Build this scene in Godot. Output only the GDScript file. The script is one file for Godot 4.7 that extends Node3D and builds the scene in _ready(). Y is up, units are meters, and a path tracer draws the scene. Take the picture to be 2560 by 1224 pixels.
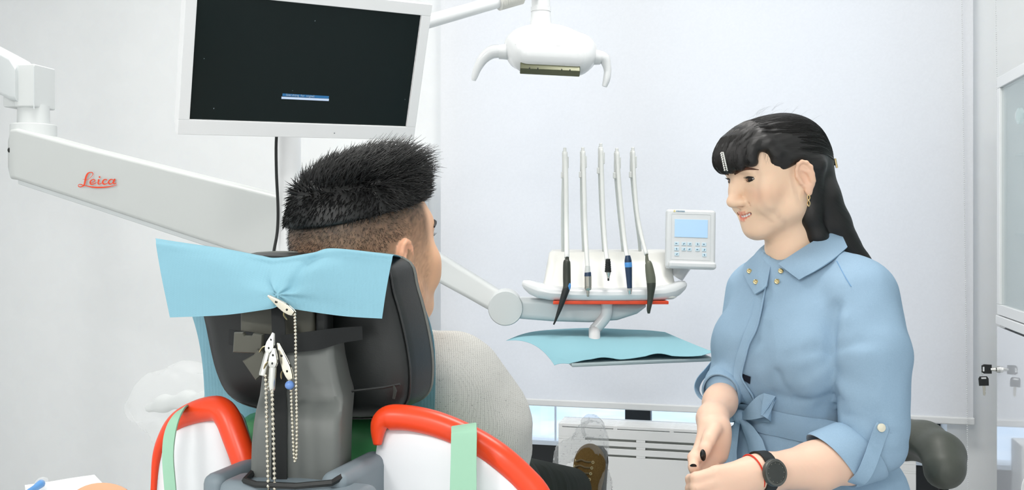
extends Node3D

# ---------------------------------------------------------------- frame
# All furniture and people are laid out in a frame turned by TURN about the camera's foot point:
# x right, y up, -z away from the photographer. The room shell is laid out in world axes.
const LENS := 2400.0
const EYE_H := 1.2
const TURN := 0.2356
var spun := Basis(Vector3.UP, TURN)
var base := Vector3.ZERO
var room_axes := false
var rng := RandomNumberGenerator.new()
var mats := {}
var taken := {}


func P(px: float, py: float, d: float) -> Vector3:
	return Vector3((px - 1280.0) / LENS * d, EYE_H - (py - 560.0) / LENS * d, -d)


# ---------------------------------------------------------------- mesh collector
class MB:
	var v := PackedVector3Array()
	var n := PackedVector3Array()
	var t := PackedInt32Array()
	var c := PackedColorArray()
	var uv := PackedVector2Array()
	var tint := Color.WHITE

	func add(p: Vector3, nn := Vector3.ZERO) -> int:
		v.append(p)
		n.append(nn)
		c.append(tint)
		return v.size() - 1

	func tri(a: int, b: int, d: int) -> void:
		t.append(a)
		t.append(b)
		t.append(d)

	func quad(a: int, b: int, d: int, e: int) -> void:
		tri(a, b, d)
		tri(a, d, e)


func grid(m: MB, rows: Array, close_u := false, close_v := false) -> void:
	# rows: arrays of vertex numbers
	var nr := rows.size()
	for i in (nr if close_v else nr - 1):
		var a: PackedInt32Array = rows[i]
		var b: PackedInt32Array = rows[(i + 1) % nr]
		var k := a.size()
		for j in (k if close_u else k - 1):
			var j2 := (j + 1) % k
			m.quad(a[j], a[j2], b[j2], b[j])


func fan(m: MB, ring: PackedInt32Array, flip := false) -> void:
	var mid := Vector3.ZERO
	for i in ring:
		mid += m.v[i]
	var ctr := m.add(mid / ring.size())
	for j in ring.size():
		if flip:
			m.tri(ctr, ring[(j + 1) % ring.size()], ring[j])
		else:
			m.tri(ctr, ring[j], ring[(j + 1) % ring.size()])


func rbox(m: MB, x: Transform3D, size: Vector3, r := 0.003, fine := false) -> void:
	var h := size * 0.5
	r = minf(r, minf(h.x, minf(h.y, h.z)) * 0.999)
	var inner := h - Vector3(r, r, r)
	for axis in 3:
		for side in [-1.0, 1.0]:
			var ua := (axis + 1) % 3
			var va := (axis + 2) % 3
			var us := [-h[ua], -inner[ua], inner[ua], h[ua]]
			var vs := [-h[va], -inner[va], inner[va], h[va]]
			if fine:
				us = [-h[ua], -h[ua] + r * 0.42, -inner[ua], 0.0, inner[ua], h[ua] - r * 0.42, h[ua]]
				vs = [-h[va], -h[va] + r * 0.42, -inner[va], 0.0, inner[va], h[va] - r * 0.42, h[va]]
			var rows := []
			for vv in vs:
				var row := PackedInt32Array()
				for uu in us:
					var p := Vector3.ZERO
					p[axis] = side * h[axis]
					p[ua] = uu
					p[va] = vv
					var q := p.clamp(-inner, inner)
					var nn := (p - q)
					nn = nn.normalized() if nn.length() > 1e-9 else Vector3.ZERO
					row.append(m.add(x * (q + nn * r), (x.basis * nn).normalized()))
				rows.append(row)
			grid(m, rows)


func box(m: MB, lo: Vector3, hi: Vector3, r := 0.002) -> void:
	rbox(m, Transform3D(Basis(), (lo + hi) * 0.5), hi - lo, r)


func smooth_path(pts: Array, per := 6) -> Array:
	var out := []
	for i in pts.size() - 1:
		var a: Vector3 = pts[maxi(i - 1, 0)]
		var b: Vector3 = pts[i]
		var c: Vector3 = pts[i + 1]
		var d: Vector3 = pts[mini(i + 2, pts.size() - 1)]
		for k in per:
			out.append(b.cubic_interpolate(c, a, d, float(k) / per))
	out.append(pts[-1])
	return out


func smooth_nums(pts: Array, per := 6) -> Array:
	var out := []
	for i in pts.size() - 1:
		for k in per:
			out.append(cubic_interpolate(pts[i], pts[i + 1], pts[maxi(i - 1, 0)], pts[mini(i + 2, pts.size() - 1)], float(k) / per))
	out.append(pts[-1])
	return out


# swept tube; rad: number or array; flat: second radius as a share of the first across 'up'
func tube(m: MB, pts: Array, rad, sides := 8, caps := true, flat := 1.0, up := Vector3.ZERO, dome := false) -> void:
	var rows := []
	var k := pts.size()
	var prev := Vector3.ZERO
	for i in k:
		var d: Vector3 = (pts[mini(i + 1, k - 1)] - pts[maxi(i - 1, 0)]).normalized()
		var s: Vector3
		if up != Vector3.ZERO:
			s = d.cross(up).normalized()
		elif i == 0:
			s = d.cross(Vector3.UP if absf(d.y) < 0.9 else Vector3.RIGHT).normalized()
		else:
			s = (prev - d * prev.dot(d)).normalized()
		prev = s
		var w := d.cross(s)
		var r: float = rad[i] if rad is Array else rad
		var row := PackedInt32Array()
		for j in sides:
			var a := TAU * j / sides
			row.append(m.add(pts[i] + s * cos(a) * r + w * sin(a) * r * flat))
		rows.append(row)
	grid(m, rows, true)
	if caps:
		fan(m, rows[0], true)
		fan(m, rows[-1])


func lathe(m: MB, x: Transform3D, prof: Array, sides := 20) -> void:
	var rows := []
	for p in prof:
		var row := PackedInt32Array()
		for j in sides:
			var a := TAU * j / sides
			row.append(m.add(x * Vector3(cos(a) * maxf(p.x, 1e-5), p.y, sin(a) * maxf(p.x, 1e-5))))
		rows.append(row)
	grid(m, rows, true)


func ball(m: MB, at: Vector3, r: Vector3, b := Basis(), la := 8, lo := 12) -> void:
	var rows := []
	for i in la + 1:
		var row := PackedInt32Array()
		var th := PI * i / la
		for j in lo:
			var ph := TAU * j / lo
			var q := Vector3(sin(th) * cos(ph), cos(th), sin(th) * sin(ph))
			row.append(m.add(at + b * (q * r), (b * (q / r)).normalized()))
		rows.append(row)
	grid(m, rows, true)


func loft(m: MB, rings: Array, cap := true, closed := true) -> void:
	var rows := []
	for ring in rings:
		var row := PackedInt32Array()
		for p in ring:
			row.append(m.add(p))
		rows.append(row)
	grid(m, rows, closed)
	if cap:
		fan(m, rows[0], true)
		fan(m, rows[-1])


# polygon in the xy plane of x, extruded along z by depth, edges chamfered
func extrude(m: MB, x: Transform3D, poly: PackedVector2Array, depth: float, bev := 0.0) -> void:
	var k := poly.size()
	if Geometry2D.is_polygon_clockwise(poly):
		poly = poly.duplicate()
		poly.reverse()
	var inset := PackedVector2Array()
	for i in k:
		var a := (poly[i] - poly[(i + k - 1) % k]).normalized()
		var b := (poly[(i + 1) % k] - poly[i]).normalized()
		var nn := Vector2(-a.y - b.y, a.x + b.x)
		inset.append(poly[i] + nn.normalized() * bev)
	var tris := Geometry2D.triangulate_polygon(poly)
	var h := depth * 0.5
	var rows := []
	for e in [[inset, -h], [poly, -h + bev], [poly, h - bev], [inset, h]]:
		var row := PackedInt32Array()
		for p in e[0]:
			row.append(m.add(x * Vector3(p.x, p.y, e[1])))
		rows.append(row)
	grid(m, rows, true)
	for i in range(0, tris.size(), 3):
		m.tri(rows[3][tris[i]], rows[3][tris[i + 1]], rows[3][tris[i + 2]])
		m.tri(rows[0][tris[i]], rows[0][tris[i + 2]], rows[0][tris[i + 1]])


# a sheet with thickness from f(u, v), u and v in 0..1
func sheet(m: MB, nu: int, nv: int, f: Callable, thick := 0.0008) -> void:
	var pts := []
	for i in nv + 1:
		var row := []
		for j in nu + 1:
			row.append(f.call(float(j) / nu, float(i) / nv))
		pts.append(row)
	var front := []
	var back := []
	for i in nv + 1:
		var fr := PackedInt32Array()
		var br := PackedInt32Array()
		for j in nu + 1:
			var du: Vector3 = pts[i][mini(j + 1, nu)] - pts[i][maxi(j - 1, 0)]
			var dv: Vector3 = pts[mini(i + 1, nv)][j] - pts[maxi(i - 1, 0)][j]
			var nn := du.cross(dv).normalized()
			fr.append(m.add(pts[i][j] + nn * thick * 0.5, nn))
			br.append(m.add(pts[i][j] - nn * thick * 0.5, -nn))
		front.append(fr)
		back.append(br)
	grid(m, front)
	grid(m, back)
	for e in 4:
		var rows := [PackedInt32Array(), PackedInt32Array()]
		var cnt := nu + 1 if e < 2 else nv + 1
		for q in cnt:
			var i := (0 if e == 0 else nv) if e < 2 else q
			var j := q if e < 2 else (0 if e == 2 else nu)
			rows[0].append(m.add(m.v[front[i][j]]))
			rows[1].append(m.add(m.v[back[i][j]]))
		grid(m, rows)


func make_mesh(m: MB, crease := 42.0, off := Vector3.ZERO) -> ArrayMesh:
	var given := false
	for q in m.n:
		if q != Vector3.ZERO:
			given = true
			break
	var nv := m.v.size()
	var v := PackedVector3Array()
	v.resize(nv)
	for i in nv:
		v[i] = m.v[i] - off
	var nt := m.t.size() / 3
	var fn := PackedVector3Array()
	fn.resize(nt)
	for i in nt:
		var a := m.t[i * 3]
		var b := m.t[i * 3 + 1]
		var c := m.t[i * 3 + 2]
		var q := (v[c] - v[a]).cross(v[b] - v[a])
		if given:
			var want := m.n[a] + m.n[b] + m.n[c]
			if q.dot(want) < 0.0:
				m.t[i * 3 + 1] = c
				m.t[i * 3 + 2] = b
				q = -q
		fn[i] = q
	var arr := []
	arr.resize(Mesh.ARRAY_MAX)
	if crease >= 179.0 or given:
		var sums := PackedVector3Array()
		sums.resize(nv)
		for i in nt:
			for k in 3:
				sums[m.t[i * 3 + k]] += fn[i]
		for i in nv:
			sums[i] = m.n[i] if m.n[i] != Vector3.ZERO else sums[i].normalized()
		arr[Mesh.ARRAY_VERTEX] = v
		arr[Mesh.ARRAY_NORMAL] = sums
		arr[Mesh.ARRAY_COLOR] = m.c
		if m.uv.size() == nv:
			arr[Mesh.ARRAY_TEX_UV] = m.uv
		arr[Mesh.ARRAY_INDEX] = m.t
	else:
		var cosc := cos(deg_to_rad(crease))
		var near := []
		near.resize(nv)
		for i in nt:
			for k in 3:
				var id := m.t[i * 3 + k]
				if near[id] == null:
					near[id] = PackedInt32Array()
				near[id].append(i)
		var vo := PackedVector3Array()
		var no := PackedVector3Array()
		var co := PackedColorArray()
		vo.resize(nt * 3)
		no.resize(nt * 3)
		co.resize(nt * 3)
		var un := PackedVector3Array()
		un.resize(nt)
		for i in nt:
			un[i] = fn[i].normalized()
		for i in nt:
			for k in 3:
				var id := m.t[i * 3 + k]
				var s := Vector3.ZERO
				for f in near[id]:
					if un[f].dot(un[i]) > cosc:
						s += fn[f]
				vo[i * 3 + k] = v[id]
				no[i * 3 + k] = s.normalized()
				co[i * 3 + k] = m.c[id]
		arr[Mesh.ARRAY_VERTEX] = vo
		arr[Mesh.ARRAY_NORMAL] = no
		arr[Mesh.ARRAY_COLOR] = co
	var am := ArrayMesh.new()
	am.add_surface_from_arrays(Mesh.PRIMITIVE_TRIANGLES, arr)
	return am


# ---------------------------------------------------------------- scene tree helpers
func numbered(called: String) -> String:
	taken[called] = taken.get(called, -1) + 1
	return called if taken[called] == 0 else "%s_%03d" % [called, taken[called]]


func tag(o: Node3D, label: String, category: String, group := "", kind := "") -> void:
	if label:
		o.set_meta("label", label)
	if category:
		o.set_meta("category", category)
	if group:
		o.set_meta("group", group)
	if kind:
		o.set_meta("kind", kind)


# a top-level thing; later parts are given in layout axes and stored relative to this base
func thing(called: String, label: String, category: String, at: Vector3, group := "") -> Node3D:
	var o := Node3D.new()
	o.name = numbered(called)
	add_child(o)
	base = at
	o.transform = Transform3D(Basis(), at) if room_axes else Transform3D(spun, spun * at)
	tag(o, label, category, group)
	return o


func part(called: String, m: MB, mat: Material, parent: Node3D, crease := 42.0) -> MeshInstance3D:
	var o := MeshInstance3D.new()
	o.name = called
	o.mesh = make_mesh(m, crease, base)
	o.material_override = mat
	o.mesh.surface_set_material(0, mat)
	o.material_override = null
	parent.add_child(o, true)
	return o


# a piece of the setting as one mesh, world axes
func struct(called: String, m: MB, mat: Material, parent: Node3D = null) -> MeshInstance3D:
	base = Vector3.ZERO
	var o := part(called, m, mat, parent if parent else self)
	if parent == null:
		o.set_meta("kind", "structure")
	return o


func ref(o: Node3D, p: Vector3) -> void:
	base = p


func mat(called: String, col: Color, rough := 0.5, metal := 0.0, spec := 0.5) -> StandardMaterial3D:
	var m := StandardMaterial3D.new()
	m.resource_name = called
	m.albedo_color = col
	m.roughness = rough
	m.metallic = metal
	m.metallic_specular = spec
	mats[called] = m
	return m


func hexc(s: String) -> Color:
	return Color.html(s)


func noise_tex(freq: float, w := 256, kind := FastNoiseLite.TYPE_SIMPLEX_SMOOTH, oct := 3, lo := Color(0.8, 0.8, 0.8), hi := Color.WHITE, sd := 1) -> NoiseTexture2D:
	var nz := FastNoiseLite.new()
	nz.noise_type = kind
	nz.frequency = freq
	nz.fractal_octaves = oct
	nz.seed = sd
	var t := NoiseTexture2D.new()
	t.noise = nz
	t.width = w
	t.height = w
	t.seamless = true
	var g := Gradient.new()
	g.set_color(0, lo)
	g.set_color(1, hi)
	t.color_ramp = g
	return t


# ---------------------------------------------------------------- soft shapes: distance fields meshed as surface nets
class Field:
	# capsules with two radii (kind 0) and ellipsoids (kind 1); k = blend width; cut = taken away
	var kind := PackedInt32Array()
	var a := PackedVector3Array()
	var b := PackedVector3Array()
	var r1 := PackedFloat32Array()
	var r2 := PackedFloat32Array()
	var k := PackedFloat32Array()
	var cut := PackedInt32Array()
	var inv := []
	var warp = null
	var lo := Vector3(1e9, 1e9, 1e9)
	var hi := Vector3(-1e9, -1e9, -1e9)
	var act := PackedInt32Array()
	# creases: start, end, width, depth
	var ca := PackedVector3Array()
	var cb := PackedVector3Array()
	var cw := PackedFloat32Array()
	var cd := PackedFloat32Array()
	var cact := PackedInt32Array()

	func crease(p: Vector3, q: Vector3, w: float, depth: float) -> void:
		ca.append(p)
		cb.append(q)
		cw.append(w)
		cd.append(depth)

	func crease_at(p: Vector3) -> float:
		var d := 0.0
		for i in cact:
			var ab := cb[i] - ca[i]
			var ap := p - ca[i]
			var h := clampf(ap.dot(ab) / ab.length_squared(), 0.0, 1.0)
			var q := (ap - ab * h).length_squared() / (cw[i] * cw[i])
			if q < 6.0:
				d += cd[i] * exp(-q) * (1.0 - 0.5 * h)
		return d

	func dist(i: int, p: Vector3) -> float:
		if kind[i] == 0:
			var ab := b[i] - a[i]
			var ap := p - a[i]
			var h := clampf(ap.dot(ab) / ab.length_squared(), 0.0, 1.0)
			return (ap - ab * h).length() - lerpf(r1[i], r2[i], h)
		var bi: Basis = inv[i]
		var s := (bi * (p - a[i])) / b[i]
		var l := s.length()
		var g := (s / b[i]).length()
		return l * (l - 1.0) / g if g > 1e-9 else -r1[i]

	# keep only the shapes that matter within r of p, out of a list
	func focus(p: Vector3, r: float, from: PackedInt32Array, cfrom: PackedInt32Array) -> float:
		var es := PackedFloat32Array()
		var low := 1e9
		for i in from:
			var e := dist(i, p)
			es.append(e)
			if cut[i] == 0 and e < low:
				low = e
		act.clear()
		cact.clear()
		if low > r * 1.6 + 0.02:
			return low
		var n := 0
		for i in from:
			if (cut[i] == 0 and es[n] < low + k[i] + r * 2.6) or (cut[i] == 1 and es[n] < k[i] + r * 2.6):
				act.append(i)
			n += 1
		for i in cfrom:
			var ab := cb[i] - ca[i]
			var h := clampf((p - ca[i]).dot(ab) / ab.length_squared(), 0.0, 1.0)
			if (p - ca[i] - ab * h).length() < cw[i] * 2.5 + r * 1.2:
				cact.append(i)
		return low

	func all() -> void:
		act.clear()
		cact.clear()
		for i in ca.size():
			cact.append(i)
		for i in kind.size():
			act.append(i)

	func grow_box(p: Vector3, r: float) -> void:
		lo = lo.min(p - Vector3(r, r, r))
		hi = hi.max(p + Vector3(r, r, r))

	func bone(p: Vector3, q: Vector3, ra: float, rb: float, kk := 0.02, c := 0) -> void:
		kind.append(0)
		a.append(p)
		b.append(q)
		r1.append(ra)
		r2.append(rb)
		k.append(kk)
		cut.append(c)
		inv.append(null)
		if c == 0:
			grow_box(p, ra)
			grow_box(q, rb)

	func chain(pts: Array, rad: Array, kk := 0.02, c := 0) -> void:
		for i in pts.size() - 1:
			bone(pts[i], pts[i + 1], rad[i], rad[i + 1], kk, c)

	func egg(p: Vector3, r: Vector3, kk := 0.02, c := 0, bas := Basis()) -> void:
		kind.append(1)
		a.append(p)
		b.append(r)
		r1.append(minf(r.x, minf(r.y, r.z)))
		r2.append(0.0)
		k.append(kk)
		cut.append(c)
		inv.append(bas.transposed())
		if c == 0:
			grow_box(p, maxf(r.x, maxf(r.y, r.z)))

	func at(p: Vector3) -> float:
		var d := 1e3
		for i in act:
			var e := dist(i, p)
			var kk := k[i]
			if cut[i] == 0:
				var x := kk - absf(d - e)
				d = minf(d, e)
				if x > 0.0:
					d -= x * x * 0.25 / kk
			else:
				e = -e
				var x := kk - absf(d - e)
				d = maxf(d, e)
				if x > 0.0:
					d += x * x * 0.25 / kk
		if not cact.is_empty() and absf(d) < 0.03:
			d += crease_at(p)
		if warp != null:
			d = warp.call(p, d)
		return d


func nets(m: MB, f: Field, cell: float, xf := Transform3D(), colour = null, lo := Vector3.INF, hi := Vector3.INF, slack := 1.25, skip: Array = []) -> void:
	if lo == Vector3.INF:
		lo = f.lo - Vector3.ONE * (cell * 3.0 + 0.006)
		hi = f.hi + Vector3.ONE * (cell * 3.0 + 0.006)
	const B := 4
	f.all()
	var nb := Vector3i(((hi - lo) / (cell * B)).ceil())
	var nx := nb.x * B + 1
	var ny := nb.y * B + 1
	var nz := nb.z * B + 1
	var val := PackedFloat32Array()
	val.resize(nx * ny * nz)
	val.fill(1e9)
	var reach := cell * B * 0.87 * slack + cell
	var live := []
	f.all()
	var every := f.act.duplicate()
	var cevery := f.cact.duplicate()
	const S := 4
	for sz in range(0, nb.z, S):
		for sy in range(0, nb.y, S):
			for sx in range(0, nb.x, S):
				var sr := cell * B * S * 0.87
				var low := f.focus(lo + Vector3(sx + S * 0.5, sy + S * 0.5, sz + S * 0.5) * (cell * B), sr, every, cevery)
				if low > sr * 1.6 + 0.02 or f.act.is_empty():
					continue
				var some := f.act.duplicate()
				var csome := f.cact.duplicate()
				for bz in range(sz, mini(sz + S, nb.z)):
					for by in range(sy, mini(sy + S, nb.y)):
						for bx in range(sx, mini(sx + S, nb.x)):
							var ctr := lo + Vector3(bx * B + B * 0.5, by * B + B * 0.5, bz * B + B * 0.5) * cell
							f.focus(ctr, cell * B * 0.87, some, csome)
							if f.act.is_empty() or absf(f.at(ctr)) > reach:
								continue
							live.append(Vector3i(bx, by, bz))
							for z in range(bz * B, bz * B + B + 1):
								for y in range(by * B, by * B + B + 1):
									var o := (z * ny + y) * nx
									for x in range(bx * B, bx * B + B + 1):
										if val[o + x] > 1e8:
											val[o + x] = f.at(lo + Vector3(x, y, z) * cell)
	f.all()
	var ids := {}
	var steps := [1, nx, nx * ny]
	var corner := PackedInt32Array()
	for q in 8:
		corner.append((q & 1) + ((q >> 1) & 1) * nx + ((q >> 2) & 1) * nx * ny)
	var edges := [[0, 1], [2, 3], [4, 5], [6, 7], [0, 2], [1, 3], [4, 6], [5, 7], [0, 4], [1, 5], [2, 6], [3, 7]]
	for bl in live:
		for z in range(bl.z * B, bl.z * B + B):
			for y in range(bl.y * B, bl.y * B + B):
				for x in range(bl.x * B, bl.x * B + B):
					var o := (z * ny + y) * nx + x
					var inside := 0
					for q in 8:
						if val[o + corner[q]] < 0.0:
							inside += 1
					if inside == 0 or inside == 8:
						continue
					var s := Vector3.ZERO
					var cnt := 0
					for e in edges:
						var v0 := val[o + corner[e[0]]]
						var v1 := val[o + corner[e[1]]]
						if (v0 < 0.0) != (v1 < 0.0):
							var h := v0 / (v0 - v1)
							var p0 := Vector3(e[0] & 1, (e[0] >> 1) & 1, (e[0] >> 2) & 1)
							var p1 := Vector3(e[1] & 1, (e[1] >> 1) & 1, (e[1] >> 2) & 1)
							s += p0.lerp(p1, h)
							cnt += 1
					var local := lo + (Vector3(x, y, z) + s / cnt) * cell
					if colour != null:
						m.tint = colour.call(local)
					ids[o] = m.add(xf * local)
	m.tint = Color.WHITE
	for o in ids:
		# the edges that leave this cell's low corner
		for ax in 3:
			var v0 := val[o]
			var v1 := val[o + steps[ax]]
			if v1 > 1e8 or (v0 < 0.0) == (v1 < 0.0):
				continue
			var s1: int = steps[(ax + 1) % 3]
			var s2: int = steps[(ax + 2) % 3]
			if ids.has(o - s1) and ids.has(o - s2) and ids.has(o - s1 - s2):
				var q0: int = ids[o]
				var q1: int = ids[o - s1]
				var q2: int = ids[o - s1 - s2]
				var q3: int = ids[o - s2]
				if not skip.is_empty():
					var cell_at := lo + Vector3(o % nx, (o / nx) % ny, o / (nx * ny)) * cell
					var out := false
					for bx in skip:
						if bx.has_point(cell_at):
							out = true
					if out:
						continue
				if v0 < 0.0:
					m.quad(q0, q3, q2, q1)
				else:
					m.quad(q0, q1, q2, q3)


# ---------------------------------------------------------------- materials
func make_materials() -> void:
	var wall := mat("wall_paint", Color(0.93, 0.94, 0.945), 0.85, 0, 0.3)
	wall.albedo_texture = noise_tex(0.02, 256, FastNoiseLite.TYPE_SIMPLEX_SMOOTH, 4, Color(0.988, 0.989, 0.99), Color.WHITE, 4)
	wall.uv1_triplanar = true
	wall.uv1_world_triplanar = true
	wall.uv1_scale = Vector3(1.4, 1.4, 1.4)
	mat("ceiling_paint", Color(0.95, 0.95, 0.95), 0.9)
	var fl := mat("vinyl_floor", Color(0.86, 0.865, 0.865), 0.4)
	fl.albedo_texture = noise_tex(0.03, 256, FastNoiseLite.TYPE_SIMPLEX_SMOOTH, 5, Color(0.88, 0.88, 0.88), Color.WHITE, 9)
	fl.uv1_triplanar = true
	fl.uv1_world_triplanar = true
	mat("window_frame", Color(0.10, 0.115, 0.12), 0.5)
	mat("sill_white", Color(0.90, 0.93, 0.96), 0.4)
	var pane := mat("window_glass", Color(0.92, 0.97, 1.0, 0.06), 0.02)
	pane.transparency = BaseMaterial3D.TRANSPARENCY_ALPHA
	var snow := mat("snow", Color(0.97, 0.98, 1.0), 0.9)
	snow.albedo_texture = noise_tex(0.015, 256, FastNoiseLite.TYPE_SIMPLEX_SMOOTH, 4, Color(0.80, 0.88, 0.95), Color.WHITE, 21)
	snow.uv1_triplanar = true
	snow.uv1_world_triplanar = true
	snow.uv1_scale = Vector3(0.35, 0.35, 0.35)
	var blind := mat("blind_fabric", Color(0.945, 0.95, 0.96), 0.9, 0, 0.2)
	blind.backlight_enabled = true
	blind.backlight = Color(0.70, 0.70, 0.71)
	blind.albedo_texture = noise_tex(0.25, 256, FastNoiseLite.TYPE_VALUE, 2, Color(0.985, 0.985, 0.985), Color.WHITE, 6)
	blind.uv1_triplanar = true
	blind.uv1_world_triplanar = true
	blind.uv1_scale = Vector3(3, 3, 3)
	mat("white_plastic", Color(0.90, 0.91, 0.915), 0.32)
	mat("warm_white_plastic", Color(0.88, 0.88, 0.86), 0.3)
	mat("white_enamel", Color(0.93, 0.935, 0.935), 0.3)
	mat("grey_white_plastic", Color(0.82, 0.835, 0.835), 0.45)
	mat("pale_grey_plastic", Color(0.80, 0.82, 0.825), 0.45)
	mat("seam_grey", Color(0.52, 0.55, 0.56), 0.6)
	var gloss := mat("gloss_white_door", Color(0.90, 0.915, 0.94), 0.08)
	gloss.clearcoat_enabled = true
	gloss.clearcoat = 1.0
	gloss.clearcoat_roughness = 0.03
	mat("slot_dark", Color(0.66, 0.67, 0.65), 0.8)
	mat("slot_grey", Color(0.66, 0.68, 0.68), 0.7)
	mat("black_rubber", Color(0.07, 0.085, 0.085), 0.55)
	mat("chrome", Color(0.82, 0.82, 0.80), 0.22, 1.0)
	mat("brushed_steel", Color(0.72, 0.71, 0.67), 0.35, 1.0)
	mat("gold", Color(0.92, 0.82, 0.62), 0.22, 1.0)
	mat("tomato_red", Color(0.92, 0.29, 0.13), 0.38)
	mat("logo_red", Color(0.90, 0.28, 0.13), 0.5)


# ---------------------------------------------------------------- light, camera, sky
func make_camera_and_light() -> void:
	var cam := Camera3D.new()
	cam.name = "camera"
	cam.projection = Camera3D.PROJECTION_FRUSTUM
	cam.near = 0.05
	cam.far = 200.0
	cam.size = 0.05 * 1224.0 / LENS
	cam.frustum_offset = Vector2(0.0, -52.0 / LENS * 0.05)
	cam.transform = Transform3D(spun, Vector3(0, EYE_H, 0))
	add_child(cam)
	cam.current = true
	var we := WorldEnvironment.new()
	we.name = "environment"
	var env := Environment.new()
	env.background_mode = Environment.BG_SKY
	var sky := Sky.new()
	var sm := ProceduralSkyMaterial.new()
	sm.sky_top_color = Color(0.88, 0.94, 1.0)
	sm.sky_horizon_color = Color(0.95, 0.975, 1.0)
	sm.ground_horizon_color = Color(0.93, 0.97, 1.0)
	sm.ground_bottom_color = Color(0.85, 0.90, 0.95)
	sm.sky_energy_multiplier = 1.28
	sm.ground_energy_multiplier = 1.0
	sky.sky_material = sm
	env.sky = sky
	env.tonemap_mode = Environment.TONE_MAPPER_LINEAR
	env.tonemap_exposure = 0.97
	env.sdfgi_enabled = true
	env.ssao_enabled = true
	env.ssil_enabled = true
	we.environment = env
	add_child(we)


func ceiling_panel(x: float, z: float, energy: float, label: String) -> void:
	room_axes = true
	var t := thing("ceiling_light_panel", label, "ceiling light", Vector3(x, 2.75, z), "square light panels in the ceiling")
	var m := MB.new()
	for s in [[-0.3, -0.3, 0.3, -0.28], [-0.3, 0.28, 0.3, 0.3], [-0.3, -0.28, -0.28, 0.28], [0.28, -0.28, 0.3, 0.28]]:
		box(m, base + Vector3(s[0], 0.002, s[1]), base + Vector3(s[2], 0.045, s[3]), 0.002)
	part("frame", m, mats.white_plastic, t)
	m = MB.new()
	box(m, base + Vector3(-0.28, 0.018, -0.28), base + Vector3(0.28, 0.03, 0.28), 0.001)
	var glow := mat("light_diffuser", Color(0.95, 0.95, 0.95), 0.6)
	glow.emission_enabled = true
	glow.emission = Color(1.0, 0.99, 0.97)
	glow.emission_energy_multiplier = 2.0
	part("diffuser", m, glow, t)
	var l := AreaLight3D.new()
	l.name = "panel_light"
	l.area_size = Vector2(0.56, 0.56)
	l.light_energy = energy
	l.light_color = Color(1.0, 0.99, 0.975)
	l.shadow_enabled = true
	l.area_range = 12.0
	l.rotation_degrees = Vector3(-90, 0, 0)
	l.position = Vector3(0, -0.004, 0)
	t.add_child(l)
	room_axes = false


# ---------------------------------------------------------------- room shell, world axes
const XL := -3.2
const XR := 1.05
const ZB := -3.3
const ZF := 2.3
const TOP := 2.8
const WL := -0.99
const WR := 0.634
const WB := 0.30
const WT := 2.36


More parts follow.
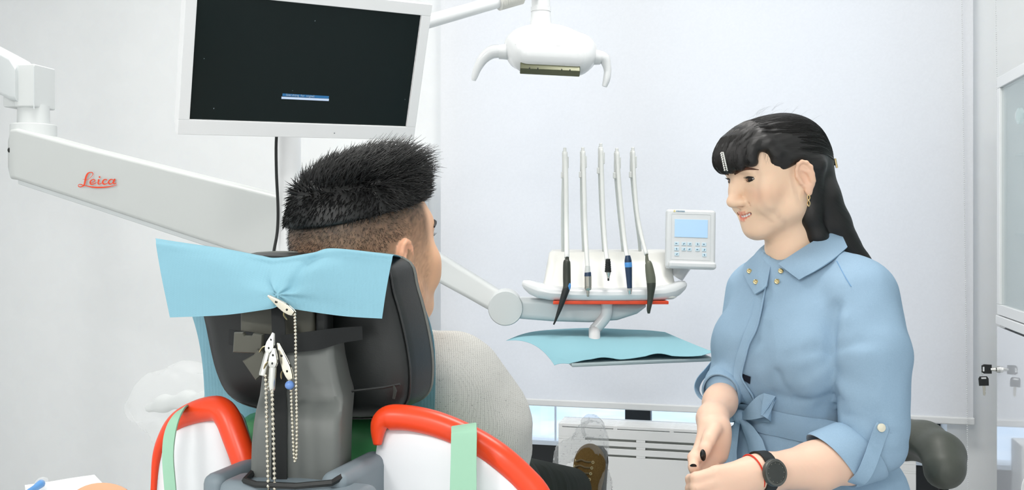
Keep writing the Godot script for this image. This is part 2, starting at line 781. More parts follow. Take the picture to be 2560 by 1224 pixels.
func make_room() -> void:
	room_axes = true
	var m := MB.new()
	box(m, Vector3(XL - 0.2, -0.1, ZB - 0.25), Vector3(XR + 0.2, 0, ZF + 0.2), 0.001)
	struct("floor", m, mats.vinyl_floor)
	m = MB.new()
	box(m, Vector3(XL - 0.2, TOP, ZB - 0.25), Vector3(XR + 0.2, TOP + 0.15, ZF + 0.2), 0.001)
	struct("ceiling", m, mats.ceiling_paint)
	m = MB.new()
	box(m, Vector3(XL - 0.2, 0, ZB - 0.25), Vector3(WL, TOP, ZB), 0.001)
	box(m, Vector3(WR, 0, ZB - 0.25), Vector3(XR + 0.2, TOP, ZB), 0.001)
	box(m, Vector3(WL, 0, ZB - 0.25), Vector3(WR, WB, ZB), 0.001)
	box(m, Vector3(WL, WT, ZB - 0.25), Vector3(WR, TOP, ZB), 0.001)
	struct("wall_back", m, mats.wall_paint)
	m = MB.new()
	box(m, Vector3(XL - 0.2, 0, ZB), Vector3(XL, TOP, ZF), 0.001)
	struct("wall_left", m, mats.wall_paint)
	m = MB.new()
	box(m, Vector3(XR, 0, ZB), Vector3(XR + 0.2, TOP, ZF), 0.001)
	struct("wall_right", m, mats.wall_paint)
	m = MB.new()
	box(m, Vector3(XL, 0, ZF), Vector3(XR, TOP, ZF + 0.2), 0.001)
	struct("wall_front", m, mats.wall_paint)

	# window: dark frame, two mullions, three panes
	m = MB.new()
	var zf0 := ZB - 0.16
	var zf1 := ZB - 0.10
	box(m, Vector3(WL, WB, zf0), Vector3(WR, WB + 0.105, zf1), 0.004)
	var win := struct("window_1", m, mats.window_frame)
	m = MB.new()
	box(m, Vector3(WL, WT - 0.06, zf0), Vector3(WR, WT, zf1), 0.004)
	struct("top_rail", m, mats.window_frame, win)
	for e in [[WL, WL + 0.04, "side_post"], [-0.405, -0.315, "mullion"], [0.55, 0.585, "mullion"], [WR - 0.012, WR, "side_post"]]:
		m = MB.new()
		box(m, Vector3(e[0], WB + 0.105, zf0), Vector3(e[1], WT - 0.06, zf1), 0.004)
		struct(e[2], m, mats.window_frame, win)
	m = MB.new()
	box(m, Vector3(WL, WB + 0.105, zf0 - 0.005), Vector3(WR, WB + 0.122, zf1 + 0.012), 0.003)
	struct("sill_strip", m, mats.sill_white, win)
	m = MB.new()
	tube(m, [Vector3(-0.655, WB + 0.12, zf1), Vector3(-0.655, 1.2, zf1)], 0.004, 6)
	struct("glazing_bar", m, mats.sill_white, win)
	for e in [[WL + 0.04, -0.405], [-0.315, 0.55], [0.585, WR - 0.012]]:
		m = MB.new()
		box(m, Vector3(e[0], WB + 0.105, ZB - 0.134), Vector3(e[1], WT - 0.06, ZB - 0.128), 0.0005)
		struct("pane", m, mats.window_glass, win)

	# snow outside
	m = MB.new()
	rng.seed = 5
	var nz := FastNoiseLite.new()
	nz.frequency = 0.35
	nz.seed = 3
	sheet(m, 40, 40, func(u, v):
		var x: float = lerp(-16.0, 14.0, u)
		var z: float = lerp(ZB - 0.27, -34.0, v * v)
		return Vector3(x, -0.35 + nz.get_noise_2d(x, z) * 0.22 * minf(1.0, (ZB - z) * 0.5), z), 0.05)
	base = Vector3.ZERO
	var sn := part("snow_ground", m, mats.snow, self, 180.0)
	tag(sn, "bright bluish snow lying outside beneath the window", "snow", "", "stuff")

	# roller blind
	var t := thing("roller_blind", "white translucent roller blind pulled down over the window", "blind", Vector3(-0.17, 0.575, ZB + 0.05))
	m = MB.new()
	var rows := []
	for i in 13:
		var row := PackedInt32Array()
		for j in 25:
			var u := j / 24.0
			row.append(m.add(Vector3(lerpf(-1.04, 0.70, u), lerpf(0.59, 2.52, i / 12.0), ZB + 0.05 + 0.0025 * sin(u * 7.0) * (1.0 - i / 12.0))))
		rows.append(row)
	grid(m, rows)
	part("fabric", m, mats.blind_fabric, t, 180.0)
	m = MB.new()
	box(m, Vector3(-1.045, 0.573, ZB + 0.043), Vector3(0.705, 0.597, ZB + 0.058), 0.005)
	part("bottom_rail", m, mats.white_plastic, t)
	m = MB.new()
	tube(m, [Vector3(-1.05, 2.55, ZB + 0.06), Vector3(0.72, 2.55, ZB + 0.06)], 0.03, 16)
	part("roller", m, mats.white_plastic, t)
	m = MB.new()
	for x in [0.655, 0.752]:
		for k in 330:
			var y := 2.5 - k * 0.0065
			ball(m, Vector3(x + (2.5 - y) * 0.012, y, ZB + 0.075), Vector3.ONE * 0.0022, Basis(), 3, 5)
	var ch := part("bead_chain", m, mats.white_plastic, t)
	ch.set_meta("kind", "stuff")
	room_axes = false


func make_radiator() -> void:
	room_axes = true
	var x0 := -0.60
	var x1 := 0.52
	var z0 := ZB + 0.02
	var z1 := ZB + 0.135
	var t := thing("convector_radiator", "white convector radiator with slotted front under the window", "radiator", Vector3((x0 + x1) / 2, 0.13, z0))
	var y0 := 0.13
	var y1 := 0.535
	var m := MB.new()
	# front plate cut with three rows of slots: strips between the slots
	var zf := z1
	var rows := [[0.482, 0.490], [0.458, 0.466], [0.431, 0.438]]
	var cols := []
	var x := x0 + 0.09
	while x < x1 - 0.17:
		cols.append([x, x + 0.17])
		x += 0.20
	var ylast := y0
	var cuts := rows.duplicate()
	cuts.reverse()
	for r in cuts:
		box(m, Vector3(x0, ylast, zf - 0.006), Vector3(x1, r[0], zf), 0.0012)
		var xl := x0
		for c in cols:
			box(m, Vector3(xl, r[0], zf - 0.006), Vector3(c[0], r[1], zf), 0.0012)
			xl = c[1]
		box(m, Vector3(xl, r[0], zf - 0.006), Vector3(x1, r[1], zf), 0.0012)
		ylast = r[1]
	box(m, Vector3(x0, ylast, zf - 0.006), Vector3(x1, y1 - 0.014, zf), 0.0012)
	box(m, Vector3(x0, y0, z0), Vector3(x0 + 0.012, y1 - 0.012, z1 - 0.001), 0.002)
	box(m, Vector3(x1 - 0.012, y0, z0), Vector3(x1, y1 - 0.012, z1 - 0.001), 0.002)
	box(m, Vector3(x0, y0, z0), Vector3(x1, y1 - 0.02, z0 + 0.01), 0.002)
	part("casing", m, mats.white_enamel, t)
	m = MB.new()
	box(m, Vector3(x0 + 0.03, y0 + 0.05, z0 + 0.03), Vector3(x1 - 0.03, 0.495, z1 - 0.011), 0.003)
	part("heating_core", m, mats.slot_dark, t)
	# top grille of slats
	for k in 6:
		m = MB.new()
		var zz := lerpf(z0 + 0.002, z1 - 0.012, k / 5.0)
		box(m, Vector3(x0, y1 - 0.012, zz), Vector3(x1, y1, zz + 0.0115), 0.003)
		part("grille_slat", m, mats.white_enamel, t)
	for k in 7:
		m = MB.new()
		var xx := lerpf(x0, x1 - 0.014, k / 6.0)
		box(m, Vector3(xx, y1 - 0.016, z0), Vector3(xx + 0.014, y1 - 0.002, z1), 0.002)
		part("grille_bar", m, mats.white_enamel, t)
	for xx in [x0 + 0.15, x1 - 0.15]:
		m = MB.new()
		box(m, Vector3(xx, 0.001, z0 + 0.03), Vector3(xx + 0.03, y0 + 0.01, z1 - 0.02), 0.003)
		part("foot", m, mats.white_enamel, t)
	room_axes = false


func make_cabinets() -> void:
	room_axes = true
	# tall cabinet on the right wall: gloss lower doors, glass upper doors
	var xf := 0.668
	var zfar := -2.83
	var znear := -1.35
	var t := thing("glass_front_cabinet", "white gloss cabinet with glass upper doors along the right wall", "cabinet", Vector3(0.86, 0, -2.1))
	var m := MB.new()
	box(m, Vector3(xf + 0.02, 0.06, zfar), Vector3(XR - 0.002, 0.93, znear), 0.002)
	part("lower_carcass", m, mats.white_plastic, t)
	m = MB.new()
	box(m, Vector3(xf + 0.06, 0.001, zfar + 0.02), Vector3(XR - 0.004, 0.06, znear - 0.02), 0.002)
	part("plinth", m, mats.pale_grey_plastic, t)
	m = MB.new()
	box(m, Vector3(xf - 0.002, 0.93, zfar - 0.004), Vector3(XR - 0.002, 0.955, znear), 0.003)
	part("counter_ledge", m, mats.white_plastic, t)
	for k in 3:
		var za := lerpf(zfar, znear, k / 3.0)
		var zb := lerpf(zfar, znear, (k + 1) / 3.0)
		m = MB.new()
		box(m, Vector3(xf, 0.07, za + 0.002), Vector3(xf + 0.019, 0.925, zb - 0.002), 0.002)
		var d := part("door", m, mats.gloss_white_door, t)
		m = MB.new()
		var hz := za + 0.36
		tube(m, smooth_path([Vector3(xf, 0.60, hz), Vector3(xf - 0.022, 0.60, hz), Vector3(xf - 0.028, 0.56, hz), Vector3(xf - 0.028, 0.51, hz), Vector3(xf - 0.022, 0.47, hz), Vector3(xf, 0.47, hz)], 4), 0.0055, 8)
		part("handle", m, mats.white_plastic, d)
	# upper glazed case
	var yb := 0.955
	var yt := 1.595
	m = MB.new()
	box(m, Vector3(XR - 0.02, yb, zfar), Vector3(XR - 0.002, yt, znear), 0.001)
	part("back_panel", m, mats.pale_grey_plastic, t)
	m = MB.new()
	box(m, Vector3(xf + 0.02, yt - 0.018, zfar), Vector3(XR - 0.02, yt, znear), 0.002)
	part("top_panel", m, mats.white_plastic, t)
	for z in [zfar, znear - 0.018]:
		m = MB.new()
		box(m, Vector3(xf + 0.02, yb, z), Vector3(XR - 0.02, yt - 0.018, z + 0.018), 0.002)
		part("side_panel", m, mats.white_plastic, t)
	var glass := mat("cabinet_glass", Color(0.80, 0.90, 0.90, 0.22), 0.03)
	glass.transparency = BaseMaterial3D.TRANSPARENCY_ALPHA
	for y in [1.17, 1.38]:
		m = MB.new()
		box(m, Vector3(xf + 0.04, y, zfar + 0.02), Vector3(XR - 0.022, y + 0.006, znear - 0.02), 0.001)
		part("shelf", m, glass, t)
	for k in 3:
		var za := lerpf(zfar, znear, k / 3.0) + 0.002
		var zb := lerpf(zfar, znear, (k + 1) / 3.0) - 0.002
		m = MB.new()
		box(m, Vector3(xf + 0.006, yb + 0.006, za), Vector3(xf + 0.012, yt - 0.002, zb), 0.001)
		var d := part("glass_door", m, glass, t)
		m = MB.new()
		for e in [[yb + 0.002, yb + 0.03, za, zb], [yt - 0.03, yt, za, zb], [yb + 0.03, yt - 0.03, za, za + 0.028], [yb + 0.03, yt - 0.03, zb - 0.028, zb]]:
			box(m, Vector3(xf, e[0], e[2]), Vector3(xf + 0.018, e[1], e[3]), 0.002)
		part("door_frame", m, mats.white_plastic, d)
		m = MB.new()
		lathe(m, Transform3D(Basis(Vector3.BACK, PI / 2), Vector3(xf, 1.46, za + 0.30)), [Vector2(0, -0.004), Vector2(0.007, -0.004), Vector2(0.007, 0.012), Vector2(0.02, 0.016), Vector2(0.02, 0.024), Vector2(0.012, 0.028), Vector2(0, 0.029)], 16)
		part("glass_knob", m, glass, d)
	# keys in the lock of the lower door
	var kz := -2.80
	var ky := 0.812
	var kr := thing("key_ring", "two black-headed keys hanging from the lock of the white cabinet", "keys", Vector3(xf - 0.03, ky - 0.06, kz))
	m = MB.new()
	lathe(m, Transform3D(Basis(Vector3.BACK, PI / 2), Vector3(xf, ky, kz)), [Vector2(0, -0.002), Vector2(0.009, -0.002), Vector2(0.009, 0.008), Vector2(0.006, 0.010), Vector2(0.004, 0.022), Vector2(0, 0.022)], 14)
	part("lock_barrel", m, mats.chrome, kr)
	for e in [[Transform3D(Basis(Vector3.BACK, PI / 2), Vector3(xf - 0.018, ky, kz)), 0.0], [Transform3D(Basis(Vector3.BACK, 0.06), Vector3(xf - 0.038, ky - 0.046, kz)), 0.026]]:
		var x: Transform3D = e[0]
		m = MB.new()
		extrude(m, x, PackedVector2Array([Vector2(-0.012, 0.001), Vector2(0.012, 0.001), Vector2(0.0125, 0.02), Vector2(0.009, 0.026), Vector2(-0.009, 0.026), Vector2(-0.0125, 0.02)]), 0.006, 0.0015)
		var kk := part("key_head", m, mats.black_rubber, kr)
		m = MB.new()
		tube(m, [x * Vector3(-0.006, 0.0215, 0), x * Vector3(0.006, 0.0215, 0)], 0.0042, 6, true, 1.0)
		part("head_slot", m, mats.white_plastic, kk)
		m = MB.new()
		if e[1] > 0.0:
			extrude(m, x, PackedVector2Array([Vector2(-0.0035, 0.002), Vector2(0.0035, 0.002), Vector2(0.0035, -0.012), Vector2(0.002, -0.014), Vector2(0.0035, -0.018), Vector2(0.001, -0.026), Vector2(-0.0035, -0.024)]), 0.002, 0.0003)
			part("key_blade", m, mats.brushed_steel, kk)
	m = MB.new()
	var pts := []
	for i in 13:
		var a := TAU * i / 12
		pts.append(Vector3(xf - 0.041 + cos(a) * 0.003, ky - 0.007 + sin(a) * 0.010, kz + sin(a) * 0.002))
	tube(m, pts, 0.0008, 5, false)
	part("split_ring", m, mats.chrome, kr)

	# small white supply cabinet on the back wall behind the patient
	t = thing("wall_cabinet", "low white supply cabinet against the back wall behind the patient", "cabinet", Vector3(-1.27, 0, ZB + 0.08))
	m = MB.new()
	box(m, Vector3(-1.452, 0.001, ZB + 0.003), Vector3(-1.10, 1.43, ZB + 0.13), 0.004)
	part("carcass", m, mats.white_plastic, t)
	for e in [[0.08, 0.66], [0.665, 1.285], [1.29, 1.42]]:
		m = MB.new()
		box(m, Vector3(-1.45, e[0], ZB + 0.13), Vector3(-1.102, e[1], ZB + 0.148), 0.002)
		part("drawer_front", m, mats.grey_white_plastic, t)
	room_axes = false


func make_materials_2() -> void:
	mat("bright_white", Color(0.95, 0.955, 0.96), 0.35)
	var sc := mat("dark_screen", Color(0.085, 0.125, 0.125), 0.22, 0, 0.28)
	sc.roughness = 0.3
	mat("screen_blue", Color(0.16, 0.42, 0.62), 0.5)
	mats.screen_blue.emission_enabled = true
	mats.screen_blue.emission = Color(0.05, 0.30, 0.50)
	mats.screen_blue.emission_energy_multiplier = 0.4
	mat("screen_pale", Color(0.78, 0.84, 0.92), 0.5)
	mats.screen_pale.emission_enabled = true
	mats.screen_pale.emission = Color(0.6, 0.7, 0.85)
	mats.screen_pale.emission_energy_multiplier = 0.35
	mat("screen_text", Color(0.75, 0.82, 0.86), 0.6)
	mat("arm_white", Color(0.775, 0.79, 0.785), 0.45)
	mat("lamp_white", Color(0.865, 0.875, 0.88), 0.22)
	mat("olive_mirror", Color(0.33, 0.34, 0.25), 0.25, 0.35)
	mat("hose_white", Color(0.84, 0.85, 0.84), 0.45)
	mat("hose_grey", Color(0.80, 0.82, 0.81), 0.45)
	mat("clip_grey", Color(0.83, 0.84, 0.83), 0.35)
	mat("olive_black", Color(0.20, 0.215, 0.18), 0.4)
	mat("olive_grey", Color(0.40, 0.41, 0.35), 0.42)
	mat("navy_plastic", Color(0.13, 0.22, 0.33), 0.35)
	mat("sky_blue_plastic", Color(0.33, 0.60, 0.86), 0.35)
	mat("tray_grey", Color(0.70, 0.76, 0.77), 0.4, 0.2)
	var pd := mat("panel_display", Color(0.70, 0.83, 0.94), 0.35)
	pd.emission_enabled = true
	pd.emission = Color(0.62, 0.78, 0.95)
	pd.emission_energy_multiplier = 0.12
	mat("key_blue", Color(0.80, 0.88, 0.92), 0.5)
	mat("key_ink", Color(0.42, 0.55, 0.63), 0.6)
	mat("pale_yellow", Color(0.88, 0.84, 0.62), 0.6)
	var pb := mat("paper_blue", Color(0.58, 0.765, 0.81), 0.85, 0, 0.2)
	pb.backlight_enabled = true
	pb.backlight = Color(0.3, 0.38, 0.42)
	var bl := mat("black_leather", Color(0.085, 0.10, 0.10), 0.42, 0, 0.5)
	bl.normal_enabled = true
	var nzl := FastNoiseLite.new()
	nzl.noise_type = FastNoiseLite.TYPE_CELLULAR
	nzl.frequency = 0.12
	var ntl := NoiseTexture2D.new()
	ntl.noise = nzl
	ntl.seamless = true
	ntl.width = 256
	ntl.height = 256
	ntl.as_normal_map = true
	ntl.bump_strength = 1.2
	bl.normal_texture = ntl
	bl.normal_scale = 0.25
	bl.uv1_triplanar = true
	bl.uv1_scale = Vector3(14, 14, 14)
	mat("pipe_grey", Color(0.45, 0.46, 0.44), 0.5)
	mat("dark_metal", Color(0.25, 0.25, 0.24), 0.35, 0.8)
	var op := mat("olive_plastic", Color(0.30, 0.30, 0.265), 0.5)
	mat("column_grey", Color(0.385, 0.40, 0.39), 0.48)
	mat("yoke_grey", Color(0.47, 0.52, 0.55), 0.5)
	mat("shell_white", Color(0.91, 0.92, 0.935), 0.35)
	mat("red_vinyl", Color(0.93, 0.27, 0.10), 0.34)
	mat("mint_elastic", Color(0.62, 0.79, 0.69), 0.85, 0, 0.2)
	mat("green_vinyl", Color(0.24, 0.54, 0.33), 0.42)
	mat("black_web", Color(0.06, 0.075, 0.08), 0.8)
	var bb := mat("bib_blue", Color(0.55, 0.735, 0.80), 0.85, 0, 0.2)
	bb.backlight_enabled = true
	bb.backlight = Color(0.10, 0.30, 0.36)
	bb.normal_enabled = true
	var im := Image.create(64, 64, false, Image.FORMAT_RGB8)
	for y in 64:
		for x in 64:
			var h := 0.5 + 0.5 * sin(TAU * x / 16.0) * (0.6 + 0.4 * sin(TAU * y / 8.0))
			im.set_pixel(x, y, Color(h, h, h))
	im.bump_map_to_normal_map(2.0)
	bb.normal_texture = ImageTexture.create_from_image(im)
	bb.normal_scale = 0.5
	bb.uv1_triplanar = true
	bb.uv1_scale = Vector3(55, 55, 55)
	mat("chrome_warm", Color(0.80, 0.78, 0.72), 0.24, 1.0)
	mat("brass_steel", Color(0.78, 0.72, 0.55), 0.3, 1.0)
	mat("bead_blue", Color(0.40, 0.55, 0.80), 0.15)
	var os := mat("orange_shield", Color(1.0, 0.58, 0.22, 0.86), 0.3)
	os.backlight_enabled = true
	os.backlight = Color(0.8, 0.4, 0.12)
	var fi := mat("film", Color(0.95, 0.965, 0.97, 0.22), 0.3)
	fi.backlight_enabled = true
	fi.backlight = Color(0.9, 0.9, 0.9)
	fi.transparency = BaseMaterial3D.TRANSPARENCY_ALPHA
	var sk := mat("skin", Color.WHITE, 0.5, 0, 0.45)
	sk.vertex_color_use_as_albedo = true
	sk.subsurf_scatter_enabled = true
	sk.subsurf_scatter_strength = 0.12
	mat("nail_black", Color(0.05, 0.055, 0.06), 0.12)
	mat("eye_white", Color(0.90, 0.88, 0.86), 0.15)
	mat("iris", Color(0.13, 0.09, 0.07), 0.1)
	mat("brow", Color(0.33, 0.20, 0.14), 0.8)
	mat("hair_dark", Color(0.065, 0.052, 0.049), 0.40)
	var hi := Image.create(1024, 8, false, Image.FORMAT_RGB8)
	var hr := RandomNumberGenerator.new()
	hr.seed = 4
	var hz := FastNoiseLite.new()
	hz.frequency = 0.02
	for x in 1024:
		var hv := 0.72 + 0.28 * hz.get_noise_1d(x) + hr.randf_range(-0.22, 0.22)
		for y in 8:
			hi.set_pixel(x, y, Color(hv, hv * 0.96, hv * 0.93))
	mats.hair_dark.albedo_texture = ImageTexture.create_from_image(hi)
	var hn: Image = hi.duplicate()
	hn.bump_map_to_normal_map(3.0)
	mats.hair_dark.normal_enabled = true
	mats.hair_dark.normal_texture = ImageTexture.create_from_image(hn)
	mats.hair_dark.normal_scale = 0.7
	mat("lash_dark", Color(0.055, 0.045, 0.042), 0.5)
	mat("hair_strand", Color(0.065, 0.052, 0.047), 0.38)
	mat("teeth", Color(0.98, 0.97, 0.95), 0.2)
	mat("mouth_dark", Color(0.40, 0.13, 0.11), 0.5)
	var db := mat("dress_blue", Color(0.61, 0.72, 0.81), 0.8, 0, 0.25)
	db.albedo_texture = noise_tex(0.35, 256, FastNoiseLite.TYPE_VALUE, 2, Color(0.94, 0.95, 0.96), Color.WHITE, 3)
	db.uv1_triplanar = true
	db.uv1_scale = Vector3(9, 9, 9)
	mat("dress_seam", Color(0.45, 0.63, 0.80), 0.8)
	mat("navy_cloth", Color(0.06, 0.08, 0.14), 0.9)
	mat("pearl", Color(0.90, 0.88, 0.80), 0.2)
	mat("watch_steel", Color(0.38, 0.385, 0.37), 0.38, 0.7)
	mat("watch_dial", Color(0.20, 0.215, 0.205), 0.25)
	mat("red_thread", Color(0.85, 0.22, 0.13), 0.7)
	mat("hair_black", Color(0.032, 0.036, 0.034), 0.5)
	var kg := mat("knit_grey", Color(0.88, 0.88, 0.87), 0.95, 0, 0.15)
	var ki := Image.create(256, 256, false, Image.FORMAT_RGB8)
	var kr := RandomNumberGenerator.new()
	kr.seed = 12
	for y in 256:
		for x in 256:
			var h := 0.88 + 0.07 * sin(TAU * x / 8.0) + 0.04 * sin(TAU * (y + 2.0 * sin(TAU * x / 8.0)) / 8.0) + kr.randf_range(-0.04, 0.04)
			ki.set_pixel(x, y, Color(h, h, h * 0.99))
	for n in 190:
		var sx := kr.randi() % 256
		var sy := kr.randi() % 256
		var dk := kr.randf_range(0.25, 0.6)
		for k in 3 + kr.randi() % 5:
			ki.set_pixel((sx + kr.randi() % 3) % 256, (sy + kr.randi() % 4) % 256, Color(dk, dk, dk))
	kg.albedo_texture = ImageTexture.create_from_image(ki)
	kg.uv1_triplanar = true
	kg.uv1_scale = Vector3(12, 12, 12)
	mat("dark_denim", Color(0.25, 0.265, 0.25), 0.85, 0, 0.2)
	var ts := mat("tan_suede", Color(0.50, 0.40, 0.24), 0.9, 0, 0.2)
	ts.albedo_texture = noise_tex(0.08, 256, FastNoiseLite.TYPE_SIMPLEX_SMOOTH, 4, Color(0.75, 0.73, 0.7), Color.WHITE, 17)
	ts.uv1_triplanar = true
	ts.uv1_scale = Vector3(12, 12, 12)
	mat("sole_dark", Color(0.12, 0.11, 0.10), 0.8)
	mat("shoe_collar", Color(0.17, 0.17, 0.16), 0.8)
	mat("lace", Color(0.42, 0.37, 0.27), 0.9)
	var fg := mat("film_grey", Color(0.94, 0.95, 0.95, 0.24), 0.3)
	fg.backlight_enabled = true
	fg.backlight = Color(0.9, 0.9, 0.9)
	fg.transparency = BaseMaterial3D.TRANSPARENCY_ALPHA
	mat("stool_vinyl", Color(0.30, 0.315, 0.285), 0.5)


# ---------------------------------------------------------------- equipment
func ring_rr(c: Vector3, sx: Vector3, sy: Vector3, hw: float, hh: float, r: float, n := 4) -> PackedVector3Array:
	var out := PackedVector3Array()
	r = minf(r, minf(hw, hh) * 0.99)
	for q in 4:
		var cx: float = (hw - r) * [1, -1, -1, 1][q]
		var cy: float = (hh - r) * [1, 1, -1, -1][q]
		for i in n + 1:
			var a := PI / 2 * (q + float(i) / n)
			out.append(c + sx * (cx + cos(a) * r) + sy * (cy + sin(a) * r))
	return out


func on_plane(px: float, py: float, p0: Vector3, nn: Vector3) -> Vector3:
	var o := Vector3(0, EYE_H, 0)
	var d := P(px, py, 1.0) - o
	return o + d * ((p0 - o).dot(nn) / d.dot(nn))


# print on a flat face: a stroke of varying width, widths in millimetres
func ink(m: MB, pts: Array, w: Array, nn: Vector3, raise := 0.0005) -> void:
	var rows := [PackedInt32Array(), PackedInt32Array()]
	for i in pts.size():
		var d: Vector3 = (pts[mini(i + 1, pts.size() - 1)] - pts[maxi(i - 1, 0)]).normalized()
		var s := d.cross(nn).normalized()
		rows[0].append(m.add(pts[i] + s * w[i] * 0.0005 + nn * raise, nn))
		rows[1].append(m.add(pts[i] - s * w[i] * 0.0005 + nn * raise, nn))
	grid(m, rows)


func make_monitor() -> void:
	var tl := Vector3(-0.57167, 1.62219, -1.75)
	var u := Vector3(0.385015, 0.010846, -0.240958)
	var v := Vector3(-0.042652, -0.223482, -0.070203)
	var ex := u.normalized()
	var ey := (-v + ex * v.dot(ex)).normalized()
	var ez := ex.cross(ey)
	var W := u.length()
	var H := v.length()
	var c := tl + (u + v) * 0.5
	var x := Transform3D(Basis(ex, ey, ez), c)
	var t := thing("monitor", "white-framed flat monitor with a nearly black screen above the patient", "monitor", c - ey * (H * 0.5 + 0.03))
	var m := MB.new()
	# frame as one moulded ring: outer box with a recessed opening
	var bl := 0.021
	var bb := 0.029
	var bt := 0.024
	for e in [[-W / 2 - bl, -H / 2 - bb, W / 2 + bl, -H / 2], [-W / 2 - bl, H / 2, W / 2 + bl, H / 2 + bt], [-W / 2 - bl, -H / 2, -W / 2, H / 2], [W / 2, -H / 2, W / 2 + bl, H / 2]]:
		rbox(m, x * Transform3D(Basis(), Vector3((e[0] + e[2]) / 2, (e[1] + e[3]) / 2, -0.006)), Vector3(e[2] - e[0] + 0.0005, e[3] - e[1] + 0.0005, 0.02), 0.0015)
	rbox(m, x * Transform3D(Basis(), Vector3(0, -0.002, -0.03)), Vector3(W + bl * 2 - 0.004, H + bb + bt - 0.006, 0.03), 0.01, true)
	part("casing", m, mats.bright_white, t)
	m = MB.new()
	rbox(m, x * Transform3D(Basis(), Vector3(0, 0, -0.006)), Vector3(W, H, 0.008), 0.0004)
	var scr := part("screen", m, mats.dark_screen, t)
	tag(scr, "dark glossy screen with a small message bar", "")
	# the message bar
	var n2 := ez
	var p0 := x * Vector3(0, 0, -0.002)
	m = MB.new()
	var q0 := on_plane(706, 236.5, p0, n2)
	var q1 := on_plane(822, 243, p0, n2)
	ink(m, [q0, q1], [5.2, 5.2], n2, 0.0004)
	var bar := part("title_strip", m, mats.screen_blue, scr)
	tag(bar, "blue title strip on the dark screen", "")
	m = MB.new()
	q0 = on_plane(703.5, 244, p0, n2)
	q1 = on_plane(822, 249.5, p0, n2)
	ink(m, [q0, q1], [4.6, 4.6], n2, 0.0004)
	part("message_strip", m, mats.screen_pale, scr)
	var tx := TextMesh.new()
	tx.text = "Searching for signal"
	var sf := SystemFont.new()
	sf.font_names = PackedStringArray(["Droid Sans Mono"])
	tx.font = sf
	tx.font_size = 16
	tx.pixel_size = 0.00031
	tx.depth = 0.0003
	tx.material = mats.screen_text
	var tn := MeshInstance3D.new()
	tn.name = "message_text"
	tn.mesh = tx
	var dirx := (on_plane(822, 243, p0, n2) - on_plane(706, 236.5, p0, n2)).normalized()
	var at := on_plane(751, 238.8, p0, n2) + n2 * 0.0007
	tn.transform = Transform3D(Basis(dirx, n2.cross(dirx), n2), at - base)
	scr.add_child(tn)
	# dust specks
	m = MB.new()
	for e in [[534, 272, 2.0], [787, 53, 1.6], [510, 147, 1.3], [1012, 249, 1.2], [731, 227, 1.0]]:
		var s := on_plane(e[0], e[1], p0, n2)
		ink(m, [s, s + ey * 0.001 * e[2] + ex * 0.0004], [e[2] * 0.5, e[2] * 0.5], n2, 0.0003)
	var sp := part("dust_speck", m, mats.screen_text, scr)
	sp.set_meta("kind", "stuff")
	m = MB.new()
	var led := x * Vector3(-W / 2 + 0.292, -H / 2 - 0.018, 0.0042)
	ball(m, led, Vector3(0.0015, 0.0015, 0.0008), x.basis, 4, 8)
	part("power_light", m, mats.seam_grey, t)
	# mount: the plate and the swivel down to the pole
	m = MB.new()
	rbox(m, x * Transform3D(Basis(), Vector3(0.02, -0.02, -0.058)), Vector3(0.12, 0.12, 0.03), 0.008)
	tube(m, [x * Vector3(0.02, -0.02, -0.06), P(722, 220, 2.1)], 0.018, 12)
	part("mount", m, mats.grey_white_plastic, t)

	# pole with the lamp arm
	var foot := P(722, 560, 2.1)
	foot.y = 0.0
	t = thing("equipment_pole", "white floor pole behind the patient with a long lamp arm", "pole", foot)
	m = MB.new()
	lathe(m, Transform3D(Basis(), foot), [Vector2(0, 0.0015), Vector2(0.13, 0.0015), Vector2(0.14, 0.012), Vector2(0.12, 0.03), Vector2(0.04, 0.045), Vector2(0.028, 0.06)], 28)
	part("foot_plate", m, mats.white_plastic, t)
	m = MB.new()
	lathe(m, Transform3D(Basis(), foot), [Vector2(0.026, 0.03), Vector2(0.026, 1.55), Vector2(0.02, 1.57), Vector2(0, 1.57)], 24)
	part("pole", m, mats.bright_white, t)
	m = MB.new()
	var a0 := P(722, 152, 2.1)
	var a1 := P(1352, -26, 2.4)
	tube(m, [a0, a0.lerp(a1, 0.05), a0.lerp(a1, 0.5), a0.lerp(a1, 0.9), a1], [0.022, 0.018, 0.0165, 0.015, 0.014], 16)
	part("lamp_arm", m, mats.white_plastic, t)
	m = MB.new()
	lathe(m, Transform3D(Basis(), a0 - Vector3(0, 0.035, 0)), [Vector2(0, 0), Vector2(0.03, 0), Vector2(0.032, 0.01), Vector2(0.032, 0.06), Vector2(0.03, 0.07), Vector2(0, 0.07)], 20)
	part("arm_joint", m, mats.white_plastic, t)
	m = MB.new()
	var dir := (a1 - a0).normalized()
	var bas := Basis(Quaternion(Vector3.UP, dir))
	var pr := [Vector2(0.0, 0)]
	for k in 14:
		pr.append(Vector2(0.0205, k * 0.005))
		pr.append(Vector2(0.0175, k * 0.005 + 0.0025))
	pr.append(Vector2(0.0, 0.07))
	lathe(m, Transform3D(bas, P(1246, 6, 2.34)), pr, 18)
	part("ribbed_sleeve", m, mats.warm_white_plastic, t)

	# black cable hanging beside the pole
	t = thing("black_cable", "black cable hanging from the monitor beside the white pole", "cable", P(690, 335, 2.04))
	m = MB.new()
	var pts := smooth_path([P(760, 250, 1.99), P(700, 300, 2.05), P(691, 345, 2.06), P(691, 430, 2.06), P(695, 520, 2.07), P(693, 580, 2.07), P(684, 632, 2.06), P(676, 700, 2.05), P(690, 900, 2.05), P(700, 1250, 2.05)], 6)
	tube(m, pts, 0.0033, 8)
	part("cord", m, mats.black_rubber, t, 180.0)


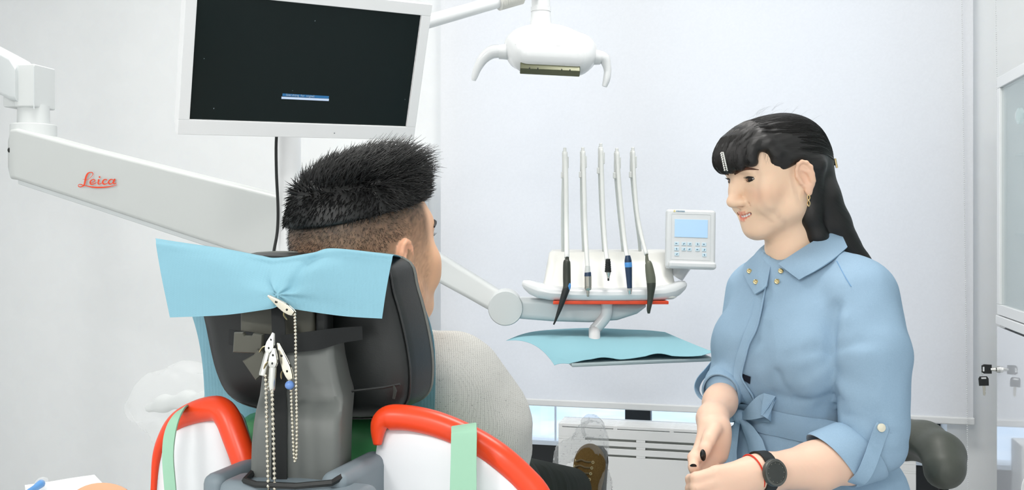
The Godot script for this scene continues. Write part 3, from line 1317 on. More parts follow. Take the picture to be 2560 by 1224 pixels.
func make_microscope_arm() -> void:
	var dl := 2.5
	var dr := 2.2
	var t := thing("microscope_arm", "large white microscope support arm with a red script logo", "arm", P(70, 450, dl))
	# main arm: a box that grows towards the pole
	var rings := []
	var far := Vector3(0.10, 0, -0.99).normalized()
	var specs := [[20, 345, 425, 2.52], [25, 322, 447, 2.5], [40, 320, 449, 2.495], [200, 364, 501, 2.43], [430, 422, 577, 2.33], [640, 474, 646, 2.25], [742, 499, 681, 2.21]]
	for s in specs:
		var top := P(s[0], s[1], s[3])
		var bot := P(s[0], s[2], s[3])
		var mid := (top + bot) * 0.5 + far * 0.055
		rings.append(ring_rr(mid, far, Vector3.UP, 0.055, (top.y - bot.y) * 0.5, 0.010, 4))
	var m := MB.new()
	loft(m, rings)
	var arm := part("arm_cover", m, mats.arm_white, t, 50.0)
	# thin keel strip below
	m = MB.new()
	var keel := []
	for s in specs.slice(2):
		var bot := P(s[0], s[2], s[3]) + far * 0.055
		keel.append(ring_rr(bot - Vector3(0, 0.004, 0), far, Vector3.UP, 0.046, 0.007, 0.003, 2))
	loft(m, keel)
	part("keel_strip", m, mats.pale_grey_plastic, t)
	m = MB.new()
	ball(m, P(23, 375, 2.505), Vector3(0.004, 0.0065, 0.004))
	part("screw", m, mats.black_rubber, t)
	# logo: strokes read off the face
	var f0 := P(25, 380, 2.5)
	var f1 := P(742, 590, 2.21)
	var along := (f1 - f0)
	var nn := along.cross(Vector3.UP).normalized()
	if nn.z < 0:
		nn = -nn
	m = MB.new()
	var strokes := [
		# capital: loop, stem, foot loop; then the letters and the underline
		[[[27.4, 37.6], [27.8, 37.6], [32, 38], [38, 39.5], [44, 36], [50, 30], [53, 25], [51.5, 21.3], [47, 20.6], [42, 22], [38.5, 26], [35.5, 33], [34, 40], [32.5, 47], [30.5, 52.5], [26, 56], [21, 57], [17, 55.5], [16.5, 52.5], [20, 50.5], [25, 51.3], [30, 53.2], [36, 54.2], [42, 55.6], [52, 57.5], [65, 58.2], [80, 57.8], [95, 56.2], [104, 54.4], [113, 51.8]],
			[0.8, 0.9, 1.0, 1.1, 1.2, 1.5, 2.2, 2.2, 2.2, 3.5, 5.5, 6.0, 6.0, 5.5, 4.5, 2.6, 2.2, 2.2, 1.8, 1.8, 2.4, 1.6, 2.0, 2.6, 3.4, 3.8, 3.4, 2.6, 1.8, 0.8]],
		[[[45, 46.5], [51, 46], [57, 43], [57.5, 39.5], [53, 38.2], [48.5, 41], [46, 45.5], [47.5, 49.5], [52, 50.2], [58, 48.5], [62.5, 46]], [1.5, 1.6, 2.2, 2.8, 2.2, 3.8, 4.8, 4.0, 2.6, 2.0, 1.4]],
		[[[64.5, 40.5], [67, 38.5], [68, 40], [66.5, 44], [66, 48], [68, 50], [72, 49], [76, 46.5]], [1.4, 2.0, 4.4, 4.8, 4.6, 3.0, 2.0, 1.4]],
		[[[67.6, 32.3], [71.6, 32.3]], [4.2, 4.2]],
		[[[88, 40], [85, 38], [80.5, 39.5], [77.5, 44], [78.5, 48.5], [82.5, 50], [87, 48.5], [91, 46]], [2.8, 2.4, 3.6, 5.0, 4.6, 3.0, 2.0, 1.4]],
		[[[104, 39.5], [99, 38], [94.5, 40.5], [92, 45], [94, 49], [98.5, 49.5], [102, 46], [105.5, 39.5], [108, 37.5], [106.5, 41], [104, 46], [105.5, 49], [109, 48.8], [112, 46.8]], [2.2, 2.4, 3.6, 4.8, 4.2, 2.4, 2.2, 2.6, 3.0, 4.8, 4.8, 3.0, 2.0, 1.2]],
	]
	for s in strokes:
		var pts := []
		for q in s[0]:
			pts.append(on_plane(180.0 + q[0], 410.0 + q[1], f0, nn))
		ink(m, smooth_path(pts, 4) if pts.size() > 2 else pts, smooth_nums(s[1], 4) if pts.size() > 2 else s[1], nn, 0.0009)
	var lg := part("logo_print", m, mats.logo_red, arm)
	tag(lg, "red script lettering with a swash underline", "")
	# shoulder: disc, neck, hinge block and the upper arm that leaves the picture
	m = MB.new()
	var nb := P(84, 320, 2.56)
	lathe(m, Transform3D(Basis(), nb), [Vector2(0, -0.03), Vector2(0.057, -0.03), Vector2(0.057, 0.006), Vector2(0.055, 0.009), Vector2(0.04, 0.010), Vector2(0.039, 0.06), Vector2(0, 0.06)], 28)
	part("swivel_neck", m, mats.grey_white_plastic, t)
	m = MB.new()
	var hx := Transform3D(Basis(Vector3.UP, -0.15), P(88, 219, 2.56))
	rbox(m, hx, Vector3(0.058, 0.112, 0.09), 0.004, true)
	rbox(m, hx * Transform3D(Basis(), Vector3(-0.042, -0.005, 0)), Vector3(0.05, 0.10, 0.075), 0.004)
	var hb := part("hinge_block", m, mats.grey_white_plastic, t)
	m = MB.new()
	box(m, P(84.5, 272, 2.50), P(85.5, 166, 2.497), 0.0002)
	part("block_seam", m, mats.pale_grey_plastic, hb)
	m = MB.new()
	var r2 := []
	for s in [[-260, 30, 150, 2.62], [-100, 75, 190, 2.58], [0, 128, 238, 2.52], [22, 140, 250, 2.51], [38, 165, 252, 2.505]]:
		var top := P(s[0], s[1], s[3])
		var bot := P(s[0], s[2], s[3])
		r2.append(ring_rr((top + bot) * 0.5 + far * 0.05, far, Vector3.UP, 0.05, (top.y - bot.y) * 0.5, 0.012, 3))
	loft(m, r2)
	part("upper_arm", m, mats.pale_grey_plastic, t)
	m = MB.new()
	var mast := P(-262, 90, 2.62) + far * 0.05
	tube(m, [Vector3(mast.x, 0.0, mast.z), Vector3(mast.x, 2.2, mast.z)], 0.045, 20)
	part("mast", m, mats.grey_white_plastic, t)


func make_lamp() -> void:
	var d := 2.4
	var t := thing("dental_lamp", "white dental operating lamp with two curved handles hanging overhead", "lamp", P(1365, 190, d))
	var f := Field.new()
	f.bone(P(1322, 140, d - 0.03), P(1440, 146, d - 0.03), 0.043, 0.043, 0.02)
	f.egg(P(1366, 116, d + 0.02), Vector3(0.104, 0.056, 0.085), 0.02, 0, Basis(Vector3.BACK, -0.05))
	f.egg(P(1300, 128, d + 0.01), Vector3(0.035, 0.045, 0.05), 0.02)
	f.egg(P(1458, 134, d + 0.01), Vector3(0.035, 0.045, 0.05), 0.02)
	var m := MB.new()
	nets(m, f, 0.0045)
	var hd := part("lamp_head", m, mats.lamp_white, t, 180.0)
	m = MB.new()
	var slot := Transform3D(Basis(Vector3.BACK, -0.05) * Basis(Vector3.RIGHT, -0.62), P(1375, 172, d - 0.058))
	rbox(m, slot, Vector3(0.146, 0.026, 0.02), 0.002)
	part("light_slot", m, mats.olive_mirror, t)
	m = MB.new()
	for e in [-0.05, -0.03, 0.028, 0.048]:
		rbox(m, slot * Transform3D(Basis(), Vector3(e, -0.011, 0.0105)), Vector3(0.0025, 0.004, 0.003), 0.0008)
	var pin := part("slot_pin", m, mats.black_rubber, t)
	pin.set_meta("kind", "stuff")
	m = MB.new()
	var seam := []
	for k in 13:
		var u := k / 12.0
		var y := 111.0 + u * 10.0 - sin(u * PI) * 3.0
		var px := 1288.0 + u * 180.0
		# rest the seam on the head's surface
		var z := 0.2
		while z > -0.15 and f.at(P(px, y, d - z)) > 0.0:
			z -= 0.0015
		seam.append(P(px, y, d - z))
	tube(m, seam, 0.0007, 5)
	part("cover_seam", m, mats.pale_grey_plastic, hd)
	for e in [-1, 1]:
		m = MB.new()
		var c0 := P(1283, 128, d) if e < 0 else P(1466, 141, d)
		var c1 := P(1246, 130, d) if e < 0 else P(1502, 144, d)
		tube(m, [c0, c0.lerp(c1, 0.5), c1], [0.022, 0.02, 0.0175], 16)
		var col := part("collar", m, mats.lamp_white, t)
		m = MB.new()
		tube(m, smooth_path([c0.lerp(c1, 0.45), c0.lerp(c1, 0.45) + (c1 - c0).normalized() * 0.0012], 1), 0.0208, 18)
		part("collar_groove", m, mats.pale_grey_plastic, col)
		var path := [P(1248, 128, d), P(1228, 131, d), P(1208, 147, d), P(1194, 170, d), P(1187, 190, d), P(1184, 201, d)]
		var rad := [0.0165, 0.0165, 0.0135, 0.0105, 0.008, 0.0055]
		if e > 0:
			path = [P(1500, 143, d), P(1510, 147, d), P(1516, 160, d), P(1519, 178, d), P(1516, 200, d), P(1511, 216, d)]
			rad = [0.0165, 0.015, 0.0115, 0.0095, 0.009, 0.0065]
		m = MB.new()
		tube(m, smooth_path(path, 5), smooth_nums(rad, 5), 14)
		part("handle", m, mats.lamp_white, t, 60.0)
	m = MB.new()
	var yk := P(1352, 30, d + 0.02)
	lathe(m, Transform3D(Basis(), yk), [Vector2(0.012, -0.07), Vector2(0.03, -0.055), Vector2(0.026, -0.02), Vector2(0.0245, 0.0), Vector2(0.0255, 0.0), Vector2(0.0255, 0.012), Vector2(0.0235, 0.013), Vector2(0.0235, 0.095), Vector2(0, 0.1)], 22)
	part("stem", m, mats.lamp_white, t)


func make_unit() -> void:
	var d := 2.42
	var t := thing("delivery_unit", "white dental delivery unit with instrument rests and a control panel", "dental unit", P(1515, 760, d))
	# sloped instrument deck
	var m := MB.new()
	var rings := []
	for e in [[624, 2.50, 142, 0.03], [632, 2.47, 150, 0.035], [660, 2.45, 155, 0.04], [700, 2.42, 162, 0.045], [730, 2.395, 170, 0.05], [742, 2.39, 168, 0.05], [747, 2.395, 160, 0.045]]:
		var c := P(1524, e[0], e[1])
		rings.append(ring_rr(c - Vector3(0, 0, e[3] * 0.6), Vector3.RIGHT, Vector3.FORWARD, e[2] * 0.001 * e[1] / 2.4, e[3], 0.022, 5))
	loft(m, rings)
	part("instrument_deck", m, mats.warm_white_plastic, t, 60.0)
	# lower shell with the two flared grips
	m = MB.new()
	rings = []
	var prof := [[-210, -47, 4, 8], [-206, -45, 12, 16], [-192, -33, 20, 26], [-172, -20, 22, 38], [-140, -10, 21, 48], [-90, -4, 20, 52], [0, -2, 19, 54], [90, -4, 20, 52], [140, -10, 21, 48], [168, -19, 22, 38], [184, -30, 20, 26], [197, -41, 12, 16], [201, -43, 4, 8]]
	for e in prof:
		var c := P(1515 + e[0], 735 + e[1] * 0.55, 2.41)
		rings.append(ring_rr(c, Vector3.FORWARD, Vector3.UP, e[3] * 0.001, e[2] * 0.00085, 0.018, 4))
	loft(m, rings)
	part("grip_tray", m, mats.lamp_white, t, 70.0)
	m = MB.new()
	extrude(m, Transform3D(Basis(Vector3.RIGHT, -PI / 2), P(1522, 752, 2.41)), PackedVector2Array([Vector2(-0.142, -0.05), Vector2(0.142, -0.05), Vector2(0.135, 0.04), Vector2(-0.135, 0.04)]), 0.008, 0.001)
	part("red_strip", m, mats.tomato_red, t)
	# belly below
	m = MB.new()
	rings = []
	for e in [[1250, 763, 4, 20], [1290, 768, 26, 34], [1380, 772, 28, 45], [1470, 776, 26, 50], [1540, 775, 22, 45], [1590, 768, 14, 35], [1612, 762, 4, 20]]:
		rings.append(ring_rr(P(e[0], e[1], 2.45), Vector3.FORWARD, Vector3.UP, e[3] * 0.001, e[2] * 0.001, 0.014, 4))
	loft(m, rings)
	part("belly_cover", m, mats.pale_grey_plastic, t, 60.0)
	# joint and carrying arm, and the column that carries it
	m = MB.new()
	lathe(m, Transform3D(Basis(Vector3.RIGHT, PI / 2), P(1264, 766, 2.46)), [Vector2(0, -0.05), Vector2(0.042, -0.05), Vector2(0.044, -0.047), Vector2(0.044, 0.047), Vector2(0.042, 0.05), Vector2(0, 0.05)], 32)
	part("elbow_joint", m, mats.grey_white_plastic, t)
	m = MB.new()
	rings = []
	for e in [[1262, 764, 28, 2.5], [1180, 715, 31, 2.53], [1080, 657, 35, 2.57], [960, 586, 37, 2.62]]:
		rings.append(ring_rr(P(e[0], e[1], e[3]), Vector3.FORWARD, Vector3(0.45, 0.89, 0).normalized(), 0.035, e[2] * 0.001, 0.012, 4))
	loft(m, rings)
	part("carrier_arm", m, mats.grey_white_plastic, t)
	m = MB.new()
	var cb := P(960, 586, 2.64)
	tube(m, [Vector3(cb.x, 0.001, cb.z), Vector3(cb.x, cb.y + 0.05, cb.z)], 0.045, 20)
	part("column", m, mats.white_plastic, t)
	# stalk under the deck that carries the tray
	m = MB.new()
	tube(m, smooth_path([P(1517, 758, 2.4), P(1516, 785, 2.4), P(1505, 803, 2.4), P(1486, 824, 2.4)], 4), [0.0145, 0.0145, 0.0145, 0.0145, 0.0145, 0.0145, 0.0145, 0.0145, 0.0145, 0.0145, 0.0145, 0.0145, 0.0145], 14)
	tube(m, [P(1486, 824, 2.4), Vector3(0.2, 0.903, -2.33)], 0.0145, 12)
	part("tray_stalk", m, mats.lamp_white, t)
	# panel
	var pb := Transform3D(Basis(Vector3.UP, -0.06) * Basis(Vector3.RIGHT, -0.12) * Basis(Vector3.BACK, -0.03), P(1727, 597, 2.4))
	m = MB.new()
	rbox(m, pb * Transform3D(Basis(), Vector3(0, 0, -0.012)), Vector3(0.124, 0.150, 0.024), 0.008, true)
	rbox(m, pb * Transform3D(Basis(), Vector3(0.004, -0.066, -0.004)), Vector3(0.118, 0.018, 0.03), 0.007, true)
	var pn := part("control_panel", m, mats.lamp_white, t)
	m = MB.new()
	for e in [[-0.049, 0.062, 0.049, 0.063], [-0.047, -0.0525, 0.049, -0.0515], [-0.049, -0.052, -0.048, 0.062], [0.048, -0.052, 0.049, 0.062]]:
		rbox(m, pb * Transform3D(Basis(), Vector3((e[0] + e[2]) / 2, (e[1] + e[3]) / 2, 0.0002)), Vector3(e[2] - e[0], e[3] - e[1], 0.0008), 0.0002)
	part("keypad_border", m, mats.pale_grey_plastic, pn)
	m = MB.new()
	rbox(m, pb * Transform3D(Basis(), Vector3(0.0005, 0.0265, 0.0006)), Vector3(0.082, 0.045, 0.0014), 0.0003)
	var ps := part("display", m, mats.panel_display, pn)
	tag(ps, "pale blue lit display of the control panel", "")
	for e in [[-0.035, 0.0], [-0.017, 0.0], [-0.003, 0.0], [0.017, 0.0], [0.033, 0.0], [-0.035, -0.0135], [-0.017, -0.0135], [-0.003, -0.0135], [0.017, -0.0135], [0.033, -0.0135], [-0.034, -0.0265], [0.034, -0.0265]]:
		m = MB.new()
		rbox(m, pb * Transform3D(Basis(), Vector3(e[0], e[1] - 0.0125, 0.0006)), Vector3(0.011, 0.0085, 0.0016), 0.0005)
		var ky := part("key", m, mats.key_blue, pn)
	m = MB.new()
	for e in [[-0.035, 0.0, 0], [-0.017, 0.0, 1], [-0.003, 0.0, 2], [0.017, 0.0, 3], [0.033, 0.0, 0], [-0.035, -0.0135, 3], [-0.017, -0.0135, 2], [-0.003, -0.0135, 1], [0.017, -0.0135, 0], [0.033, -0.0135, 2], [-0.034, -0.0265, 1], [0.034, -0.0265, 3]]:
		var dx: float = [-0.0008, 0.0, 0.001, 0.0][e[2]]
		rbox(m, pb * Transform3D(Basis(Vector3.BACK, e[2] * 0.6), Vector3(e[0] + dx, e[1] - 0.0125, 0.0015)), Vector3(0.0045, 0.0024, 0.0005), 0.0002)
	var kp := part("key_print", m, mats.key_ink, pn)
	kp.set_meta("kind", "stuff")
	m = MB.new()
	for k in 7:
		rbox(m, pb * Transform3D(Basis(), Vector3(-0.036 + k * 0.0031, 0.0692, 0.0003)), Vector3(0.0022, 0.004, 0.0006), 0.0002)
	part("maker_print", m, mats.key_ink, pn)
	m = MB.new()
	rbox(m, pb * Transform3D(Basis(), Vector3(-0.0415, 0.0692, 0.0003)), Vector3(0.005, 0.005, 0.0006), 0.0002)
	part("maker_mark", m, mats.pale_yellow, pn)
	m = MB.new()
	tube(m, [P(1690, 690, 2.45), P(1725, 640, 2.44)], 0.02, 12)
	part("panel_bracket", m, mats.lamp_white, t)
	# whip arms with their clips
	for e in [[1411, 371, 1412, 640], [1456, 370, 1464, 640], [1501, 360, 1514, 640], [1541, 372, 1562, 640], [1581, 370, 1604, 630]]:
		m = MB.new()
		tube(m, smooth_path([P(e[2] - 4, e[3] + 20, 2.50), P(e[2] - 5, e[3] - 20, 2.47), P(lerpf(e[0], e[2], 0.5) - 5, 520, 2.455), P(e[0] - 2, e[1] + 60, 2.45), P(e[0] - 1, e[1] + 6, 2.45)], 5), 0.0042, 8)
		var wa := part("whip_arm", m, mats.hose_grey, t, 180.0)
		m = MB.new()
		var top := P(e[0] + 1, e[1] + 40, 2.435)
		rbox(m, Transform3D(Basis(Vector3.BACK, 0.02), top), Vector3(0.013, 0.066, 0.011), 0.003)
		rbox(m, Transform3D(Basis(), top + Vector3(0.006, 0.005, 0.003)), Vector3(0.007, 0.03, 0.012), 0.002)
		rbox(m, Transform3D(Basis(), top + Vector3(-0.004, -0.027, 0.004)), Vector3(0.012, 0.016, 0.008), 0.002)
		rbox(m, Transform3D(Basis(), top + Vector3(0, 0.037, 0)), Vector3(0.008, 0.012, 0.008), 0.002)
		part("hose_clip", m, mats.clip_grey, wa)

	# the five instruments, each with its hose
	var dd := 2.345
	var grp := "instruments hanging in the delivery unit"
	# 1 black curved polymerising or suction tip with a blue button
	var o := thing("dental_handpiece", "dark handpiece with a blue button and a long bent black tip", "dental instrument", P(1415, 740, dd), grp)
	hose([[1413, 380, 2.43], [1415, 450, 2.42], [1416, 560, 2.40], [1417, 644, dd]], 0.0062, o)
	m = MB.new()
	tube(m, smooth_path([P(1418, 641, dd), P(1418, 648, dd), P(1417, 656, dd), P(1417, 690, dd), P(1417, 716, dd - 0.003), P(1412, 732, dd - 0.004)], 4), smooth_nums([0.0045, 0.005, 0.009, 0.0098, 0.0095, 0.0088], 4), 14)
	part("body", m, mats.olive_black, o, 60.0)
	m = MB.new()
	tube(m, smooth_path([P(1418, 716, dd - 0.004), P(1411, 736, dd - 0.006), P(1400, 770, dd - 0.01), P(1390, 797, dd - 0.012), P(1384, 811, dd - 0.013)], 5), smooth_nums([0.0085, 0.0082, 0.0055, 0.003, 0.0018], 5), 12)
	part("tip", m, mats.black_rubber, o, 60.0)
	m = MB.new()
	ball(m, P(1421, 716, dd - 0.007), Vector3(0.0062, 0.0105, 0.005), Basis(Vector3.BACK, -0.2))
	part("button", m, mats.sky_blue_plastic, o)
	# 2 steel motor
	o = thing("dental_handpiece", "steel cylindrical motor handpiece with a navy collar", "dental instrument", P(1470, 740, dd), grp)
	hose([[1458, 378, 2.43], [1460, 450, 2.42], [1463, 560, 2.40], [1467, 640, 2.36], [1469, 668, dd]], 0.0058, o)
	m = MB.new()
	lathe(m, Transform3D(Basis(), P(1469, 682, dd)), [Vector2(0, 0.02), Vector2(0.006, 0.018), Vector2(0.0075, 0.004), Vector2(0.0078, 0.0), Vector2(0, 0.0)], 16)
	part("sleeve", m, mats.clip_grey, o)
	m = MB.new()
	lathe(m, Transform3D(Basis(), P(1469.5, 690, dd)), [Vector2(0, 0.0125), Vector2(0.006, 0.0122), Vector2(0.0082, 0.009), Vector2(0.0088, 0.0), Vector2(0, 0.0)], 18)
	part("collar", m, mats.navy_plastic, o)
	m = MB.new()
	lathe(m, Transform3D(Basis(), P(1470, 740, dd)), [Vector2(0, 0), Vector2(0.0026, 0), Vector2(0.003, 0.006), Vector2(0.0036, 0.008), Vector2(0.0036, 0.014), Vector2(0.0062, 0.0145), Vector2(0.0084, 0.018), Vector2(0.0088, 0.0205), Vector2(0.0088, 0.0225), Vector2(0.0081, 0.023), Vector2(0.0088, 0.0238), Vector2(0.0088, 0.049), Vector2(0, 0.049)], 22)
	part("body", m, mats.brushed_steel, o)
	m = MB.new()
	lathe(m, Transform3D(Basis(), P(1470, 739.5, dd)), [Vector2(0, -0.0012), Vector2(0.0024, -0.0012), Vector2(0.0028, 0.0016), Vector2(0, 0.0018)], 12)
	part("tip", m, mats.black_rubber, o)
	# 3 black ribbed coupling
	o = thing("dental_handpiece", "short black ribbed coupling with a steel cone tip", "dental instrument", P(1520, 700, dd), grp)
	hose([[1503, 372, 2.43], [1505, 450, 2.42], [1509, 550, 2.40], [1514, 620, 2.37], [1518, 650, dd]], 0.0056, o)
	m = MB.new()
	pr_ribs(m, P(1520, 680, dd))
	part("body", m, mats.black_rubber, o)
	m = MB.new()
	lathe(m, Transform3D(Basis(), P(1521, 701, dd)), [Vector2(0, 0), Vector2(0.002, 0), Vector2(0.0022, 0.005), Vector2(0.0036, 0.006), Vector2(0.0036, 0.010), Vector2(0.0058, 0.017), Vector2(0.0066, 0.0225), Vector2(0, 0.0235)], 18)
	part("tip", m, mats.chrome, o)
	m = MB.new()
	lathe(m, Transform3D(Basis(), P(1521, 700.5, dd)), [Vector2(0, -0.001), Vector2(0.0023, -0.001), Vector2(0.0026, 0.0045), Vector2(0, 0.005)], 12)
	part("nozzle", m, mats.black_rubber, o)
	# 4 navy scaler
	o = thing("dental_handpiece", "navy handpiece with a light blue ring and a steel end", "dental instrument", P(1575, 735, dd), grp)
	hose([[1543, 380, 2.43], [1547, 450, 2.42], [1556, 550, 2.40], [1564, 620, 2.37], [1568, 643, dd]], 0.0056, o)
	var ax := Basis(Vector3.BACK, 0.055)
	var b4 := Transform3D(ax, P(1574, 720, dd))
	m = MB.new()
	lathe(m, b4, [Vector2(0, 0), Vector2(0.0062, 0), Vector2(0.0068, 0.012), Vector2(0.0088, 0.05), Vector2(0.0088, 0.068), Vector2(0.0075, 0.074), Vector2(0.006, 0.080), Vector2(0, 0.0805)], 20)
	part("body", m, mats.navy_plastic, o)
	m = MB.new()
	lathe(m, b4, [Vector2(0.0088, 0.0515), Vector2(0.0092, 0.0525), Vector2(0.0092, 0.0625), Vector2(0.0088, 0.0635)], 20)
	part("ring", m, mats.sky_blue_plastic, o)
	m = MB.new()
	lathe(m, b4, [Vector2(0, -0.015), Vector2(0.0035, -0.0145), Vector2(0.0042, -0.009), Vector2(0.0058, -0.007), Vector2(0.006, 0.0004), Vector2(0, 0.0004)], 18)
	part("tip", m, mats.chrome, o)
	# 5 olive syringe
	o = thing("dental_handpiece", "olive-grey bulged syringe handpiece tapering to a narrow end", "dental instrument", P(1622, 785, dd), grp)
	hose([[1583, 378, 2.43], [1586, 450, 2.42], [1593, 530, 2.40], [1604, 590, 2.375], [1616, 636, dd]], 0.0050, o)
	m = MB.new()
	tube(m, smooth_path([P(1616.5, 633, dd), P(1617, 643, dd), P(1618, 652, dd), P(1621, 658, dd), P(1624, 675, dd), P(1627, 695, dd), P(1628, 708, dd)], 4), smooth_nums([0.003, 0.0038, 0.005, 0.0085, 0.0108, 0.0118, 0.0112], 4), 16)
	part("body", m, mats.olive_grey, o, 60.0)
	m = MB.new()
	tube(m, smooth_path([P(1628, 707, dd), P(1628, 716, dd - 0.001), P(1627, 732, dd - 0.002), P(1625, 752, dd - 0.003), P(1622, 772, dd - 0.004), P(1622, 783, dd - 0.004)], 4), smooth_nums([0.0114, 0.0107, 0.0086, 0.0068, 0.0052, 0.003], 4), 16)
	part("nose", m, mats.olive_black, o, 60.0)

	# tray with the blue paper
	t = thing("instrument_tray", "flat grey instrument tray below the delivery unit", "tray", Vector3(0.2, 0.905, -2.28))
	m = MB.new()
	var poly := PackedVector2Array()
	for e in [[1348, 832, 2.50], [1655, 832, 2.50], [1785, 890, 2.07], [1430, 907, 1.985]]:
		var q := P(e[0], e[1], e[2])
		poly.append(Vector2(q.x, -q.z))
	extrude(m, Transform3D(Basis(Vector3.RIGHT, -PI / 2), Vector3(0, 0.908, 0)), poly, 0.007, 0.0015)
	part("plate", m, mats.tray_grey, t)
	t = thing("paper_napkin", "pale blue paper napkin spread over the instrument tray", "napkin", Vector3(0.2, 0.913, -2.28))
	var cg := [
		[[1265, 851, 2.42], [1340, 827, 2.5], [1480, 820, 2.55], [1590, 824, 2.53], [1662, 829, 2.5]],
		[[1330, 861, 2.2], [1400, 858, 2.25], [1500, 855, 2.28], [1620, 855, 2.28], [1728, 857, 2.27]],
		[[1386, 913, 1.985], [1460, 902, 2.0], [1570, 894, 2.03], [1680, 889, 2.05], [1792, 886, 2.055]]]
	m = MB.new()
	sheet(m, 48, 32, func(u, v):
		var cols := []
		for r in 3:
			var x: float = u * 4.0
			var i := mini(int(x), 3)
			var g: Array = cg[r]
			var pt := []
			for k in [maxi(i - 1, 0), i, i + 1, mini(i + 2, 4)]:
				pt.append(P(g[k][0], g[k][1], g[k][2]))
			cols.append(pt[1].cubic_interpolate(pt[2], pt[0], pt[3], x - i))
		var a: Vector3 = cols[0]
		var b: Vector3 = cols[1]
		var c: Vector3 = cols[2]
		var p: Vector3 = a * (1.0 - v) * (1.0 - 2.0 * v) + b * 4.0 * v * (1.0 - v) + c * v * (2.0 * v - 1.0)
		p.y = maxf(p.y, 0.9135 if (u > 0.16 and u < 0.97) else 0.90)
		p.y += 0.0018 * sin(u * 17.0 + v * 3.0) * (0.3 + v) + (0.004 * maxf(0.0, sin(u * 21.0)) if v > 0.9 else 0.0)
		return p, 0.0006)
	part("paper", m, mats.paper_blue, t, 180.0)


func pr_ribs(m: MB, at: Vector3) -> void:
	var pr := [Vector2(0, 0), Vector2(0.0072, 0)]
	for k in 5:
		pr.append(Vector2(0.0082 - k * 0.0004, 0.001 + k * 0.0055))
		pr.append(Vector2(0.0082 - k * 0.0004, 0.0045 + k * 0.0055))
		pr.append(Vector2(0.0072 - k * 0.0004, 0.0050 + k * 0.0055))
	pr.append(Vector2(0.0055, 0.0325))
	pr.append(Vector2(0, 0.033))
	lathe(m, Transform3D(Basis(), at), pr, 18)


func hose(e: Array, r: float, o: Node3D) -> void:
	var pts := []
	for q in e:
		pts.append(P(q[0], q[1], q[2]))
	var m := MB.new()
	tube(m, smooth_path(pts, 6), r, 10)
	part("hose", m, mats.hose_white, o, 180.0)


# ---------------------------------------------------------------- dental chair, seen from behind
const CHAIR_TURN := 0.314


func chair_depth(px: float) -> float:
	return 1.175 - (px - 500.0) * 0.000145


# interpolates a control net of [px, py, depth] rows
func net_point(cg: Array, u: float, v: float) -> Vector3:
	var nr := cg.size()
	var y := v * (nr - 1)
	var j := mini(int(y), nr - 2)
	var four := []
	for r in [maxi(j - 1, 0), j, j + 1, mini(j + 2, nr - 1)]:
		var g: Array = cg[r]
		var x := u * (g.size() - 1)
		var i := mini(int(x), g.size() - 2)
		var pt := []
		for k in [maxi(i - 1, 0), i, i + 1, mini(i + 2, g.size() - 1)]:
			pt.append(P(g[k][0], g[k][1], g[k][2]))
		four.append(pt[1].cubic_interpolate(pt[2], pt[0], pt[3], x - i))
	return four[1].cubic_interpolate(four[2], four[0], four[3], y - j)


func pillow(m: MB, x: Transform3D, outline: Array, t: float, dome := 0.012, soft := 0.22) -> void:
	# closed outline (x, y) swelled into a cushion of thickness t along z
	var mid := Vector2.ZERO
	for p in outline:
		mid += p
	mid /= outline.size()
	var rings := []
	for e in [[-0.5, 0.55, 1.0], [-0.5, 0.80, 0.6], [-0.46, 1.0 - soft * 0.42, 0.0], [-0.36, 1.0 - soft * 0.1, 0.0], [-0.2, 1.0, 0.0], [0.2, 1.0, 0.0], [0.36, 1.0 - soft * 0.1, 0.0], [0.46, 1.0 - soft * 0.42, 0.0], [0.5, 0.80, 0.6], [0.5, 0.55, 1.0]]:
		var ring := PackedVector3Array()
		for p in outline:
			var q: Vector2 = mid + (p - mid) * e[1]
			ring.append(x * Vector3(q.x, q.y, e[0] * t + signf(e[0]) * dome * e[2]))
		rings.append(ring)
	loft(m, rings)


func rounded(pts: Array, per := 5) -> Array:
	# smooth closed outline through the points
	var out := []
	var k := pts.size()
	for i in k:
		for s in per:
			var a: Vector2 = pts[(i + k - 1) % k]
			var b: Vector2 = pts[i]
			var c: Vector2 = pts[(i + 1) % k]
			var d: Vector2 = pts[(i + 2) % k]
			out.append(b.cubic_interpolate(c, a, d, float(s) / per))
	return out


func ribbon(m: MB, pts: Array, wide: Array, thick: float, nn: Array) -> void:
	var rings := []
	var k := pts.size()
	for i in k:
		var d: Vector3 = (pts[mini(i + 1, k - 1)] - pts[maxi(i - 1, 0)]).normalized()
		var up: Vector3 = nn[i]
		var s := d.cross(up).normalized()
		up = s.cross(d).normalized()
		var w: float = wide[i]
		rings.append(PackedVector3Array([pts[i] + s * w + up * thick * 0.4, pts[i] + s * w * 0.96 + up * thick * 0.5, pts[i] - s * w * 0.96 + up * thick * 0.5, pts[i] - s * w + up * thick * 0.4, pts[i] - s * w - up * thick * 0.4, pts[i] - s * w * 0.96 - up * thick * 0.5, pts[i] + s * w * 0.96 - up * thick * 0.5, pts[i] + s * w - up * thick * 0.4]))
	loft(m, rings)


func bead_line(m: MB, pts: Array, r: float, gap: float) -> void:
	var left := 0.0
	for i in pts.size() - 1:
		var a: Vector3 = pts[i]
		var b: Vector3 = pts[i + 1]
		var l := a.distance_to(b)
		while left < l:
			ball(m, a.lerp(b, left / l), Vector3.ONE * r, Basis(), 5, 8)
			left += gap
		left -= l
	tube(m, pts, r * 0.28, 4)


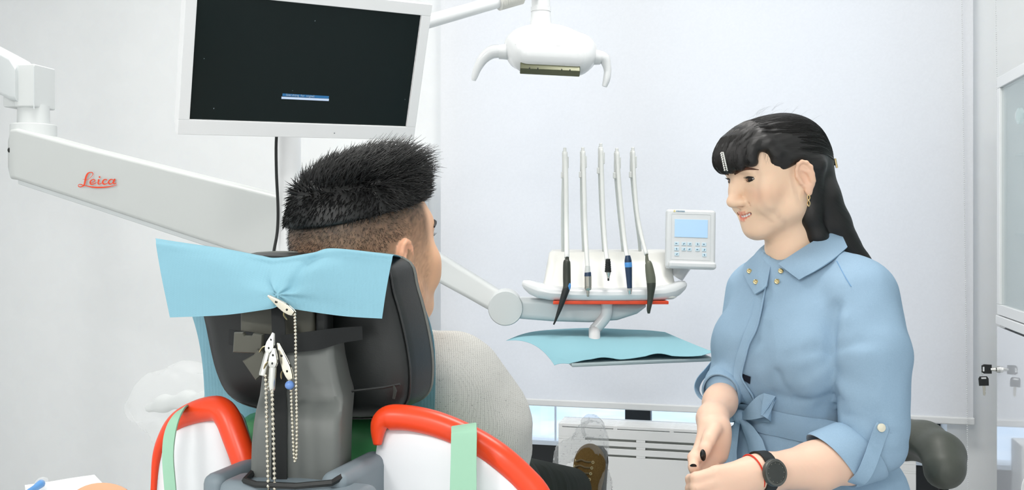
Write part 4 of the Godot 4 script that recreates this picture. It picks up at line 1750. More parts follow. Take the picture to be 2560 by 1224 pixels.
func make_chair() -> void:
	var cr := Vector3(cos(CHAIR_TURN), 0, sin(CHAIR_TURN))
	var cf := Vector3(sin(CHAIR_TURN), 0, -cos(CHAIR_TURN))
	var foot := P(900, 900, 1.75)
	foot.y = 0.0
	var t := thing("dental_chair", "dental chair with black headrest, white back shells and red edges", "dental chair", foot)
	var bas := Basis(cr, Vector3.UP, -cf)

	# headrest cushion
	var hc := P(746, 832, 1.180) + cf * 0.055
	var hx := Transform3D(bas * Basis(Vector3.RIGHT, 0.05), hc)
	var ol := rounded([Vector2(0.104, 0.090), Vector2(0.124, 0.050), Vector2(0.139, -0.01), Vector2(0.1425, -0.055), Vector2(0.134, -0.085), Vector2(0.10, -0.1), Vector2(0.03, -0.104), Vector2(-0.06, -0.1), Vector2(-0.108, -0.087), Vector2(-0.130, -0.055), Vector2(-0.144, 0.005), Vector2(-0.150, 0.045), Vector2(-0.130, 0.090), Vector2(0, 0.095)], 5)
	var m := MB.new()
	pillow(m, hx, ol, 0.108, 0.004, 0.14)
	var hr := part("headrest", m, mats.black_leather, t, 70.0)
	tag(hr, "black leather headrest cushion with grey piping", "")
	for z in [0.039, -0.03]:
		m = MB.new()
		var pts := []
		for k in ol.size() + 1:
			var q: Vector2 = ol[k % ol.size()]
			pts.append(hx * Vector3(q.x * 0.992, q.y * 0.992, z))
		tube(m, pts, 0.0016 if z > 0 else 0.0022, 6, false)
		part("piping", m, mats.black_leather if z > 0 else mats.pipe_grey, hr)
	m = MB.new()
	tube(m, [P(880, 977, 1.119), P(960, 968, 1.108), P(1000, 960, 1.104)], 0.0016, 6)
	part("zip", m, mats.black_rubber, hr)
	m = MB.new()
	tube(m, [P(984, 962, 1.100), P(988, 976, 1.099), P(984, 996, 1.099)], [0.0012, 0.0022, 0.0016], 6)
	part("zip_pull", m, mats.dark_metal, hr)

	# mount: bracket and column
	m = MB.new()
	var bx := Transform3D(Basis(Vector3.UP, -0.12), P(705, 800, 1.150))
	rbox(m, bx, Vector3(0.092, 0.054, 0.036), 0.006, true)
	part("bracket", m, mats.olive_plastic, t)
	m = MB.new()
	rbox(m, Transform3D(Basis(Vector3.UP, -0.12), P(812, 800, 1.138)), Vector3(0.014, 0.05, 0.03), 0.005, true)
	part("bracket_knob", m, mats.black_rubber, t)
	m = MB.new()
	var rings := []
	for e in [[842, 668, 826, 1.118, 0.03], [850, 664, 830, 1.113, 0.03], [900, 656, 834, 1.108, 0.03], [960, 648, 846, 1.104, 0.03], [990, 644, 854, 1.100, 0.03], [1006, 640, 855, 1.092, 0.03], [1030, 634, 853, 1.076, 0.03], [1060, 629, 850, 1.068, 0.03], [1110, 624, 848, 1.064, 0.03], [1200, 621, 846, 1.062, 0.03], [1330, 618, 842, 1.062, 0.03]]:
		var a := P(e[1], e[0], e[3])
		var b := P(e[2], e[0], e[3] - 0.006)
		var sx := (b - a).normalized()
		var back := sx.cross(Vector3.UP)
		if back.z > 0:
			back = -back
		rings.append(ring_rr((a + b) * 0.5 + back * 0.035, sx, back, a.distance_to(b) * 0.5, 0.035, 0.009, 4))
	loft(m, rings)
	part("column", m, mats.column_grey, t, 38.0)

	# yoke round the column
	m = MB.new()
	for e in [[560, 622, 1166, 1.095], [848, 922, 1163, 1.06]]:
		var a := P(e[0], e[2], e[3])
		var b := P(e[1], e[2], e[3])
		rbox(m, Transform3D(Basis(Vector3.UP, -CHAIR_TURN), (a + b) * 0.5 + Vector3(0, -0.085, -0.02)), Vector3(a.distance_to(b), 0.17, 0.12), 0.012, true)
	rbox(m, Transform3D(Basis(Vector3.UP, -CHAIR_TURN), P(745, 1300, 1.045)), Vector3(0.175, 0.085, 0.05), 0.012, true)
	part("yoke", m, mats.yoke_grey, t)
	m = MB.new()
	tube(m, [P(632, 1180, 1.068), P(612, 1200, 1.040), P(640, 1210, 1.03), P(740, 1214, 1.018), P(830, 1206, 1.015), P(848, 1195, 1.025), P(858, 1180, 1.045)], 0.0035, 6)
	part("gasket", m, mats.black_rubber, t)

	# white back shells, red edges, green cushion
	var lobes := [
		[[[398, 1130], [412, 1090], [440, 1066], [490, 1048], [525, 1044], [543, 1054], [556, 1090], [572, 1150], [592, 1240], [600, 1420], [580, 1600], [470, 1640], [392, 1560], [386, 1400], [388, 1240]],
			[[383, 1500, 1.20], [382, 1300, 1.20], [385, 1210, 1.20], [392, 1140, 1.195], [412, 1090, 1.185], [445, 1050, 1.175], [500, 1026, 1.165], [545, 1021, 1.155], [569, 1044, 1.145], [588, 1090, 1.135], [608, 1146, 1.125], [618, 1190, 1.12]]],
		[[[926, 1240], [929, 1150], [938, 1092], [955, 1070], [1000, 1067], [1060, 1080], [1130, 1104], [1200, 1140], [1262, 1190], [1305, 1240], [1370, 1380], [1380, 1560], [1280, 1640], [1000, 1640], [920, 1560], [922, 1400]],
			[[944, 1110, 1.09], [945, 1078, 1.09], [953, 1053, 1.09], [975, 1043, 1.09], [1020, 1044, 1.085], [1080, 1056, 1.08], [1140, 1078, 1.075], [1200, 1108, 1.07], [1255, 1145, 1.06], [1310, 1195, 1.055], [1350, 1245, 1.05], [1400, 1360, 1.045], [1410, 1500, 1.045]]]]
	for n in 2:
		var org: Vector3 = P(500 if n == 0 else 1140, 1200, chair_depth(500 if n == 0 else 1140))
		var lx := Transform3D(bas, org + cf * 0.03)
		var out := []
		for q in lobes[n][0]:
			var w := lx.affine_inverse() * on_plane(q[0], q[1], org, cf)
			out.append(Vector2(w.x, w.y))
		m = MB.new()
		pillow(m, lx, rounded(out, 4), 0.06, 0.002, 0.09)
		var sh := part("back_shell", m, mats.shell_white, t, 60.0)
		tag(sh, "white moulded back shell with a red edge", "")
		m = MB.new()
		var pts := []
		var rad := []
		for q in lobes[n][1]:
			pts.append(P(q[0], q[1], q[2] + 0.016))
			rad.append(0.0145)
		rad[0] = 0.005
		rad[1] = 0.0085
		rad[2] = 0.0115
		if n == 0:
			rad = [0.004, 0.004, 0.004, 0.0055, 0.008, 0.0115, 0.0145, 0.0155, 0.0155, 0.0155, 0.015, 0.0145]
		var up := cf
		tube(m, smooth_path(pts, 5), smooth_nums(rad, 5), 14, true, 1.0)
		var re := part("red_edge", m, mats.red_vinyl, sh, 180.0)
		tag(re, "glossy orange-red padded edge", "")
		# mint elastic strap
		m = MB.new()
		var sp := []
		var sw := []
		var sn := []
		if n == 0:
			for q in [[470, 1020, 1.21, 12], [455, 1022, 1.165, 14], [436, 1050, 1.142, 15], [424, 1090, 1.136, 16], [420, 1140, 1.132, 15], [424, 1200, 1.131, 15], [432, 1290, 1.13, 15]]:
				sp.append(P(q[0], q[1], q[2]))
				sw.append(q[3] * 0.00047)
				sn.append([Vector3(-0.5, 0.85, 0.0), Vector3(-0.5, 0.8, 0.3), Vector3(-0.4, 0.5, 0.75), Vector3(-0.25, 0.2, 0.95), Vector3(-0.15, 0.1, 1), Vector3(-0.1, 0.05, 1), Vector3(-0.1, 0.05, 1)][sp.size() - 1].normalized())
		else:
			for q in [[1160, 1062, 1.082, 31], [1160, 1064, 1.066, 32], [1160, 1074, 1.053, 32], [1160, 1090, 1.046, 32], [1159, 1150, 1.042, 32], [1158, 1224, 1.040, 33], [1156, 1330, 1.04, 33]]:
				sp.append(P(q[0], q[1], q[2]))
				sw.append(q[3] * 0.00044)
				sn.append([Vector3(-0.1, 0.9, 0.2), Vector3(-0.1, 0.8, 0.5), Vector3(-0.1, 0.5, 0.8), Vector3(-0.1, 0.2, 1), Vector3(-0.1, 0.05, 1), Vector3(-0.1, 0.05, 1), Vector3(-0.1, 0.05, 1)][sp.size() - 1].normalized())
		ribbon(m, smooth_path(sp, 4), smooth_nums(sw, 4), 0.0022, smooth_path(sn, 4))
		part("elastic_strap", m, mats.mint_elastic, sh, 60.0)
	# green upholstery: back cushion, seat, leg rest
	m = MB.new()
	var gx := Transform3D(bas * Basis(Vector3.RIGHT, 0.22), P(900, 1285, 1.29))
	pillow(m, gx, rounded([Vector2(0.14, 0.135), Vector2(0.2, 0.09), Vector2(0.235, 0), Vector2(0.23, -0.2), Vector2(0.18, -0.28), Vector2(0, -0.3), Vector2(-0.18, -0.28), Vector2(-0.23, -0.2), Vector2(-0.235, 0), Vector2(-0.2, 0.09), Vector2(-0.14, 0.135), Vector2(0, 0.142)], 4), 0.07, 0.006)
	part("back_cushion", m, mats.green_vinyl, t, 60.0)
	m = MB.new()
	rings = []
	for e in [[0.0, 0.52, 0.05, 0.2], [0.03, 0.52, 0.055, 0.24], [0.3, 0.50, 0.055, 0.25], [0.55, 0.50, 0.05, 0.23], [0.8, 0.47, 0.045, 0.2], [1.05, 0.42, 0.04, 0.17], [1.14, 0.40, 0.03, 0.13]]:
		var c: Vector3 = P(905, 900, 1.33) + cf * e[0]
		c.y = e[1]
		rings.append(ring_rr(c, cr, Vector3.UP, e[3], e[2], 0.03, 4))
	loft(m, rings)
	part("seat_cushion", m, mats.green_vinyl, t, 60.0)
	m = MB.new()
	var pc := P(905, 900, 1.33) + cf * 0.3
	for e in [[0.0, 0.04, 0.30, 0.22], [0.04, 0.44, 0.12, 0.12]]:
		rbox(m, Transform3D(bas, Vector3(pc.x, (e[0] + e[1]) / 2 + 0.002, pc.z)), Vector3(e[2] * 1.3, e[1] - e[0], e[3] * 2.4), 0.02)
	part("pedestal", m, mats.white_plastic, t)
	# webbing on the headrest mount
	m = MB.new()
	var sp := []
	var nn := []
	for q in [[694, 742, 1.112], [695, 790, 1.112], [697, 840, 1.104], [698, 960, 1.098], [699, 1005, 1.082], [699, 1040, 1.064], [698, 1130, 1.056], [698, 1280, 1.052]]:
		sp.append(P(q[0], q[1], q[2]))
		nn.append(Vector3(0, 0.1, 1).normalized())
	ribbon(m, smooth_path(sp, 3), smooth_nums([0.0075, 0.0075, 0.0078, 0.0078, 0.008, 0.0082, 0.0085, 0.0085], 3), 0.002, smooth_path(nn, 3))
	part("hanging_strap", m, mats.black_web, t)
	m = MB.new()
	ribbon(m, smooth_path([P(575, 842, 1.155), P(620, 850, 1.128), P(700, 858, 1.105), P(790, 850, 1.098), P(850, 838, 1.112), P(905, 832, 1.125)], 4), smooth_nums([0.009, 0.010, 0.010, 0.011, 0.009, 0.008], 4), 0.003, smooth_path([Vector3(-0.5, 0, 1), Vector3(-0.3, 0, 1), Vector3(0, 0, 1), Vector3(0, 0, 1), Vector3(0.4, 0, 1), Vector3(0.4, 0, 1)], 4))
	part("mount_strap", m, mats.black_web, t)
	m = MB.new()
	var bk := Transform3D(Basis(Vector3.UP, -0.1) * Basis(Vector3.BACK, -0.06), P(622, 856, 1.098))
	extrude(m, bk, PackedVector2Array([Vector2(-0.017, 0.011), Vector2(-0.006, 0.012), Vector2(-0.004, 0.0085), Vector2(0.004, 0.0085), Vector2(0.006, 0.012), Vector2(0.017, 0.011), Vector2(0.017, -0.011), Vector2(-0.017, -0.012)]), 0.008, 0.0015)
	part("buckle", m, mats.olive_plastic, t)
	m = MB.new()
	bk = Transform3D(Basis(Vector3.UP, -0.1) * Basis(Vector3.BACK, 0.62), P(652, 915, 1.088))
	extrude(m, bk, PackedVector2Array([Vector2(-0.013, 0.017), Vector2(0.002, 0.015), Vector2(0.009, 0.018), Vector2(0.012, 0.013), Vector2(0.0105, -0.016), Vector2(-0.002, -0.017), Vector2(-0.004, -0.009), Vector2(-0.013, -0.010)]), 0.008, 0.0015)
	part("buckle", m, mats.olive_plastic, t)

	# blue paper bib over the headrest
	t = thing("paper_bib", "light blue crinkled paper bib draped over the black headrest", "paper bib", P(690, 700, 1.15))
	var cg := [
		[[425, 793, 1.165], [560, 787, 1.132], [672, 772, 1.100], [700, 766, 1.098], [760, 776, 1.106], [860, 790, 1.110], [955, 796, 1.103]],
		[[415, 745, 1.168], [560, 745, 1.132], [672, 738, 1.102], [694, 736, 1.098], [770, 738, 1.108], [870, 745, 1.112], [962, 748, 1.105]],
		[[404, 690, 1.175], [560, 695, 1.136], [660, 702, 1.126], [692, 700, 1.115], [780, 682, 1.112], [880, 690, 1.117], [970, 700, 1.110]],
		[[394, 635, 1.193], [550, 645, 1.155], [655, 660, 1.150], [692, 664, 1.142], [790, 648, 1.132], [880, 645, 1.130], [979, 655, 1.120]],
		[[390, 603, 1.205], [545, 619, 1.190], [650, 639, 1.172], [692, 645, 1.165], [780, 632, 1.155], [835, 621, 1.150], [986, 637, 1.136]],
		[[398, 612, 1.28], [545, 640, 1.28], [650, 655, 1.28], [692, 660, 1.28], [790, 655, 1.27], [850, 640, 1.265], [1012, 655, 1.25]],
		[[470, 760, 1.335], [560, 760, 1.33], [650, 760, 1.325], [700, 760, 1.32], [800, 750, 1.31], [900, 745, 1.30], [1052, 742, 1.277]],
		[[505, 900, 1.345], [570, 900, 1.34], [650, 900, 1.33], [700, 900, 1.325], [800, 900, 1.32], [900, 900, 1.31], [1086, 860, 1.282]],
		[[516, 1110, 1.37], [570, 1110, 1.365], [650, 1110, 1.35], [700, 1110, 1.345], [800, 1110, 1.34], [900, 1110, 1.33], [1086, 1055, 1.30]]]
	m = MB.new()
	sheet(m, 90, 110, func(u, v):
		var p := net_point(cg, u, v)
		if v < 0.47:
			# pleats that run into the clip
			var du: float = u - 0.5
			var dv: float = (v - 0.125) * 1.4
			var ang := atan2(dv, du)
			var r := sqrt(du * du + dv * dv)
			p.z += 0.0035 * sin(ang * 7.0 + 0.6) * exp(-r * 5.0) * smoothstep(0.0, 0.06, r)
			p.z -= 0.012 * exp(-pow((u - 0.56 - (v - 0.125) * 0.35) * 26.0, 2.0)) * smoothstep(0.1, 0.22, v) * smoothstep(0.47, 0.3, v)
		return p, 0.0005)
	part("paper", m, mats.bib_blue, t, 180.0)

	# clips and chains
	t = thing("bib_chain", "silver bib chain with one clip biting the blue paper", "chain", P(738, 1150, 1.02))
	alligator(t, P(672, 739, 1.088), P(735, 784, 1.080), 0.3)
	alligator(t, P(695, 858, 1.072), P(728, 948, 1.062), 0.2)
	m = MB.new()
	bead_line(m, smooth_path([P(737, 786, 1.078), P(739, 850, 1.062), P(740, 950, 1.052), P(742, 1060, 1.036), P(741, 1140, 1.034), P(738, 1152, 1.034), P(735, 1140, 1.034), P(731, 1060, 1.036), P(728, 980, 1.052), P(727, 950, 1.06)], 8), 0.0019, 0.0041)
	var bc := part("bead_chain", m, mats.chrome_warm, t)
	bc.set_meta("kind", "stuff")
	m = MB.new()
	ball(m, P(724, 962, 1.052), Vector3(0.0052, 0.005, 0.0052), Basis(), 10, 14)
	part("blue_bead", m, mats.bead_blue, t)
	t = thing("bib_chain", "silver bib chain with two sleeved clips hanging on the black strap", "chain", P(668, 1224, 1.02))
	alligator(t, P(684, 832, 1.070), P(663, 912, 1.062), 0.0, true)
	alligator(t, P(686, 870, 1.060), P(680, 948, 1.056), 0.0, true)
	m = MB.new()
	bead_line(m, smooth_path([P(664, 938, 1.058), P(666, 1000, 1.044), P(668, 1100, 1.03), P(671, 1224, 1.024), P(673, 1330, 1.024), P(681, 1346, 1.024), P(689, 1330, 1.024), P(687, 1224, 1.024), P(684, 1100, 1.028), P(681, 1000, 1.038), P(680, 974, 1.05)], 8), 0.0022, 0.0052)
	bc = part("bead_chain", m, mats.chrome_warm, t)
	bc.set_meta("kind", "stuff")


func alligator(t: Node3D, a: Vector3, b: Vector3, open := 0.0, sleeve := false) -> void:
	# spring clip: nose at a, tail at b
	var ax := (b - a)
	var l := ax.length()
	ax = ax.normalized()
	var sd := ax.cross(Vector3(0, 0, 1)).normalized()
	var up := sd.cross(ax).normalized()
	var m := MB.new()
	var body := l * (0.62 if sleeve else 1.0)
	for s in [1.0, -1.0]:
		var rings := []
		for e in [[0.0, 0.0012, 0.0012], [0.15, 0.0022, 0.0016], [0.5, 0.0042, 0.0024], [0.72, 0.0048, 0.0026], [0.9, 0.004, 0.0022], [1.0, 0.0028, 0.0016]]:
			var c: Vector3 = a + ax * (e[0] * body) + up * s * (0.0018 + (0.003 if e[0] > 0.4 else 0.001) * (0.5 if sleeve else 0.3))
			rings.append(ring_rr(c, sd, up, e[1], e[2] * 0.6, 0.0008, 2))
		loft(m, rings)
	var jaw := part("clip_jaws", m, mats.chrome_warm if not sleeve else mats.chrome, t)
	m = MB.new()
	var c2 := a + ax * body * 0.66
	tube(m, [c2 - sd * 0.005, c2 + sd * 0.005], 0.0018, 8)
	part("pivot", m, mats.dark_metal, jaw)
	m = MB.new()
	for e in [0.35, 0.78]:
		ball(m, a + ax * body * e + up * 0.0052, Vector3(0.001, 0.0014, 0.0006), Basis(), 4, 8)
	var ho := part("rivet_hole", m, mats.black_rubber, jaw)
	ho.set_meta("kind", "stuff")
	# release lever
	m = MB.new()
	var lv := a + ax * body * 0.68 + sd * 0.004
	tube(m, smooth_path([lv, lv + sd * 0.004 + ax * 0.003, lv + sd * 0.006 + ax * 0.009], 3), [0.001, 0.0016, 0.0022, 0.0026, 0.0026, 0.0024, 0.001], 8, true, 0.4)
	part("lever", m, mats.brass_steel, jaw)
	if sleeve:
		m = MB.new()
		var q := Transform3D(Basis(Quaternion(Vector3.UP, ax)), a + ax * (l * 0.6))
		lathe(m, q, [Vector2(0, 0), Vector2(0.0036, 0), Vector2(0.0042, 0.001), Vector2(0.0044, l * 0.4 + 0.010), Vector2(0.0038, l * 0.4 + 0.012), Vector2(0, l * 0.4 + 0.012)], 16)
		part("sleeve", m, mats.chrome, t)


func make_small_things() -> void:
	# side table with the paper, shield and tube at the lower left
	var ty := 0.840
	var tc := P(190, 1224, 1.25)
	var t := thing("side_table", "small white rolling table at the lower left behind the chair", "table", Vector3(tc.x, 0, tc.z + 0.1))
	var m := MB.new()
	var tp := PackedVector2Array()
	for e in [[78, 1216, 1.31], [232, 1192, 1.345], [330, 1330, 1.08], [92, 1334, 1.08]]:
		var q := P(e[0], e[1], e[2])
		tp.append(Vector2(q.x, -q.z))
	extrude(m, Transform3D(Basis(Vector3.RIGHT, -PI / 2), Vector3(0, ty - 0.009, 0)), tp, 0.018, 0.003)
	part("table_top", m, mats.white_plastic, t)
	for e in [[-0.055, -0.04], [0.01, -0.05], [0.02, 0.15], [0.115, 0.15]]:
		m = MB.new()
		tube(m, [Vector3(tc.x + e[0], 0.03, tc.z + e[1]), Vector3(tc.x + e[0], ty - 0.02, tc.z + e[1])], 0.011, 10)
		var lg := part("leg", m, mats.white_plastic, t)
		m = MB.new()
		tube(m, [Vector3(tc.x + e[0] - 0.008, 0.024, tc.z + e[1]), Vector3(tc.x + e[0] + 0.008, 0.024, tc.z + e[1])], 0.023, 16)
		part("caster", m, mats.black_rubber, lg)
	t = thing("paper_sheet", "white paper lying on the side table under the orange shield", "paper", Vector3(tc.x, ty, tc.z))
	m = MB.new()
	var pg := [[[62, 1212, 1.32], [120, 1204, 1.335], [180, 1194, 1.35], [236, 1186, 1.36]], [[70, 1270, 1.2], [160, 1266, 1.2], [230, 1262, 1.205], [300, 1256, 1.215]], [[80, 1340, 1.08], [170, 1340, 1.08], [250, 1340, 1.08], [345, 1335, 1.08]]]
	sheet(m, 20, 16, func(u, v):
		var p := net_point(pg, u, v)
		p.y = maxf(p.y, ty + 0.001)
		return p, 0.0004)
	part("page", m, mats.bright_white, t, 180.0)
	t = thing("light_shield", "translucent orange curing-light shield lying on white paper", "light shield", P(240, 1216, 1.21))
	m = MB.new()
	var sh := []
	for k in 30:
		var a := TAU * k / 30
		sh.append(Vector2(cos(a) * 0.038 * (1.0 + 0.1 * cos(a)), sin(a) * 0.032))
	extrude(m, Transform3D(Basis(Vector3.RIGHT, -1.15) * Basis(Vector3.UP, 0.1), P(243, 1250, 1.19)), PackedVector2Array(sh), 0.004, 0.0012)
	part("shield_plate", m, mats.orange_shield, t)
	m = MB.new()
	tube(m, [P(243, 1250, 1.19), P(243, 1290, 1.17)], 0.006, 10)
	part("socket", m, mats.orange_shield, t)
	t = thing("plastic_tube", "clear plastic tube with a blue core on the white paper", "tube", P(80, 1230, 1.25))
	m = MB.new()
	tube(m, [P(60, 1238, 1.23), P(88, 1219, 1.27), P(103, 1208, 1.29)], [0.0045, 0.0045, 0.0055], 10)
	part("core", m, mats.sky_blue_plastic, t)
	m = MB.new()
	tube(m, smooth_path([P(98, 1211, 1.285), P(107, 1204, 1.30), P(115, 1199, 1.315)], 4), [0.0064, 0.007, 0.0075, 0.0075, 0.007, 0.006, 0.005, 0.0035, 0.002], 12)
	part("clear_cap", m, mats.film, t)

	# plastic-wrapped armrest beside the chair
	t = thing("wrapped_armrest", "armrest wrapped in crinkled clear plastic film beside the chair", "armrest", P(430, 1080, 1.52))
	var f := Field.new()
	var core := Field.new()
	core.chain([P(372, 1020, 1.62), P(410, 1008, 1.6), P(470, 1000, 1.56), P(560, 1010, 1.5)], [0.008, 0.011, 0.013, 0.014], 0.02)
	core.chain([P(520, 1010, 1.52), P(540, 1200, 1.52), P(560, 1700, 1.5)], [0.02, 0.02, 0.02], 0.02)
	m = MB.new()
	nets(m, core, 0.006)
	part("armrest_pad", m, mats.grey_white_plastic, t, 180.0)
	f.chain([P(345, 1022, 1.62), P(400, 995, 1.6), P(470, 980, 1.56), P(560, 1000, 1.5)], [0.022, 0.038, 0.044, 0.04], 0.03)
	f.chain([P(400, 1040, 1.58), P(440, 1075, 1.55), P(480, 1100, 1.53)], [0.03, 0.03, 0.02], 0.03)
	var nz := FastNoiseLite.new()
	nz.frequency = 26.0
	nz.seed = 12
	f.warp = func(p: Vector3, d: float) -> float: return d + 0.009 * (absf(nz.get_noise_3d(p.x, p.y * 1.6, p.z)) - 0.2)
	m = MB.new()
	nets(m, f, 0.005)
	part("plastic_film", m, mats.film, t, 180.0)


# ---------------------------------------------------------------- heads
# own axes of a head: x to its left, y up, z forward; eye level at y = 0
func head_field(fem: bool) -> Field:
	var f := Field.new()
	f.egg(Vector3(0, 0.022, -0.010), Vector3(0.0735, 0.071 if fem else 0.079, 0.093), 0.02)
	f.egg(Vector3(0, 0.026, 0.028), Vector3(0.062, 0.052, 0.056), 0.03)
	f.egg(Vector3(0, -0.034, 0.026), Vector3(0.0585, 0.066, 0.054), 0.03)
	for s in [-1.0, 1.0]:
		f.bone(Vector3(s * 0.056, -0.038, -0.004), Vector3(s * 0.047, -0.068, 0.012), 0.014, 0.014, 0.03)
		f.bone(Vector3(s * 0.047, -0.068, 0.012), Vector3(s * 0.014, -0.095, 0.062), 0.016, 0.015, 0.03)
	f.egg(Vector3(0, -0.094, 0.066), Vector3(0.019, 0.016, 0.018), 0.022)
	f.egg(Vector3(0, -0.075, 0.045), Vector3(0.036, 0.030, 0.036), 0.02)
	# brow, cheekbones
	f.bone(Vector3(-0.030, 0.021, 0.070), Vector3(0.030, 0.021, 0.070), 0.012, 0.012, 0.02)
	for s in [-1.0, 1.0]:
		f.egg(Vector3(s * 0.041, -0.028, 0.055), Vector3(0.023, 0.021, 0.023), 0.022)
		f.egg(Vector3(s * 0.032, -0.050, 0.062), Vector3(0.020, 0.018, 0.019), 0.02)
		# socket
		f.egg(Vector3(s * 0.032, 0.003, 0.0945), Vector3(0.019, 0.0115, 0.0125), 0.012, 1)
	# muzzle
	f.egg(Vector3(0, -0.066, 0.066), Vector3(0.027, 0.020, 0.0195), 0.016)
	# nose
	f.bone(Vector3(0, 0.012, 0.0775), Vector3(0, -0.012, 0.0895), 0.0080, 0.0086, 0.014)
	f.bone(Vector3(0, -0.012, 0.0895), Vector3(0, -0.033, 0.1015), 0.0086, 0.0092, 0.012)
	f.egg(Vector3(0, -0.0362, 0.1026), Vector3(0.0086, 0.0080, 0.0088), 0.010)
	f.bone(Vector3(0, -0.0405, 0.096), Vector3(0, -0.0485, 0.082), 0.0062, 0.0070, 0.008)
	for s in [-1.0, 1.0]:
		f.egg(Vector3(s * 0.0105, -0.0395, 0.0900), Vector3(0.0056, 0.0060, 0.0092), 0.009)
	for s in [-1.0, 1.0]:
		f.egg(Vector3(s * 0.0072, -0.0462, 0.0935), Vector3(0.0036, 0.0028, 0.0060), 0.002, 1)
	# lids: a swelling over the eyeball, slit open
	for s in [-1.0, 1.0]:
		f.egg(Vector3(s * 0.0315, 0.0, 0.0665), Vector3(0.0150, 0.0135, 0.0142), 0.004)
		var bs := Basis(Vector3.UP, s * 0.30) * Basis(Vector3.BACK, s * 0.10)
		f.egg(Vector3(s * 0.0330, -0.0008, 0.0800), Vector3(0.0130, 0.0035, 0.0100), 0.0012, 1, bs)
	if fem:
		# smiling lips round a strip of teeth
		var up := []
		var dn := []
		var ru := []
		var rd := []
		var gap := []
		var rg := []
		for k in 13:
			var x := (k - 6) / 6.0 * 0.036
			var l := lip_lines(absf(x))
			up.append(Vector3(x, l.x, l.z))
			dn.append(Vector3(x, l.y, l.z - 0.0022 * (1.0 - absf(x) / 0.036)))
			gap.append(Vector3(x, (l.x + l.y) * 0.5, l.z + 0.001))
			ru.append(lerpf(0.0033, 0.0018, absf(x) / 0.036))
			rd.append(lerpf(0.0043, 0.0020, absf(x) / 0.036))
			rg.append(maxf((l.x - l.y) * 0.5, 0.0010))
		f.chain(gap, rg, 0.002, 1)
		f.chain(up, ru, 0.003)
		f.chain(dn, rd, 0.003)
		for s in [-1.0, 1.0]:
			# smile fold beside the nose
			f.bone(Vector3(s * 0.0235, -0.0455, 0.0800), Vector3(s * 0.0410, -0.058, 0.0640), 0.0012, 0.0012, 0.008, 1)
	else:
		f.chain([Vector3(-0.024, -0.066, 0.074), Vector3(0, -0.065, 0.088), Vector3(0.024, -0.066, 0.074)], [0.003, 0.0045, 0.003], 0.006)
		f.chain([Vector3(-0.024, -0.067, 0.074), Vector3(0, -0.074, 0.086), Vector3(0.024, -0.067, 0.074)], [0.003, 0.005, 0.003], 0.006)
	# ears
	for s in [-1.0, 1.0]:
		var eb := Basis(Vector3.UP, s * -0.38) * Basis(Vector3.RIGHT, 0.14)
		var ec := Vector3(s * (0.0785 if fem else 0.0735), -0.017, -0.008)
		f.egg(ec + Vector3(0, 0.0015, 0), Vector3(0.0085 if fem else 0.0060, 0.0280, 0.0160), 0.006, 0, eb)
		f.egg(ec + eb * Vector3(s * 0.0085, 0.0005, 0.002), Vector3(0.0070, 0.0175, 0.0090), 0.004, 1, eb)
		var rim := []
		for k in 9:
			var a := lerpf(-0.55, 3.5, k / 8.0)
			rim.append(ec + eb * Vector3(s * (0.0045 + 0.002 * sin(a)), sin(a) * 0.0270 + 0.0015, -cos(a) * 0.0155 * (1.0 if sin(a) > 0 else 0.8)))
		var rr := []
		for q in rim:
			rr.append(0.0031)
		f.chain(rim, rr, 0.003)
		f.egg(ec + eb * Vector3(s * 0.002, -0.027, 0.004), Vector3(0.0042, 0.0085, 0.0068), 0.006)
		f.egg(ec + eb * Vector3(s * 0.002, -0.004, 0.0125), Vector3(0.0036, 0.0065, 0.0030), 0.003)
		f.chain([ec + eb * Vector3(s * 0.004, 0.0135, 0.002), ec + eb * Vector3(s * 0.0045, 0.005, -0.0065), ec + eb * Vector3(s * 0.0045, -0.010, -0.0065)], [0.0018, 0.0024, 0.0024], 0.004)
	return f


# heights of the upper and lower lip and how far forward they lie, at x beside the middle
func lip_lines(x: float) -> Vector3:
	var u := clampf(x / 0.036, 0.0, 1.0)
	return Vector3(lerpf(-0.0610, -0.0530, pow(u, 1.5)), lerpf(-0.0735, -0.0532, pow(u, 1.9)), lerpf(0.0880, 0.0640, pow(u, 1.8)))


func skin_base(p: Vector3, warm := 0.0) -> Color:
	return Color(0.80, 0.52 - warm * 0.05, 0.355 - warm * 0.04)


func woman_skin(p: Vector3) -> Color:
	var c := Color(0.90, 0.635, 0.455)
	var ax := absf(p.x)
	# rouge on the cheeks
	var bl := exp(-(pow((ax - 0.046) / 0.020, 2.0) + pow((p.y + 0.032) / 0.016, 2.0) + pow((p.z - 0.058) / 0.04, 2.0)))
	c = c.lerp(Color(0.76, 0.37, 0.24), 0.55 * bl)
	# lip paint
	if p.z > 0.055 and ax < 0.0365:
		var near := 1.0
		for k in 7:
			var xa := k / 7.0 * 0.036
			var xb := (k + 1) / 7.0 * 0.036
			var la := lip_lines(xa)
			var lb := lip_lines(xb)
			var q := Vector3(ax, p.y, p.z)
			var u := 1.0 - 0.4 * ax / 0.036
			near = minf(near, Geometry3D.get_closest_point_to_segment(q, Vector3(xa, la.x, la.z), Vector3(xb, lb.x, lb.z)).distance_to(q) - 0.0043 * u)
			near = minf(near, Geometry3D.get_closest_point_to_segment(q, Vector3(xa, la.y, la.z - 0.0022), Vector3(xb, lb.y, lb.z - 0.0016)).distance_to(q) - 0.0055 * u)
		var l2 := lip_lines(ax)
		if p.y < l2.x and p.y > l2.y and p.z < l2.z + 0.002:
			near = -1.0
		c = c.lerp(Color(0.74, 0.235, 0.165), 1.0 - smoothstep(-0.0007, 0.0007, near))
	# ear a little redder
	if ax > 0.0755 and absf(p.y + 0.017) < 0.04 and p.z < 0.02:
		c = c.lerp(Color(0.80, 0.40, 0.28), 0.35)
	return c


